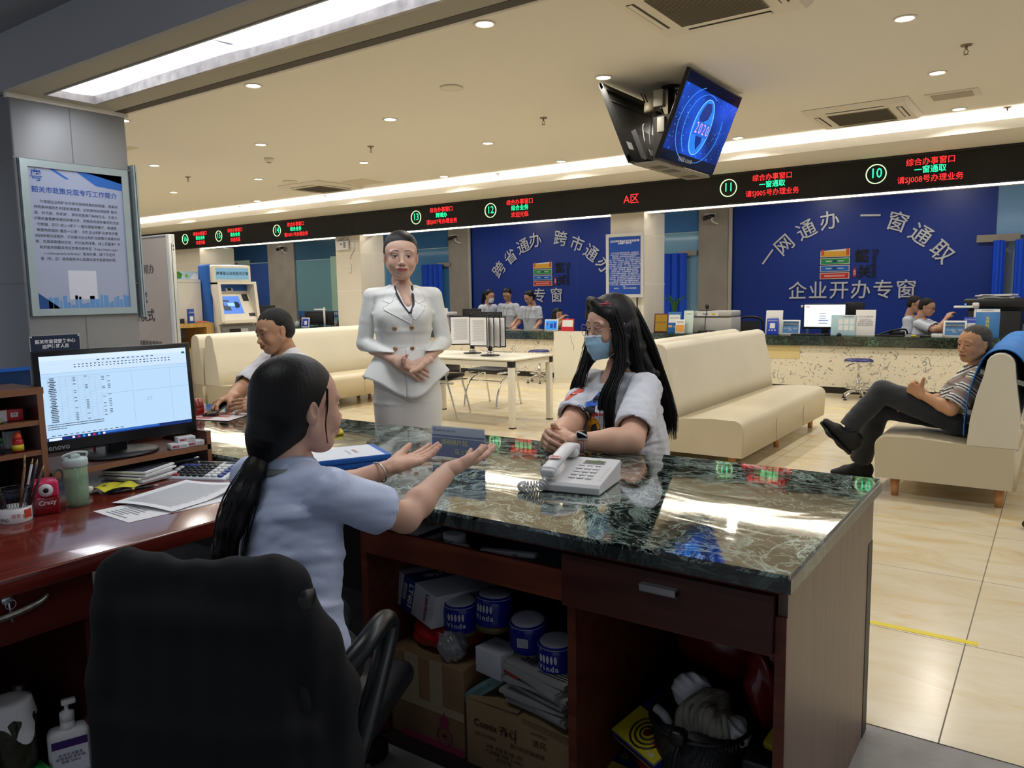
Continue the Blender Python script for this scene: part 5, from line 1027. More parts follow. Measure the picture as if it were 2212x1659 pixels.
while y<iy1-0.02:w_=rnd.uniform(0.012,0.03);h_=rnd.uniform(0.02,0.085);fpoly(q,[(y,iz0),(y+w_,iz0),(y+w_,iz0+h_),(y,iz0+h_)]);y+=w_+rnd.uniform(0.0,0.008)
q.use(mat('poster_plain','#c8ccda',rough=0.3));fpoly(q,[(2.425,1.385),(2.60,1.385),(2.60,1.565),(2.425,1.565)])
q.build('artwork',t)
q=MB().use(mat('poster_title','#23509e',rough=0.4));Xt=Xp+0.0003
q.text('韶关市政策兑现专项工作简介',0.0400,fx(Xt,2.512,2.045),bold=0.015).text('粤',0.075,fx(Xt,2.285,2.125),bold=0.01)
q.use(mat('poster_ink','#3c4252',rough=0.6)).text('　　为增强企业和群众对我市扶持政策的知晓度，提高扶\n持政策申报的便利度和满意度，切实做到扶持政策“能兑\n现、好兑现、快兑现”，我市将各部门扶持企业、引进人\n才等改善营商环境的政策文件，按照政务服务事项形式进\n行梳理，实行“线上+线下”一窗办理服务模式，畅通政\n策落地实施的“最后一公里”，方便企业和群众享受优惠\n扶持政策兑现服务，切实解决企业和群众政策兑现难的问\n题，实现政策落地生效，优化投资环境。线上可登录广东\n政务服务网韶关专区政策兑现专区（https://wsbs.sg.go\nv.cn/shaoguan/zcdx/index）查询办理，线下可在市\n县（市、区）政务服务中心政策兑现专窗咨询办理。',0.0208,fx(Xt,2.512,1.805),bold=0.006,line=1.65)
q.build('lettering',t)
t=thing('wall_plaque','small dark navy plaque with white characters on the near pillar','plaque',(-5.09,2.32,1.11))
MB().use(mat('plaque_edge','#b5b5ac',rough=0.3)).box(-5.099,-5.094,2.172,2.470,1.035,1.17).use(mat('plaque_navy','#17253e',rough=0.2)).box(-5.094,-5.092,2.176,2.466,1.038,1.167).build('plate',t)
q=MB().use(mat('plaque_text','#d8dadf',rough=0.5)).text('韶关市首贷服务中心\n远程值班人员',0.0265,fx(-5.0917,2.32,1.113),bold=0.02,line=1.15);q.use(WHITE)
for y,z in((2.182,1.16),(2.46,1.16)):q.box(-5.092,-5.0905,y-0.004,y+0.004,z-0.004,z+0.004)
q.build('lettering',t)
t=thing('framed_poster','second poster frame seen edge-on at the right side of the near pillar','poster',(-5.4,2.89,1.75))
MB().use(mat('poster_alu','#aebdc0')).box(-5.95,-5.06,2.882,2.906,1.26,2.26).use(BLK).box(-5.0605,-5.0595,2.892,2.896,1.26,2.26).build('frame',t)
t=thing('display_board','tall grey advertising board with red shield logo behind the near pillar','display board',(-8.7,5.03,0))
MB().use(mat('board_grey','#a29b98',rough=0.4)).box(-9.40,-8.20,5.0,5.05,0.05,2.085).build('panel',t)
MB().use(mat('board_alu','#cfd3d3',rough=0.3,metal=0.5)).rbox(-8.20,-8.145,4.985,5.065,0.0,2.10,r=0.008).box(-9.40,-8.20,4.99,5.06,2.085,2.10).use(BLK).box(-8.147,-8.143,5.015,5.02,0.1,2.0).box(-8.148,-8.143,5.035,5.045,1.96,1.985).box(-8.148,-8.143,5.035,5.045,1.92,1.94).build('post',t)
q=MB().use(mat('board_ink','#26262a',rough=0.6)).text('视频办',0.115,fy(-8.66,4.998,1.72)).text('线上交流',0.155,fy(-8.98,4.998,1.40),bold=0.01).text('服务新模式',0.155,fy(-8.93,4.998,1.19),bold=0.01).text('政务服务有效结合',0.068,fy(-8.70,4.998,0.87),bold=0.01).text('“一对一”服务',0.068,fy(-8.82,4.998,0.75),bold=0.01)
q.use(mat('shield_red','#a52a30',rough=0.4)).prism([(-8.93,1.76),(-8.885,1.79),(-8.84,1.76),(-8.845,1.69),(-8.885,1.65),(-8.925,1.69)],4.994,4.999,1).use(WHITE).box(-8.91,-8.86,4.992,4.995,1.71,1.74)
q.use(mat('board_stripe','#958e8c',rough=0.5))
for k in range(14):q.add([(-8.20,4.9985,0.55+0.06*k),(-8.20,4.9985,0.553+0.06*k),(-8.62-0.02*k,4.9985,0.30+0.06*k-0.02*k),(-8.62-0.02*k,4.9985,0.297+0.06*k-0.02*k)],[(0,1,2,3)],False)
q.build('lettering',t)
KW_=mat('kiosk_cream','#dcd6c6',rough=0.35);KB=mat('kiosk_blue','#1d57a4',rough=0.35)
t=thing('service_kiosk','tall cream and blue self-service kiosk with a tilted touch screen','kiosk',(-9.8,6.74,0))
ky0,ky1=6.43,7.055
MB().use(KB).rbox(-9.80,-9.56,ky0-0.035,ky1+0.01,0.0,1.85,r=0.03,n=3).build('blue_shell',t)
MB().use(KW_).rbox(-9.78,-9.50,ky0,ky1,1.60,1.84,r=0.025,n=3).build('head_box',t)
MB().use(mat('kiosk_sign','#7fb1d6',rough=0.3,emit='#6fa8d8',es=0.12)).box(-9.502,-9.497,ky0+0.05,ky1-0.05,1.645,1.80).use(mat('kiosk_ink','#1c2430')).text('商事登记自助服务终端',0.052,fx(-9.4965,(ky0+ky1)/2,1.722),bold=0.012).build('header_sign',t)
q=MB().use(KW_).prism([(-9.78,0.0),(-9.42,0.0),(-9.42,0.86),(-9.46,1.02),(-9.36,1.04),(-9.36,1.08),(-9.62,1.60),(-9.78,1.60)],ky0+0.02,ky1-0.02,1);
q.prism([(-9.36,1.04),(-9.34,1.06),(-9.40,1.60),(-9.62,1.60)],ky0,ky0+0.045,1).prism([(-9.36,1.04),(-9.34,1.06),(-9.40,1.60),(-9.62,1.60)],ky1-0.045,ky1,1).box(-9.62,-9.40,ky0,ky1,1.575,1.61)
q.build('body',t)
nx=Vector((-0.26,0,0.52)).normalized();Mk=lambda s,y:frame((-9.36-0.26*s,y,1.08+0.52*s),(0,1,0),tuple(nx))
q=MB();q.T=Mk(0.40,6.665);q.use(mat('kiosk_screen','#101820',rough=0.2,emit='#5f8fe8',es=0.8)).box(-0.17,0.17,-0.135,0.135,0.001,0.004)
q.use(em('kiosk_dk','#35506e',0.35)).box(-0.13,-0.02,-0.085,0.075,0.004,0.005).lathe([(0.001,0.0045),(0.05,0.0045)],c=(0.09,0.0,0),n=24).use(em('kiosk_lt','#9fd0f4',0.9)).box(-0.05,0.06,-0.02,0.03,0.0055,0.006).use(em('kiosk_md','#5b8be0',0.7)).box(-0.11,-0.03,-0.01,0.05,0.0052,0.0056);q.build('touch_screen',t)
q=MB();q.T=Mk(0.80,6.72);q.use(WHITE).box(-0.06,0.05,-0.025,0.025,0.001,0.02).use(BLK).box(-0.035,0.025,-0.018,0.018,0.02,0.024);q.build('camera',t)
q=MB();q.T=Mk(0.60,6.94);q.use(BLK).box(-0.05,0.04,-0.06,0.05,0.001,0.006);q.T=Mk(0.13,6.96);q.box(-0.055,0.04,-0.025,0.025,0.001,0.006);q.build('card_reader',t)
q=MB().use(mat('kiosk_grey','#6b6a66',rough=0.4)).rbox(-9.44,-9.405,ky0+0.03,ky1-0.03,0.83,1.01,r=0.03,n=3).use(BLK).box(-9.405,-9.402,6.58,6.88,0.90,0.96).use(ALU).box(-9.404,-9.4,6.76,6.88,0.90,0.96);q.build('slot_panel',t)
MB().use(BLK).box(-9.42,-9.418,6.70,6.73,0.70,0.715).box(-9.42,-9.418,6.55,6.95,0.56,0.57).use(mat('kiosk_seam','#2d5590')).box(-9.421,-9.419,ky0+0.02,ky1-0.02,0.81,0.83).build('seam',t)
OAK=wood_mat('oak','#a8813f','#be9752',0.45,(14,14,1.5))
t=thing('wooden_booth','light oak reception booth with an open shelf recess at the left','booth',(-9.7,6.0,0))
bx0,bx1,by0,by1=-10.2,-9.50,5.60,6.40
MB().use(OAK).box(bx0,bx1,by0,by1,0.0,0.72).box(bx0,bx1,by0,by1,1.0,1.055).box(bx0,bx1,6.29,by1,0.72,1.0).box(bx0,-10.15,by0,6.29,0.72,1.0).build('body',t)
MB().use(mat('booth_line','#5b4020',rough=0.7)).box(bx1,bx1+0.001,by0,by1,0.715,0.72).build('seam',t)
o=MB().use(DGREY).box(-9.62,-9.58,5.72,6.02,0.86,1.12).box(-9.66,-9.54,5.82,5.92,0.722,0.735).cyl((-9.60,5.87,0.73),(-9.60,5.87,0.88),0.015).build('computer_monitor',None);tag(o,'dark screen in the recess of the oak booth at the left','monitor')
t=thing('white_cabinet','white metal cabinet standing beside the kiosk behind the oak booth','cabinet',(-9.9,6.15,1.056))
MB().use(mat('cab_white','#d8d4ca',rough=0.4)).box(-10.12,-9.72,5.95,6.385,1.056,1.645).use(mat('cab_line','#8f8a80')).box(-9.7195,-9.7185,6.01,6.385,1.60,1.604).box(-9.7195,-9.7185,6.01,6.014,1.056,1.60).build('body',t)
t=thing('picture_board','landscape picture board with green leaves lying on the white cabinet','picture',(-9.9,6.15,1.646))
MB().use(mat('pic_sky','#a9c6d8',rough=0.5)).box(-9.80,-9.77,6.03,6.385,1.646,1.755).build('panel',t)
MB().use(mat('pic_leaf','#3f7a2c',rough=0.6)).prism([(6.04,1.65),(6.13,1.66),(6.15,1.72),(6.10,1.752),(6.04,1.75)],-9.7695,-9.7685,0).use(mat('pic_leaf2','#77a832')).prism([(6.18,1.69),(6.21,1.67),(6.245,1.69),(6.21,1.725)],-9.7695,-9.7685,0).use(mat('pic_white','#e3e8ea')).prism([(6.26,1.65),(6.38,1.65),(6.38,1.72),(6.33,1.74)],-9.7695,-9.7685,0).build('artwork',t)
t=thing('standing_sign','small blue folded card sign on top of the oak booth','sign',(-9.56,6.10,1.056))
MB().use(mat('sign_blue2','#1f4690',rough=0.4)).rbox(-9.58,-9.54,6.06,6.145,1.056,1.25,r=0.004).use(WHITE).box(-9.5395,-9.5385,6.075,6.125,1.09,1.15).use(WHITE).text('业务咨询',0.02,fx(-9.538,6.10,1.20)).build('card',t)
for i,(lab,dy)in enumerate((('orange-red papers lying on the oak booth',0),('second orange sheet under the papers on the oak booth',0.02))):
 curl_sheet('paper_sheet',lab,[(-9.54+i*.02,6.17+dy),(-9.52,6.36+dy),(-9.70,6.37),(-9.70,6.18)],1.057+0.006*(1-i),mat('paper_orange%d'%i,('#c86a50','#d8cfc8')[i],rough=0.7),lambda u,v:0.02*u*v)
t=thing('wall_poster','pale printed poster on the column behind the oak booth','poster',(-17.3,10.94,1.3))
MB().use(mat('poster_pale','#c7c4d0',rough=0.5)).box(-17.75,-16.98,10.93,10.955,0.55,1.78).use(mat('poster_sky','#8fb3d2')).box(-17.75,-16.98,10.928,10.93,1.45,1.78).use(GRL).text('安全\n生产\n人人有责\n严禁烟火',0.10,fy(-17.3,10.927,1.1)).build('sheet',t)
t=thing('hanging_screen','large tilted ceiling screen showing a blue globe and 2020','screen',(-2.6,6.7,2.8))
ti=0.393;TW2,TH=1.23,0.735
up=(math.sin(ti),0,math.cos(ti))
Ms=frame((-2.79,6.09,2.455),(0,1,0),up)
q=MB();q.T=Ms;q.use(mat('tv_black','#0a0b0e',rough=0.25)).rbox(0,TW2,0,TH,-0.035,0,r=0.004).rbox(0.15,TW2-0.15,0.02,TH*.6,-0.075,-0.03,r=0.02);q.build('housing',t)
q=MB();q.T=Ms
GLO=mat('tv_image','#02040a',rough=0.15);ns,lk,pb=nodes(GLO)
tc=ns.new('ShaderNodeTexCoord');gr=ns.new('ShaderNodeTexNoise');gr.inputs['Scale'].default_value=2.2;lk.new(tc.outputs['Object'],gr.inputs['Vector'])
rp=ns.new('ShaderNodeValToRGB');rp.color_ramp.elements[0].position=0.35;rp.color_ramp.elements[0].color=(*lin('#062068'),1);rp.color_ramp.elements[1].position=0.65;rp.color_ramp.elements[1].color=(*lin('#1550d8'),1);lk.new(gr.outputs['Fac'],rp.inputs[0]);lk.new(rp.outputs[0],pb.inputs['Emission Color']);pb.inputs['Emission Strength'].default_value=0.8
q.use(GLO).box(0.015,TW2-0.015,0.10,TH-0.10,0,0.001).use(mat('tv_band','#05060c',rough=0.12,emit='#0b1440',es=0.25)).box(0.012,TW2-0.012,0.015,0.10,0,0.0008).box(0.012,TW2-0.012,TH-0.10,TH-0.012,0,0.0008)
scr=q.build('display',t)
q=MB();gx,gy,gr_=0.60,0.355,0.235
def at(x,y,z=0.002):return Ms@Matrix.Translation((x,y,z))
q.T=at(gx,gy,0.0016);q.use(em('globe_blue','#2f7fe8',0.85)).lathe([(0.001,0),(gr_,0)],n=56,sx=.78)
q.T=at(gx,gy,0.002);q.use(em('globe_rim','#6fc0ff',1.0)).tube([(gr_*.78*math.cos(2*PI*i/56),gr_*math.sin(2*PI*i/56),0)for i in range(56)],0.004,4,True)
q.use(em('globe_land','#0b2f8c',0.7))
for pts in([(-.05,.20),(.05,.21),(.09,.15),(.07,.08),(.02,.06),(-.06,.02),(-.12,.07),(-.10,.14)],[(-.02,-.04),(.08,-.06),(.09,-.12),(.03,-.19),(-.03,-.13),(-.06,-.08)],[(.13,.03),(.19,.0),(.17,-.06),(.12,-.04)]):q.add([(a,b2,0.0006)for a,b2 in pts],[tuple(range(len(pts)))],False)
q.use(em('globe_box','#1c66e0',0.8)).add([(-.15,-.075,.001),(.19,-.075,.001),(.19,.045,.001),(-.15,.045,.001)],[(0,1,2,3)],False)
q.use(em('pink_2020','#f0b0d0',1.0));q.T=Ms@Matrix.Translation((gx+0.02,gy-0.015,0.004));q.text('2020',0.135,Matrix.Identity(4),sx=0.85,space=1.35,bold=-0.012)
q.use(em('orbit','#3f8ff0',0.9))
for(rx,ry,ox,a0,a1)in((.50,.33,.02,2.0,4.4),(.34,.27,-.02,1.2,4.2),(.36,.30,.05,-1.6,0.4)):
 q.T=at(gx+ox,gy,0.003);q.tube([(rx*math.cos(a0+(a1-a0)*i/30),ry*math.sin(a0+(a1-a0)*i/30),0)for i in range(31)],0.0025,4)
rnd=random.Random(9);q.use(em('star','#6fb0ff',0.9));q.T=None
for k in range(150):
 x,y=rnd.uniform(0.03,TW2-0.03),rnd.uniform(0.11,TH-0.11)
 if math.hypot(x-gx,y-gy)<gr_+0.02:continue
 q.T=at(x,y,0.0015);s_=rnd.uniform(0.002,0.0055);q.add([(-s_,-s_*.6,0),(s_,-s_*.6,0),(s_,s_*.6,0),(-s_,s_*.6,0)],[(0,1,2,3)],False)
q.T=Ms@Matrix.Translation((gx-0.08,0.055,0.002));q.use(WHITE).text('时间进入2020年',0.042,Matrix.Identity(4),bold=0.01)
q.build('picture',scr)
t=thing('hanging_screen','large black ceiling screen seen from behind beside the globe screen','screen',(-3.1,6.7,2.8))
Mb=frame((-3.04,6.07,2.455),(0,1,0),(-math.sin(ti),0,math.cos(ti)))
q=MB();q.T=Mb;DK2=mat('tv_back','#12110f',rough=0.45);q.use(DK2).box(0,TW2,0,TH,-0.012,0.0)
for a in((0,TW2,TH-0.05,TH),(0,TW2,0,0.06),(0,0.05,0,TH),(TW2-0.05,TW2,0,TH)):q.box(a[0],a[1],a[2],a[3],0,0.022)
q.use(mat('tv_back_line','#25231f',rough=0.5)).box(0.09,TW2-0.09,TH-0.14,TH-0.13,0,0.006).box(0.09,0.10,0.05,TH-0.13,0,0.006).box(0.3,0.9,0.05,0.34,0,0.045);q.build('housing',t)
q=MB();q.T=Mb;q.use(mat('label_silver','#b9b9b4',rough=0.5)).box(0.055,0.145,0.12,0.19,0.022,0.024).box(0.42,0.50,0.10,0.16,0.045,0.047);q.build('label',t)
q=MB();q.T=Mb;q.use(mat('cable_white','#b5b2a8',rough=0.5)).tube(smooth_path([(0.36,0.22,0.06),(0.38,0.36,0.09),(0.46,0.36,0.10),(0.44,0.2,0.07)]),0.004,5).use(BLK).tube(smooth_path([(0.5,0.25,0.06),(0.6,0.5,0.12),(0.62,0.7,0.12)]),0.006,5).tube(smooth_path([(0.66,0.3,0.06),(0.64,0.5,0.10),(0.6,0.72,0.10)]),0.005,5);q.build('cable',t)
t=thing('screen_bracket','dark ceiling bracket with white boxes between the two hanging screens','bracket',(-2.9,6.65,ZC))
q=MB().use(mat('bracket_dark','#24211d',rough=0.5,metal=0.5)).cyl((-2.93,6.68,2.62),(-2.93,6.68,ZC),0.03).lathe([(0.09,-0.001),(0.09,-0.012),(0.001,-0.013)],c=(-2.93,6.68,ZC),n=24).box(-2.97,-2.87,6.45,6.92,2.60,2.66).box(-3.02,-2.84,6.50,6.53,2.5,2.9).box(-3.02,-2.84,6.84,6.87,2.5,2.9);q.build('post',t)
q=MB().use(BLK).tube(smooth_path([(-2.9,6.62,ZC-.01),(-2.84,6.60,3.05),(-2.88,6.58,2.9),(-2.85,6.6,2.75)]),0.008,6).tube(smooth_path([(-2.95,6.60,ZC-.01),(-2.98,6.56,3.03),(-2.92,6.55,2.86)]),0.006,6).tube(smooth_path([(-2.8,6.66,ZC-.03),(-2.7,6.9,3.12),(-2.9,6.7,3.14)]),0.008,6);q.build('cable',t)
q=MB().use(mat('adapter','#a59f90',rough=0.5)).rbox(-2.99,-2.90,6.43,6.50,2.96,3.10,r=0.006);q.build('power_box',t);MB().use(mat('adapter','#a59f90')).rbox(-2.95,-2.88,6.42,6.48,2.74,2.87,r=0.006).build('power_box',t)
MB().use(mat('adapter2','#8a8068',rough=0.5)).lathe([(0.05,0),(0.055,0.02),(0.05,0.08),(0.001,0.085)],c=(-3.04,6.48,2.93),n=20).build('power_box',t)
o=MB().use(mat('tray_grey','#6d675c',rough=0.5)).box(-3.02,-2.80,6.12,7.28,2.435,2.452);o.use(ACD)
for y in(6.3,6.55,7.0):o.box(-2.97,-2.85,y,y+0.16,2.433,2.436)
o=o.build('bottom_cover',t)
t=thing('emergency_light','white twin-head emergency light on the column behind the woman in white','emergency light',(-11.8,10.95,2.4))
MB().use(WHITE).rbox(-11.95,-11.60,10.90,10.955,2.30,2.48,r=0.01).use(BLK).box(-11.80,-11.77,10.898,10.90,2.40,2.43).use(GRL).box(-11.72,-11.66,10.898,10.90,2.34,2.46).build('body',t)
for x in(-11.93,-11.70):MB().use(CHROME).tube([(x+0.055*math.cos(a),10.91,2.545+0.05*math.sin(a))for a in[2*PI*i/20 for i in range(20)]],0.007,6,True).build('lamp_head',t)
MB().use(BLK).tube(smooth_path([(-11.5,10.953,2.40),(-11.47,10.95,2.30),(-11.55,10.95,2.2),(-11.6,10.95,2.12)]),0.003,5).use(WHITE).box(-11.57,-11.46,10.945,10.957,2.34,2.45).build('plug',t)
o=MB().use(mat('switch_white','#dcdad2',rough=0.4)).rbox(-11.66,-11.58,10.945,10.958,1.84,2.02,r=0.004).use(GRL).box(-11.66,-11.58,10.944,10.9455,1.928,1.932).build('light_switch',None);tag(o,'pair of white wall switches on the cream column behind the woman in white','switch')
cam0=None
for x,z,lab in((-11.3,2.66,'black security camera on the grey pier above the left counter'),(-5.30,2.70,'black security camera on the grey pier by the right blue wall'),(-17.3,2.70,'small security camera on the far left grey pier')):
 t=thing('security_camera',lab,'security camera',(x,13.9,z),0,'security cameras')
 MB().use(WHITE).tube(smooth_path([(0.10,0.06,-0.12),(0.05,0.0,-0.10),(0.02,-0.05,-0.04),(0.06,0.0,0.02)]),0.014,8).build('arm',t,world=False)
 MB().use(mat('cctv_dark','#1b1c20',rough=0.3)).cyl((-0.13,-0.1,-0.03),(0.06,-0.02,0.03),0.038,0.034,20).use(WHITE).rbox(-0.10,0.09,-0.10,0.0,0.045,0.058,r=0.004).build('camera_body',t,world=False)
# ================================================================ THINGS ON THE FAR COUNTERS
CT=0.758
def slabsign(name,lab,cat,x,w,h,m,texts=(),y=10.9,t_=0.012,z=CT,lean=R(8),rz=0,pic=None,group=None,border=None):
 t=thing(name,lab,cat,(x,y,z),rz,group)
 q=MB();q.T=TR((0,0,0),0,-lean*1.0)
 if border:q.use(border).rbox(-w/2,w/2,-t_/2,t_/2,0,h,r=0.003)
 else:q.use(m).rbox(-w/2,w/2,-t_/2,t_/2,0,h,r=0.003)
 q.build('panel',t,world=False)
 q=MB();q.T=TR((0,0,0),0,-lean)
 if border:q.use(m).box(-w/2+0.02,w/2-0.02,-t_/2-0.001,-t_/2,0.02,h-0.02)
 if pic:pic(q,-t_/2-0.0015)
 for s,sz,tx,tz,mm in texts:q.use(mm).text(s,sz,frame((tx,-t_/2-0.002,tz),(1,0,0),(0,0,1)))
 if q.v:q.build('printing',t,world=False)
 MB().use(CLR).box(-w*.3,w*.3,0.0,0.06,0,0.004).build('foot',t,world=False)
 return t
GOLD=mat('gold_plate','#9a7c2e',rough=0.3,metal=0.7);MARO=mat('maroon','#5a1a20',rough=0.4);OR=mat('orange_print','#d89a4a',rough=0.5);SB2=mat('sign_mid_blue','#1d63a8',rough=0.4);SB3=mat('sign_bright_blue','#1f3fb8',rough=0.4);PALE=mat('pale_sheet','#dcdcdc',rough=0.5)
slabsign('award_plaque','gold plaque in a maroon wooden frame leaning on the right counter','plaque',-4.93,0.22,0.29,GOLD,[('5',0.04,0,0.23,MARO),('先进集体窗口',0.03,0,0.15,MARO)],border=MARO,rz=R(8),lean=R(10))
slabsign('leaflet_stand','blue and white counter sign behind the orange leaflet','sign',-4.72,0.21,0.31,SB2,[('温馨提示办理业务',0.018,0,0.22,INK),('12345',0.035,0.03,0.09,WHITE)],pic=lambda q,y:q.use(PALE).box(-0.09,0.09,y,y+0.001,0.15,0.27).use(OR).box(-0.09,-0.03,y,y+0.001,0.08,0.11))
slabsign('leaflet_stand','small orange and white leaflet in a clear holder on the right counter','leaflet',-4.60,0.145,0.20,PALE,[('惠企政策',0.025,0,0.16,MARO)],y=10.84,pic=lambda q,y:q.use(OR).box(-0.065,0.065,y,y+0.001,0.02,0.12).use(mat('or2','#e8cf9a')).lathe([(0.001,0),(0.04,0)],n=3))
slabsign('leaflet_stand','tall clear holder with a pale green sheet beside the printer','leaflet',-4.50,0.15,0.33,mat('pale_green','#c4d6cf',rough=0.4),[('办事指南',0.02,0,0.28,GRL)])
t=thing('desk_microphone','black gooseneck microphone on its flat base on the right counter','microphone',(-4.20,10.88,CT))
MB().use(BLK).rbox(-0.12,0.12,-0.05,0.05,0,0.045,r=0.012).use(ALU).box(0.03,0.06,-0.0505,-0.05,0.015,0.03).build('base',t,world=False)
MB().use(BLK).tube(smooth_path([(-0.03,0,0.04),(-0.025,0,0.18),(0.0,0,0.36)]),0.006,8).build('gooseneck',t,world=False)
MB().use(BLK).lathe([(0.012,0.35),(0.028,0.37),(0.030,0.39),(0.022,0.415),(0.001,0.42)],n=20).build('windscreen',t,world=False)
t=thing('office_printer','large white and grey office printer behind the desk microphone','printer',(-4.2,11.35,CT))
PG=mat('printer_grey','#b9b8b4',rough=0.4)
MB().use(PG).rbox(-4.52,-3.93,11.12,11.55,CT,0.98,r=0.01).rbox(-4.50,-3.93,11.12,11.55,0.99,1.075,r=0.02).build('body',t)
MB().use(mat('printer_dark','#3d3d3d',rough=0.5)).box(-4.50,-3.95,11.118,11.12,0.978,0.990).box(-4.46,-4.30,11.2,11.5,1.072,1.085).build('lid',t)
MB().use(WHITE).box(-4.45,-4.12,11.114,11.118,1.0,1.05).use(mat('printer_yellow','#c8b83a')).box(-4.22,-4.16,11.112,11.115,1.015,1.04).use(GRL).box(-4.36,-4.27,11.112,11.115,1.02,1.04).build('control_panel',t)
def office_chair_back(lab,x,y,z):
 t=thing('office_chair',lab,'chair',(x,y,0),R(20));q=MB().use(BLK).tube(smooth_path([(-0.16,0,0.5),(-0.20,0.02,z-.02),(0.20,0.02,z-.01),(0.16,0,0.5)]),0.02,8);q.rbox(-0.25,0.25,-0.45,0.0,0.42,0.48,r=0.02).cyl((0,-0.2,0.05),(0,-0.2,0.43),0.03)
 for k in range(5):q.cyl((0,-0.2,0.08),(0.28*math.cos(k*1.257),-0.2+0.28*math.sin(k*1.257),0.03),0.015)
 q.build('frame',t,world=False);q=MB().use(mat('mesh_grey','#2a2b2e',rough=0.8));q.add([(-0.15,0.005,0.52),(0.15,0.005,0.52),(0.18,0.02,z-.03),(-0.18,0.02,z-.03)],[(0,1,2,3)],False).add([(-0.15,0.015,0.52),(0.15,0.015,0.52),(0.18,0.03,z-.03),(-0.18,0.03,z-.03)],[(3,2,1,0)],False);q.build('backrest',t,world=False)
office_chair_back('black mesh office chair behind the right counter beside the printer',-4.00,12.1,0.92)
box_thing('white_device','small white boxy device at the left of the standing sign','device',-3.46,10.85,CT,0.11,0.08,0.055,WHITE,0,lambda t:t.use(YEL).box(-0.02,0.05,-0.06,-0.04,0,0.02))
slabsign('standing_sign','white tall board behind a small blue code card on the right counter','sign',-3.25,0.23,0.33,PALE,[('企业开办专区',0.02,0,0.22,GRL)])
slabsign('standing_sign','small bright blue card left of the white framed sign','sign',-3.25,0.16,0.22,SB3,[('请您对服务评价',0.02,0,0.19,WHITE),('▲ ▲ ▲',0.03,0,0.06,WHITE)],y=10.84,pic=lambda q,y:q.use(WHITE).box(-0.035,0.035,y,y+0.001,0.085,0.155))
def frsign(x,lab):slabsign('framed_sign',lab,'sign',x,0.25,0.20,mat('fs_blue','#4a7fb4',rough=0.4),[('证小服务 一窗通\n窗口',0.024,0,0.07,WHITE),('韶关政务服务',0.014,-0.04,0.132,INK)],border=WHITE,pic=lambda q,y:q.use(PALE).box(-0.105,0.105,y+0.0005,y+0.001,0.115,0.15).use(mat('fs_grey','#8d8d8d')).box(-0.105,0.105,y+0.0005,y+0.001,0.152,0.178))
frsign(-3.02,'white framed blue sign left of the lit monitor on the right counter');frsign(-1.06,'white framed blue sign right of the two clerks')
t=thing('computer_monitor','lit black monitor standing on the right far counter facing the hall','monitor',(-2.58,10.95,CT))
q=MB().use(mat('bezel_black','#08080a')).rbox(-2.87,-2.31,10.93,10.97,0.835,1.175,r=0.006);q.rbox(-2.63,-2.54,10.95,10.98,0.78,0.9,r=0.005).rbox(-2.72,-2.45,10.88,11.05,CT,0.775,r=0.006);q.build('housing',t)
q=MB().use(em('far_screen','#e4ecfa',0.95)).box(-2.85,-2.33,10.928,10.93,0.865,1.16).use(em('far_bar','#2a55a8',0.7)).box(-2.665,-2.54,10.926,10.928,0.945,0.955).use(em('far_card','#cbd7ec',0.9)).box(-2.66,-2.66+0.002,10.926,10.928,0.9,1.05).use(em('far_ink','#51607c',0.4))
for z in(1.04,1.005,0.975):q.box(-2.65,-2.57,10.926,10.928,z,z+0.006)
q.box(-2.66,-2.55,10.926,10.928,0.91,0.918).use(em('far_red','#b83a3a',0.7)).box(-2.83,-2.78,10.926,10.928,1.128,1.136);q.build('screen',t)
o=MB().use(DGREY).rbox(-2.98,-2.55,10.76,10.88,CT,0.775,r=0.004).build('keyboard',None);tag(o,'black keyboard in front of the far lit monitor','keyboard')
o=MB().use(DGREY).lathe([(0.001,0),(0.03,0),(0.03,0.02),(0.012,0.035),(0.001,0.036)],c=(-2.37,10.80,CT),n=20).build('computer_mouse',None);tag(o,'dark computer mouse beside the far keyboard','mouse')
t=thing('document_camera','white document camera arm behind the far lit monitor','document camera',(-2.95,11.3,CT));MB().use(WHITE).cyl((-2.9,11.3,CT),(-2.9,11.3,1.16),0.015).cyl((-2.98,11.25,1.13),(-2.75,11.3,1.15),0.018).build('arm',t)
o=MB().use(DGREY).rbox(-2.42,-2.18,11.3,11.38,1.0,1.185,r=0.006).rbox(-2.4,-2.2,11.2,11.45,CT,0.775,r=0.004).rbox(-2.33,-2.27,11.32,11.36,0.77,1.02,r=0.004).build('computer_monitor',None);tag(o,'black back of a monitor just right of the far lit monitor','monitor')
slabsign('price_board','pale board with code squares just right of the far lit monitor','sign',-2.34,0.30,0.27,mat('pale_cyan','#a9c9d4',rough=0.4),[('广东省政务服务网',0.02,0.05,0.245,REDP)],y=10.86,pic=lambda q,y:[q.use(PALE).box(a,a+0.055,y,y+0.001,b_,b_+0.065)for a in(-0.06,0.01,0.08)for b_ in(0.07,0.15)])
slabsign('text_board','white text board at the right end of the code squares board','sign',-2.075,0.24,0.335,PALE,[('企业开办流程说明\n一 二 三\n营业执照 印章\n注意事项 办理时限\n申请材料 联系方式\n咨询电话 监督电话',0.022,0,0.19,GRL)],y=10.88)
for k,(x,y)in enumerate(((-1.80,10.95),)):
 o=MB().use(BLK).rbox(-1.95,-1.62,10.86,11.05,CT,0.775,r=0.006).tube(smooth_path([(-1.9,10.9,0.775),(-1.75,10.92,0.83),(-1.62,10.98,0.84),(-1.60,11.04,0.78)]),0.012,6).rbox(-1.80,-1.62,10.92,11.02,0.775,0.82,r=0.015).build('black_bag',None);tag(o,'flat black bag lying on the right counter beside the clerks','bag')
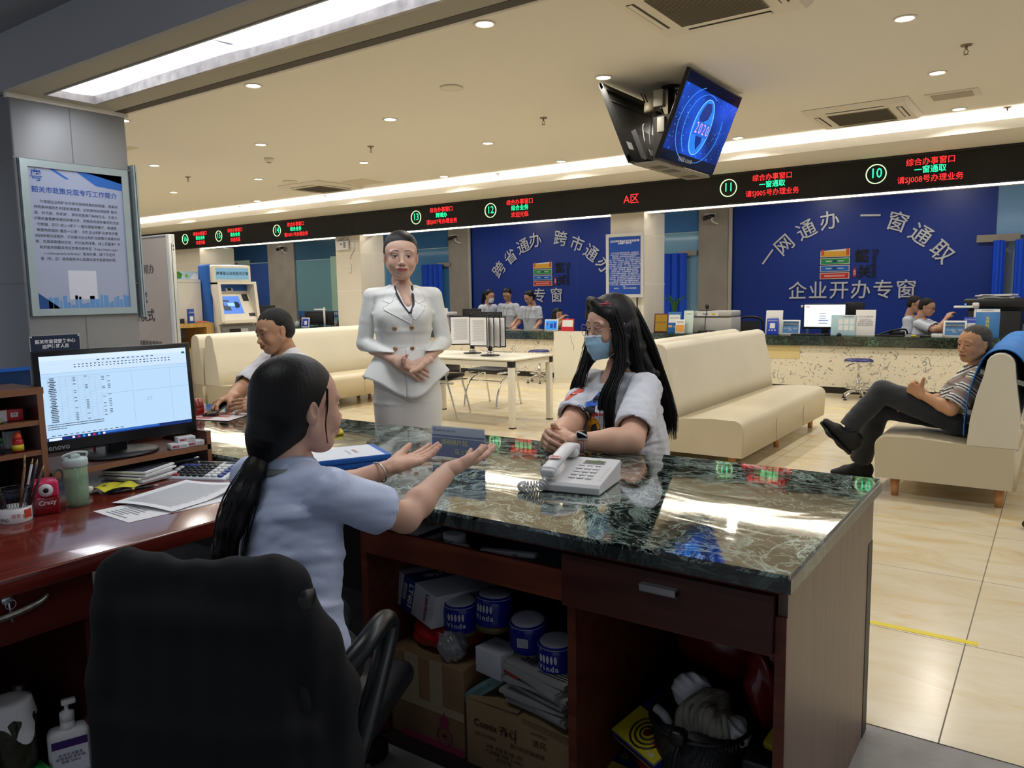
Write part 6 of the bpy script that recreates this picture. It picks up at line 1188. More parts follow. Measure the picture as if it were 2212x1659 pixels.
box_thing('note_block','white block of note paper in front of the two clerks','paper block',-1.24,10.85,CT,0.12,0.09,0.04,CARD)
o=MB().use(YEL).rbox(-0.03,0.03,-0.02,0.02,0,0.02,r=0.006).build('pen_stand',None);o.location=(-1.5,10.84,CT);tag(o,'tiny yellow pen stand on the right far counter','pen stand')
o=MB().use(BLK).rbox(-0.06,0.06,-0.03,0.03,0,0.02,r=0.004).build('ink_pad',None);o.location=(-1.36,10.79,CT);tag(o,'flat black pad near the front edge of the right counter','ink pad')
slabsign('standing_sign','small royal blue code card behind the grey-haired man','sign',-0.89,0.17,0.24,SB3,[('我为群众办实事',0.02,0,0.21,WHITE)],y=10.95,pic=lambda q,y:q.use(WHITE).box(-0.045,0.045,y,y+0.001,0.08,0.17))
slabsign('standing_sign','tall blue sign with four yellow characters at the end of the right counter','sign',-0.72,0.25,0.345,mat('sg_blue','#3a74b4',rough=0.35),[('免\n费\n刻\n章',0.042,0,0.165,mat('sg_yellow','#e0cf4a')),('韶关市政务服务中心',0.014,0,0.325,INK)],y=10.86,pic=lambda q,y:q.use(PALE).box(-0.12,0.12,y+0.0005,y+0.001,0.305,0.34))
t=thing('document_camera','white document camera arm beside the black copier','document camera',(-0.93,11.1,CT));MB().use(WHITE).cyl((-0.86,11.1,CT),(-0.86,11.1,1.13),0.022).rbox(-1.10,-0.83,11.06,11.12,1.105,1.135,r=0.01).rbox(-0.90,-0.83,11.05,11.13,1.12,1.17,r=0.012).build('arm',t)
t=thing('copier','big black copier behind the right end of the far counter','copier',(-0.7,12.1,0))
MB().use(DGREY).rbox(-1.00,-0.42,11.75,12.45,0,1.06,r=0.02).rbox(-1.06,-0.36,11.7,12.4,1.09,1.21,r=0.03).box(-1.0,-0.4,11.8,12.4,1.05,1.10).build('body',t)
MB().use(em('blue_led','#3a6cff',2)).box(-1.04,-1.02,11.695,11.70,1.13,1.15).build('status_light',t)
for i in range(5):o=MB().use((PAPER,CARD,GRL,PAPER,WHITE)[i]).box(-0.20,0.20,-0.14,0.14,0,0.010).build('paper_stack',None);o.location=(-0.71+0.03*math.sin(i*2.1),12.0,1.211+0.0105*i);o.rotation_euler=(0,0,0.35*math.sin(i*1.7));tag(o,'sheaf of papers %s on top of the black copier'%('at the bottom','second from the bottom','in the middle','second from the top','topmost')[i],'papers','papers on the copier')
t=thing('file_rack','dark office shelf with slanting files at the far right behind the counter','shelf',(0.2,13.0,0))
q=MB().use(DGREY).box(-0.42,1.2,12.6,13.1,0.86,0.90).box(-0.42,1.2,12.6,13.1,1.06,1.08).box(-0.40,-0.34,12.65,13.05,0,0.86).box(1.14,1.2,12.65,13.05,0,0.86).box(-0.42,1.2,13.08,13.1,0.0,1.2);q.build('frame',t)
for i in range(7):o=MB().use((mat('file_blue','#5878a8',rough=0.5),PAPER,mat('file_grey','#8d97a8',rough=0.5))[i%3]).box(-0.012,0.012,-0.12,0.12,0,0.15).build('file_folder',None);o.location=(-0.24+0.075*i,12.78,0.905);o.rotation_euler=(0,R(22 if i%2 else 10),0);tag(o,'%s file leaning on the dark shelf at the far right'%('first blue','first white','first grey','second blue','second white','second grey','third blue')[i],'file','files on the far shelf')
o=MB().use(mat('blue_bottle','#1f6aa8',rough=0.3)).lathe([(0.04,0),(0.04,0.16),(0.03,0.18),(0.02,0.2),(0.001,0.21)],c=(-0.36,12.62,0.902),n=20).build('blue_bottle',None);tag(o,'blue bottle on the dark shelf at the far right','bottle')
def mon_back(x,y,lab,w=0.5,h=0.31,z=0.80,cat='monitor'):
 t=thing('computer_monitor',lab,cat,(x,y,CT));MB().use(DGREY).rbox(x-w/2,x+w/2,y-0.02,y+0.02,z,z+h,r=0.006).rbox(x-w*.3,x+w*.3,y-0.04,y-0.01,z+0.05,z+h*.8,r=0.01).build('housing',t);MB().use(BLK).rbox(x-0.1,x+0.1,y-0.08,y+0.08,CT,CT+0.012,r=0.003).cyl((x,y,CT),(x,y,z+0.05),0.02).build('stand',t)
mon_back(-8.92,11.4,'black laptop-like monitor in front of the standing clerks',.42,.26,.86)
mon_back(-8.30,11.05,'wide black monitor back behind the flip binders',.62,.27,.80);mon_back(-9.95,11.05,'black office machine seen between the suit woman and the binders',.55,.26,.80)
mon_back(-6.05+0.0,11.25,'dark olive monitor back beside the masked woman',.42,.38,.80)
slabsign('standing_sign','light blue glowing code card in front of the long-haired clerk','sign',-6.88,0.26,0.19,mat('lit_blue','#2f8fe8',rough=0.3,emit='#2f8fe8',es=0.25),(),y=10.9,border=WHITE,pic=lambda q,y:q.use(SB3).box(-0.02,0.03,y,y+0.001,0.05,0.12).box(0.05,0.09,y,y+0.001,0.05,0.14).use(REDP).box(-0.09,-0.06,y,y+0.001,0.09,0.13))
slabsign('desk_calendar','red-based desk calendar at the end of the left counter','calendar',-6.57,0.24,0.20,PALE,(),y=10.9,border=mat('cal_red','#c0202c',rough=0.5),pic=lambda q,y:q.use(mat('cal_red','#c0202c')).box(-0.12,0.12,y,y+0.001,0.0,0.07))
o=MB().use(YEL).rbox(-0.04,0.04,-0.03,0.03,0,0.025,r=0.006).build('pen_stand',None);o.location=(-8.05,10.80,CT);tag(o,'yellow pen stand on the left far counter','pen stand')
o=MB().use(mat('cord_white','#a8a89a',rough=0.5)).tube(smooth_path([(-8.0,10.82,CT+.01),(-7.7,10.85,CT+.02),(-7.4,10.80,CT+.01),(-7.1,10.83,CT+.02),(-6.95,10.86,CT+.01)]),0.006,5).build('cable',None);tag(o,'pale cable lying along the left far counter','cable')
o=MB().use(PAPER).box(-10.2,-9.8,10.98,11.12,1.062,1.10).build('paper_stack',None);tag(o,'thick white paper stack on the black machine at the left counter','papers')
o=MB().use(WHITE).rbox(-9.72,-9.35,11.2,11.5,1.0,1.06,r=0.01).rbox(-9.5,-9.44,11.3,11.34,1.05,1.13,r=0.005).box(-9.7,-9.4,11.2,11.5,CT,1.0).build('white_scanner',None);tag(o,'white scanner on the left counter below the standing clerks','scanner')
mon_back(-14.6,11.1,'black monitor back behind the smiling man',.8,.4,.82);mon_back(-13.1,11.4,'black monitor back left of the far column',.9,.3,.78)
slabsign('standing_sign','small bright blue code card on the farthest left counter','sign',-12.97,0.24,0.2,SB3,(),y=10.9,border=WHITE,pic=lambda q,y:q.use(WHITE).box(-0.03,0.05,y,y+0.001,0.05,0.13))
t=thing('document_camera','white document camera arm on the farthest left counter','document camera',(-12.45,10.95,CT));MB().use(WHITE).cyl((-12.42,10.95,CT),(-12.42,10.95,1.17),0.02).rbox(-12.72,-12.38,10.93,10.97,1.11,1.14,r=0.01).build('arm',t)
o=MB().use(mat('jar_clear','#9fb0b8',rough=0.2)).lathe([(0.05,0),(0.05,0.1),(0.04,0.12)],c=(-13.15,10.85,CT),n=16).build('plastic_cup',None);tag(o,'clear cup on the farthest left counter beside the blue card','cup')
t=thing('directory_board','pale green directory board with a red character behind the greenish glass','board',(-14.8,14.0,1.7))
MB().use(mat('dir_green','#9fc2ae',rough=0.4)).box(-15.55,-14.3,13.985,14.015,1.02,2.42).use(mat('dir_blue','#8496b8')).box(-15.2,-14.3,13.983,13.985,1.55,1.98).box(-15.2,-14.3,13.983,13.985,1.05,1.30).use(mat('dir_line','#c0d8c8')).box(-15.4,-14.3,13.982,13.984,2.0,2.01).box(-15.4,-14.3,13.982,13.984,1.52,1.53).box(-15.4,-14.3,13.982,13.984,1.31,1.32).box(-15.22,-15.21,13.982,13.984,1.05,2.15).build('panel',t)
MB().use(REDP).text('楼',0.17,fy(-14.75,13.98,2.28),bold=0.03).use(INK).text('窗口  审批部门',0.085,fy(-14.9,13.98,2.06)).text('1    社保',0.07,fy(-14.9,13.98,1.76)).build('lettering',t)
t=thing('service_banner','blue strip with small white characters along the greenish glass','banner',(-15,14.0,1.0))
MB().use(mat('banner_blue','#2f62a8',rough=0.4)).box(-22.4,-18.1,13.99,14.01,0.93,1.07).box(-16.9,-13.65,13.99,14.01,0.88,1.02).use(WHITE).text('韶关市政务服务中心',0.075,fy(-15.4,13.985,0.95),bold=0.01).text('韶关市政务服务中心',0.075,fy(-14.0,13.985,0.95),bold=0.01).build('strip',t)
o=MB().use(mat('hall_green','#a9c8bc',rough=0.5)).box(-22.3,-18.9,13.99,14.01,2.12,2.46).use(REDP).text('政务服务中心大厅',0.22,fy(-20.3,13.985,2.28),bold=0.03).build('wall_sign',None);tag(o,'pale strip with dark red characters behind the kiosk','sign')
o=MB().use(mat('plant_green','#2f6a35',rough=0.6))
for k in range(9):a=k*0.7;o.tube(smooth_path([(-5.75,13.3,0.9),(-5.75+0.08*math.cos(a),13.3,1.2),(-5.75+0.28*math.cos(a),13.3+0.1*math.sin(a),1.32-0.05*(k%3))],4),[0.012,0.016,0.018,0.018,0.016,0.012,0.008,0.005,0.002],4)
o=o.cyl((-5.75,13.3,0.0),(-5.75,13.3,0.95),0.012).build('potted_plant',None);tag(o,'thin green leafy plant before the blue curtain beside the column','plant')
# ================================================================ IMPLICIT-SURFACE MODELLING (people)
class SDF:
 def __init__(s,lo,hi,h):
  s.lo=np.array(lo,float);s.h=h;s.n=np.maximum(np.ceil((np.array(hi)-s.lo)/h).astype(int)+1,4)
  s.ax=[s.lo[i]+h*np.arange(s.n[i])for i in range(3)];s.F=np.full(s.n,1.0,np.float32)
 def _reg(s,lo,hi):
  a=np.clip(((np.array(lo)-s.lo)/s.h).astype(int)-1,0,s.n);b=np.clip(((np.array(hi)-s.lo)/s.h).astype(int)+2,0,s.n)
  if np.any(b<=a):return None
  sl=tuple(slice(a[i],b[i])for i in range(3))
  return sl,s.ax[0][sl[0]][:,None,None].astype(np.float32),s.ax[1][sl[1]][None,:,None].astype(np.float32),s.ax[2][sl[2]][None,None,:].astype(np.float32)
 def _mix(s,sl,d,k,sub):
  A=s.F[sl]
  if sub:
   d=-d
   if k>0:h=np.maximum(k-np.abs(A-d),0)/k;s.F[sl]=np.maximum(A,d)+h*h*k*.25
   else:s.F[sl]=np.maximum(A,d)
  else:
   if k>0:h=np.maximum(k-np.abs(A-d),0)/k;s.F[sl]=np.minimum(A,d)-h*h*k*.25
   else:s.F[sl]=np.minimum(A,d)
 def cap(s,a,b,ra,rb=None,k=0.0,sub=False):
  rb=ra if rb is None else rb;a=np.array(a,float);b=np.array(b,float);m=max(ra,rb)+k+4*s.h
  r=s._reg(np.minimum(a,b)-m,np.maximum(a,b)+m)
  if r is None:return s
  sl,X,Y,Z=r;ba=b-a;L=max(ba@ba,1e-9)
  t=np.clip(((X-a[0])*ba[0]+(Y-a[1])*ba[1]+(Z-a[2])*ba[2])/L,0,1)
  d=np.sqrt((X-a[0]-t*ba[0])**2+(Y-a[1]-t*ba[1])**2+(Z-a[2]-t*ba[2])**2)-(ra+(rb-ra)*t)
  s._mix(sl,d,k,sub);return s
 def chain(s,pts,rs,k=0.0,sub=False,kk=None):
  for i in range(len(pts)-1):s.cap(pts[i],pts[i+1],rs[i],rs[i+1],k if(i==0 or kk is None)else kk,sub)
  return s
 def ell(s,c,r,k=0.0,sub=False,rot=None):
  c=np.array(c,float);r=np.array(r,float)*np.ones(3);m=r.max()+k+4*s.h;g=s._reg(c-m,c+m)
  if g is None:return s
  sl,X,Y,Z=g;X=X-c[0];Y=Y-c[1];Z=Z-c[2]
  if rot is not None:
   Q=np.array(rot.to_3x3().inverted()if hasattr(rot,'to_3x3')else rot)
   X,Y,Z=Q[0][0]*X+Q[0][1]*Y+Q[0][2]*Z,Q[1][0]*X+Q[1][1]*Y+Q[1][2]*Z,Q[2][0]*X+Q[2][1]*Y+Q[2][2]*Z
  k0=np.sqrt((X/r[0])**2+(Y/r[1])**2+(Z/r[2])**2);k1=np.sqrt((X/r[0]**2)**2+(Y/r[1]**2)**2+(Z/r[2]**2)**2)
  s._mix(sl,(k0*(k0-1)/np.maximum(k1,1e-6)).astype(np.float32),k,sub);return s
 def loft(s,pts,rx,ry,side,k=0.0,sub=False,capr=None,p=2.0):
  """tube with elliptical section: rx along `side`, ry across; p > 2 squares the section"""
  pts=[np.array(q,float)for q in pts];m=max(max(rx),max(ry))*1.15+k+4*s.h
  lo=np.min(pts,0)-m;hi=np.max(pts,0)+m;g=s._reg(lo,hi)
  if g is None:return s
  sl,X,Y,Z=g;best=None;n=len(pts)
  for i in range(n-1):
   a,b=pts[i],pts[i+1];ba=b-a;L=math.sqrt(ba@ba);w=ba/L
   sd=side[i]if isinstance(side,list)else side
   u=np.array(sd,float);u=u-w*(u@w);u/=np.linalg.norm(u);v=np.cross(w,u)
   x,y,z=X-a[0],Y-a[1],Z-a[2]
   tt=(x*w[0]+y*w[1]+z*w[2])/L;t=np.clip(tt,0,1);ov=np.abs(tt-t)*L
   ts=t*t*(3-2*t)*0.5+t*0.5
   Rx=rx[i]+(rx[i+1]-rx[i])*ts;Ry=ry[i]+(ry[i+1]-ry[i])*ts
   U=(x*u[0]+y*u[1]+z*u[2]);V=(x*v[0]+y*v[1]+z*v[2]);cr=capr or min(Rx.min(),Ry.min())
   if p==2.0:q=np.sqrt((U/Rx)**2+(V/Ry)**2+(ov/cr)**2)
   else:q=(np.abs(U/Rx)**p+np.abs(V/Ry)**p+(ov/cr)**p)**(1/p)
   d=(q-1)*np.minimum(Rx,Ry)
   if best is None:best=d
   else:kk=0.02;h=np.maximum(kk-np.abs(best-d),0)/kk;best=np.minimum(best,d)-h*h*kk*.25
  s._mix(sl,best.astype(np.float32),k,sub);return s
 def cut(s,n,c):
  """remove everything on the side n points to, beyond point c"""
  n=np.array(n,float);n/=np.linalg.norm(n);c=np.array(c,float)
  X,Y,Z=s.ax[0][:,None,None],s.ax[1][None,:,None],s.ax[2][None,None,:]
  s.F=np.maximum(s.F,(n[0]*(X-c[0])+n[1]*(Y-c[1])+n[2]*(Z-c[2])).astype(np.float32));return s
 def wrinkle(s,amp,f=(20,20,20),seed=0,oct=4,warp=1.5):
  rr=np.random.RandomState(seed);X,Y,Z=[a.astype(np.float32)for a in(s.ax[0][:,None,None],s.ax[1][None,:,None],s.ax[2][None,None,:])]
  N=0;rg=seed>=100
  for o in range(oct):
   d=rr.normal(size=3)*np.array(f)*(1.0+0.6*o);e=rr.normal(size=3)*np.array(f)*0.5
   q_=np.sin(d[0]*X+d[1]*Y+d[2]*Z+warp*np.sin(e[0]*X+e[1]*Y+e[2]*Z+rr.rand()*6)+rr.rand()*6)
   N=N+((1-2*np.abs(q_))if rg else q_)/(1+0.5*o)
  s.F=s.F+(amp*N/2).astype(np.float32);return s
 def mesh(s):
  """surface nets"""
  F=s.F;S=F<0;n=F.shape
  c=[S[i:n[0]-1+i,j:n[1]-1+j,k:n[2]-1+k]for i in(0,1)for j in(0,1)for k in(0,1)]
  cnt=sum(x.astype(np.int8)for x in c);act=(cnt>0)&(cnt<8);idx=np.argwhere(act)
  if len(idx)==0:return np.zeros((0,3)),np.zeros((0,4),int)
  vid=np.full(act.shape,-1,np.int32);vid[act]=np.arange(len(idx))
  acc=np.zeros((len(idx),3));num=np.zeros(len(idx));off=[(i,j,k)for i in(0,1)for j in(0,1)for k in(0,1)]
  val=[F[idx[:,0]+o[0],idx[:,1]+o[1],idx[:,2]+o[2]]for o in off]
  for a in range(8):
   for b in range(a+1,8):
    df=[off[b][q]-off[a][q]for q in range(3)]
    if sum(abs(q)for q in df)!=1:continue
    m=(val[a]<0)!=(val[b]<0);va,vb=val[a][m],val[b][m];t=va/(va-vb)
    for q in range(3):acc[m,q]+=off[a][q]+t*df[q]
    num[m]+=1
  V=(idx+acc/num[:,None])*s.h+s.lo;Q=[]
  for ax in range(3):
   o1,o2=[(1,2),(2,0),(0,1)][ax]
   sl0=[slice(1,n[q]-1)for q in range(3)];sl0[ax]=slice(0,n[ax]-1);sl1=list(sl0);sl1[ax]=slice(1,n[ax])
   A=S[tuple(sl0)];B=S[tuple(sl1)];ch=np.argwhere(A!=B)
   if not len(ch):continue
   base=ch.copy()
   for q in range(3):
    if q!=ax:base[:,q]+=1
   inside=A[ch[:,0],ch[:,1],ch[:,2]];q4=[]
   for d1,d2 in((-1,-1),(0,-1),(0,0),(-1,0)):
    p=base.copy();p[:,o1]+=d1;p[:,o2]+=d2;q4.append(vid[p[:,0],p[:,1],p[:,2]])
   q4=np.stack(q4,1);q4[~inside]=q4[~inside][:,::-1];Q.append(q4)
  Q=np.concatenate(Q);return V,Q[(Q>=0).all(1)]
def smooth_mesh(V,Q,it=2,lam=0.5):
 if not len(V):return V
 E=np.concatenate([Q[:,[0,1]],Q[:,[1,2]],Q[:,[2,3]],Q[:,[3,0]]]);n=len(V)
 for _ in range(it):
  A=np.zeros((n,3));c=np.zeros(n)
  np.add.at(A,E[:,0],V[E[:,1]]);np.add.at(c,E[:,0],1);np.add.at(A,E[:,1],V[E[:,0]]);np.add.at(c,E[:,1],1)
  m=c>0;W_=V.copy();W_[m]=V[m]*(1-lam)+lam*A[m]/c[m,None];V=W_
 return V
def np_obj(name,pieces,mats,parent=None,col=None):
 """pieces: list of (V, Q, material index, colours or None) -> one mesh"""
 vs,fs,mi,cs,o=[],[],[],[],0
 for V,Q,m,c in pieces:
  if not len(V):continue
  vs.append(V);fs.append(Q+o);mi+=[m]*len(Q);cs.append(c if c is not None else np.tile((.8,.8,.8),(len(V),1)));o+=len(V)
 V=np.concatenate(vs);Q=np.concatenate(fs);Cc=np.concatenate(cs)
 if parent is not None:
  M=np.array(mw(parent).inverted());V=V@M[:3,:3].T+M[:3,3]
 me=bpy.data.meshes.new(name);me.from_pydata(V.tolist(),[],Q.tolist())
 for m in mats:me.materials.append(m)
 me.polygons.foreach_set('material_index',mi);me.polygons.foreach_set('use_smooth',[True]*len(Q))
 a=me.color_attributes.new('Col','FLOAT_COLOR','POINT');a.data.foreach_set('color',np.concatenate([Cc,np.ones((len(Cc),1))],1).astype(np.float32).ravel())
 me.update();ob=bpy.data.objects.new(name,me);C.objects.link(ob)
 if parent is not None:ob.parent=parent
 return ob
def xf(V,M):M=np.array(M);return V@M[:3,:3].T+M[:3,3]
def ss(x,a,b):t=np.clip((x-a)/(b-a),0,1);return t*t*(3-2*t)
SKINM=mat('skin','#c69a80',rough=0.5,vcol=True,sss=0.08)
HAIRM=mat('hair_black','#0b0908',rough=0.5,spec=0.35,bump=(160,0.16,(1,1,0.06)))
EYEW=mat('eye_white','#cfc9c4',rough=0.2);IRIS=mat('iris','#120b08',rough=0.15)
def head_piece(M,skin='#c89b80',male=False,smile=0.0,lip='#a8625c',brow=1.0,h=0.0022,fat=0.0,stubble=0.0,lid=1.0,age=0.0,far=False,wide=1.0,lipk=1.0):
 """head in local space (x right, y forward, z up, origin between the eyes' level and ears), moved by M"""
 s=SDF((-0.105,-0.125,-0.20),(0.105,0.135,0.135),h);w=1.0+0.04*male+fat*.10
 s.ell((0,-0.014,0.036),(0.0735*w,0.0925,0.080))
 s.ell((0,0.026,-0.022),(0.0600*w,0.062,0.082),0.03)
 s.ell((0,0.022,0.030),(0.062*w,0.058,0.056),0.03)
 s.ell((0,0.054,-0.090),(0.019+0.010*male+fat*.01,0.024,0.020),0.034)
 for x in(-1,1):
  s.cap((x*(0.050+.008*male+fat*.006)*w,0.000,-0.045),(x*0.020,0.055,-0.090),0.016+0.004*male+fat*.004,0.013,0.03)
  s.ell((x*0.036,0.060,-0.030),(0.022,0.020,0.024),0.022)
  s.ell((x*0.032,0.075,0.020),(0.021,0.010,0.0065+.002*male),0.016)
 if not far:
  for x in(-1,1):s.ell((x*0.031,0.097,0.0015),(0.018,0.0135,0.0105),0.012,True)
 s.cap((0,0.080,0.010),(0,0.1000,-0.030),0.0075,0.0095,0.012);s.ell((0,0.1035,-0.034),(0.0098,0.0095,0.0085),0.008)
 for x in(-1,1):
  s.ell((x*0.0118,0.0955,-0.0375),(0.0068,0.0085,0.0068),0.006)
  if not far:s.ell((x*0.0065,0.1035,-0.0445),(0.0032,0.005,0.0025),0.002,True)
 sm=smile
 s.ell((0,0.086,-0.062),(0.028,0.014,0.018),0.014)
 for x in(-1,1):
  s.cap((0,0.0985,-0.0600),(x*0.0225*(1+.25*sm),0.0875-.003*sm,-0.0635+0.005*sm),0.0044,0.0018,0.004)
  s.cap((0,0.0970,-0.0695),(x*0.0190*(1+.25*sm),0.0885-.003*sm,-0.0665+0.004*sm),0.0050,0.0022,0.004)
  if not far:s.cap((0,0.1045,-0.0645),(x*0.0225*(1+.25*sm),0.092,-0.0645+0.0055*sm),0.0012,0.0010,0.003,True)
  if sm>.3:s.cap((x*0.018,0.098,-0.040),(x*0.034,0.086,-0.062),0.0012,0.001,0.005,True);s.ell((x*0.040,0.066,-0.040),(0.017,0.014,0.016),0.012)
 for x in(-1,1):
  if not far:
   s.ell((x*0.0310,0.0750,0.0),(0.0145,0.0140,0.0122),0.003)
   s.ell((x*0.0310,0.0900,-0.0005),(0.0118,0.011,0.0042*lid),0.0015,True)
  R_=Euler((0.15,x*0.10,x*-0.25)).to_matrix()
  s.ell((x*0.0745*w,-0.012,-0.008),(0.0070,0.0170,0.029),0.010,rot=R_)
  s.ell((x*0.083*w,-0.007,-0.003),(0.0055,0.0090,0.016),0.003,True,rot=R_)
 nk=.80+.24*male+fat*.2;s.loft([(0,-0.028,-0.05),(0,-0.036,-0.12),(0,-0.044,-0.22)],[0.050*nk,0.048*nk,0.054*nk],[0.054*nk,0.050*nk,0.054*nk],(1,0,0),0.02)
 V,Q=s.mesh();V=smooth_mesh(V,Q,1,0.4)
 base=np.array(lin(skin));c=np.tile(base,(len(V),1));x,y,z=V.T;ax=np.abs(x)
 def blend(mask,colr):nonlocal c;m=np.clip(mask,0,1)[:,None];c=c*(1-m)+np.array(lin(colr))*m
 lipm=ss(-(((ax/(0.0245*(1+.2*sm)))**2)+((z+0.0648-0.0045*sm*(ax/0.024)**2)/0.0088)**2),-1.25,-0.75)*(y>0.078);blend(lipm*0.85,lip)
 blend(lipm*ss(-np.abs(z+0.0645-0.0055*sm*(ax/0.0225)),-0.0022,-0.0008)*.9,'#4a1f1f')
 bz=0.0235+0.004*np.sin(np.clip((ax-0.012)/0.036,0,1)*PI)-0.001*(ax>.04);bm=ss(-np.abs(z-bz),-0.0045*brow,-0.0018*brow)*ss(ax,0.010,0.015)*ss(-ax,-0.051,-0.044)*(y>0.05);blend(bm*0.85,'#1c1310')
 if not far:
  ez=0.0042*lid*np.sqrt(np.clip(1-((ax-0.031)/0.0135)**2,0,1));lash=ss(-np.abs(z-ez-0.0006),-0.0026,-0.0010)*(np.abs(ax-0.031)<0.0150)*(y>0.07);blend(lash*.9,'#140c0a')
  blend(((np.abs(ax-0.0065)<0.0032)*(np.abs(z+0.0455)<0.003)*(y>0.09))*.8,'#3a1c16')
 else:
  blend(ss(-(((ax-0.031)/0.013)**2+((z)/0.0055)**2),-1.2,-0.6)*(y>0.05),'#1a1110')
 cheek=ss(-(((ax-0.040)/0.022)**2+((z+0.034)/0.02)**2),-1.6,0)*(y>0.03);blend(cheek*0.16,'#b8604c')
 if stubble:blend(stubble*ss(-z,0.045,0.062)*(y>0.03)*(1-lipm)*.5,'#4a3c34')
 V=V*np.array((wide,1,1));return(xf(V,M),Q,0,c)
def eyes(M,parent,look=(0,0),wide=1.0):
 for x in(-1,1):
  q=MB();e=M@Matrix.Translation((x*0.0310*wide,0.0738,0.0))@Euler((R(look[1]),0,R(look[0]))).to_matrix().to_4x4()
  q.T=e@Matrix.Rotation(-PI/2,4,'X');q.use(EYEW);q.lathe([(0.001,-0.0118)]+[(0.0122*math.cos(a),0.0122*math.sin(a))for a in[R(-80+10*i)for i in range(14)]]+[(0.0062,0.0108)],n=24)
  q.use(IRIS).lathe([(0.0064,0.0106),(0.0058,0.0112),(0.0035,0.0122),(0.001,0.0124)],n=24)
  q.build('eye',parent)
def hand_piece(M,side,curls,spread=6,thumb=(35,20,20,20),skin='#c89b80',sc=1.0,h=0.0023,nail=None,opp=0.3):
 """wrist at origin, fingers +y, back of hand +z; side +1 puts the thumb at +x. curls: four (base, mid, tip) degrees"""
 s=SDF((-0.13,-0.05,-0.13),(0.13,0.21,0.09),h)
 s.loft([(0,-0.032,0),(0,0.0,0),(0,0.03,0)],[0.0235,0.0262,0.030],[0.0185,0.0165,0.0150],(1,0,0))
 base=[(0.0285,0.083),(0.0095,0.089),(-0.0100,0.085),(-0.0275,0.076)]
 for bx,by in base:s.cap((bx*.6*side,0.012,0.0),(bx*side,by,0.001),0.0135,0.0108,0.012)
 s.ell((-0.018*side,0.035,-0.007),(0.015,0.030,0.012),0.01)
 th0=np.array((0.022*side,0.020,-0.006));a=R(thumb[0]);out=np.array((math.sin(a)*side,math.cos(a),-opp));out/=np.linalg.norm(out)
 s.cap((0.014*side,0.012,-0.004),th0+out*0.030,0.016,0.0135,0.012)
 palm=s.F.copy();parts=[];tips=[]
 L=[(0.042,0.025,0.020),(0.046,0.028,0.021),(0.042,0.026,0.020),(0.033,0.020,0.018)]
 def chain(p,d,up,lens,angs,rs):
  p=np.array(p,float);d=np.array(d,float);pts=[p.copy()];axr=np.cross(up,d)
  for l,g in zip(lens,angs):
   g=R(g);d=d*math.cos(g)+np.cross(axr,d)*math.sin(g);p=p+d*l;pts.append(p.copy())
  s.F=np.full_like(palm,1.0)
  s.chain(pts,rs,0.004);parts.append(s.F.copy());tips.append((pts[-1],d,np.cross(d,axr)))
 for i,((bx,by),ln,cu)in enumerate(zip(base,L,curls)):
  sp=R(spread*(1.4-i*0.95))*side;d=np.array((math.sin(sp),math.cos(sp),0));r0=0.0092 if i<3 else 0.0082
  chain((bx*side,by,0.0),d,np.array((0,0,1.0)),ln,cu,[r0+.0006,r0,r0-.0009,r0-.0020])
 up=np.cross(out,np.array((0,0,1.0)));up=np.cross(up,out)*0.3+np.array((side*0.9,0,0.3));up-=out*(up@out);up/=np.linalg.norm(up)
 chain(th0+out*0.018,out,up,(0.024,0.029,0.024),thumb[1:4],[0.0135,0.0118,0.0105,0.0085])
 F=parts[0]
 for f in parts[1:]:F=np.minimum(F,f)
 k=0.007;hh=np.maximum(k-np.abs(palm-F),0)/k;s.F=np.minimum(palm,F)-hh*hh*k*.25
 V,Q=s.mesh();V=smooth_mesh(V,Q,1,0.3)
 c=np.tile(np.array(lin(skin)),(len(V),1));fld=np.stack(parts)
 near=np.zeros(len(V))
 for(tp,d,nr)in tips:
  rel=V-tp;al=rel@d;u=rel@(nr/np.linalg.norm(nr));dist=np.linalg.norm(rel,axis=1)
  if nail:m=(dist<0.011)&(u<-0.0035 if False else u>0.0035)&(al>-0.007);c[m]=np.array(lin(nail))
  m2=np.clip(1-dist/0.03,0,1)[:,None]*0.25;c=c*(1-m2)+np.array(lin('#c0705c'))*m2
 V=V*sc
 return(xf(V,M),Q,0,c)
def hand_frame(wrist,to,back):
 """matrix: +y towards `to`, +z the back-of-hand direction"""
 y=Vector(to).normalized();z=Vector(back);x=y.cross(z).normalized();z=x.cross(y);w=Vector(wrist)
 return Matrix(((x.x,y.x,z.x,w.x),(x.y,y.y,z.y,w.y),(x.z,y.z,z.z,w.z),(0,0,0,1)))
def head_frame(c,fwd,up=(0,0,1)):
 y=Vector(fwd).normalized();z=Vector(up);x=y.cross(z).normalized();z=x.cross(y);c=Vector(c)
 return Matrix(((x.x,y.x,z.x,c.x),(x.y,y.y,z.y,c.y),(x.z,y.z,z.z,c.z),(0,0,0,1)))
def solid(pieces_fn,lo,hi,h,smooth=1):
 s=SDF(lo,hi,h);pieces_fn(s);V,Q=s.mesh();return smooth_mesh(V,Q,smooth,0.5),Q
from mathutils.bvhtree import BVHTree
def bvh_of(V,Q):return BVHTree.FromPolygons([tuple(v)for v in V],[tuple(q)for q in Q])
def project(bvh,p,d):
 h=bvh.ray_cast(Vector(p),Vector(d));return h[0],h[1]
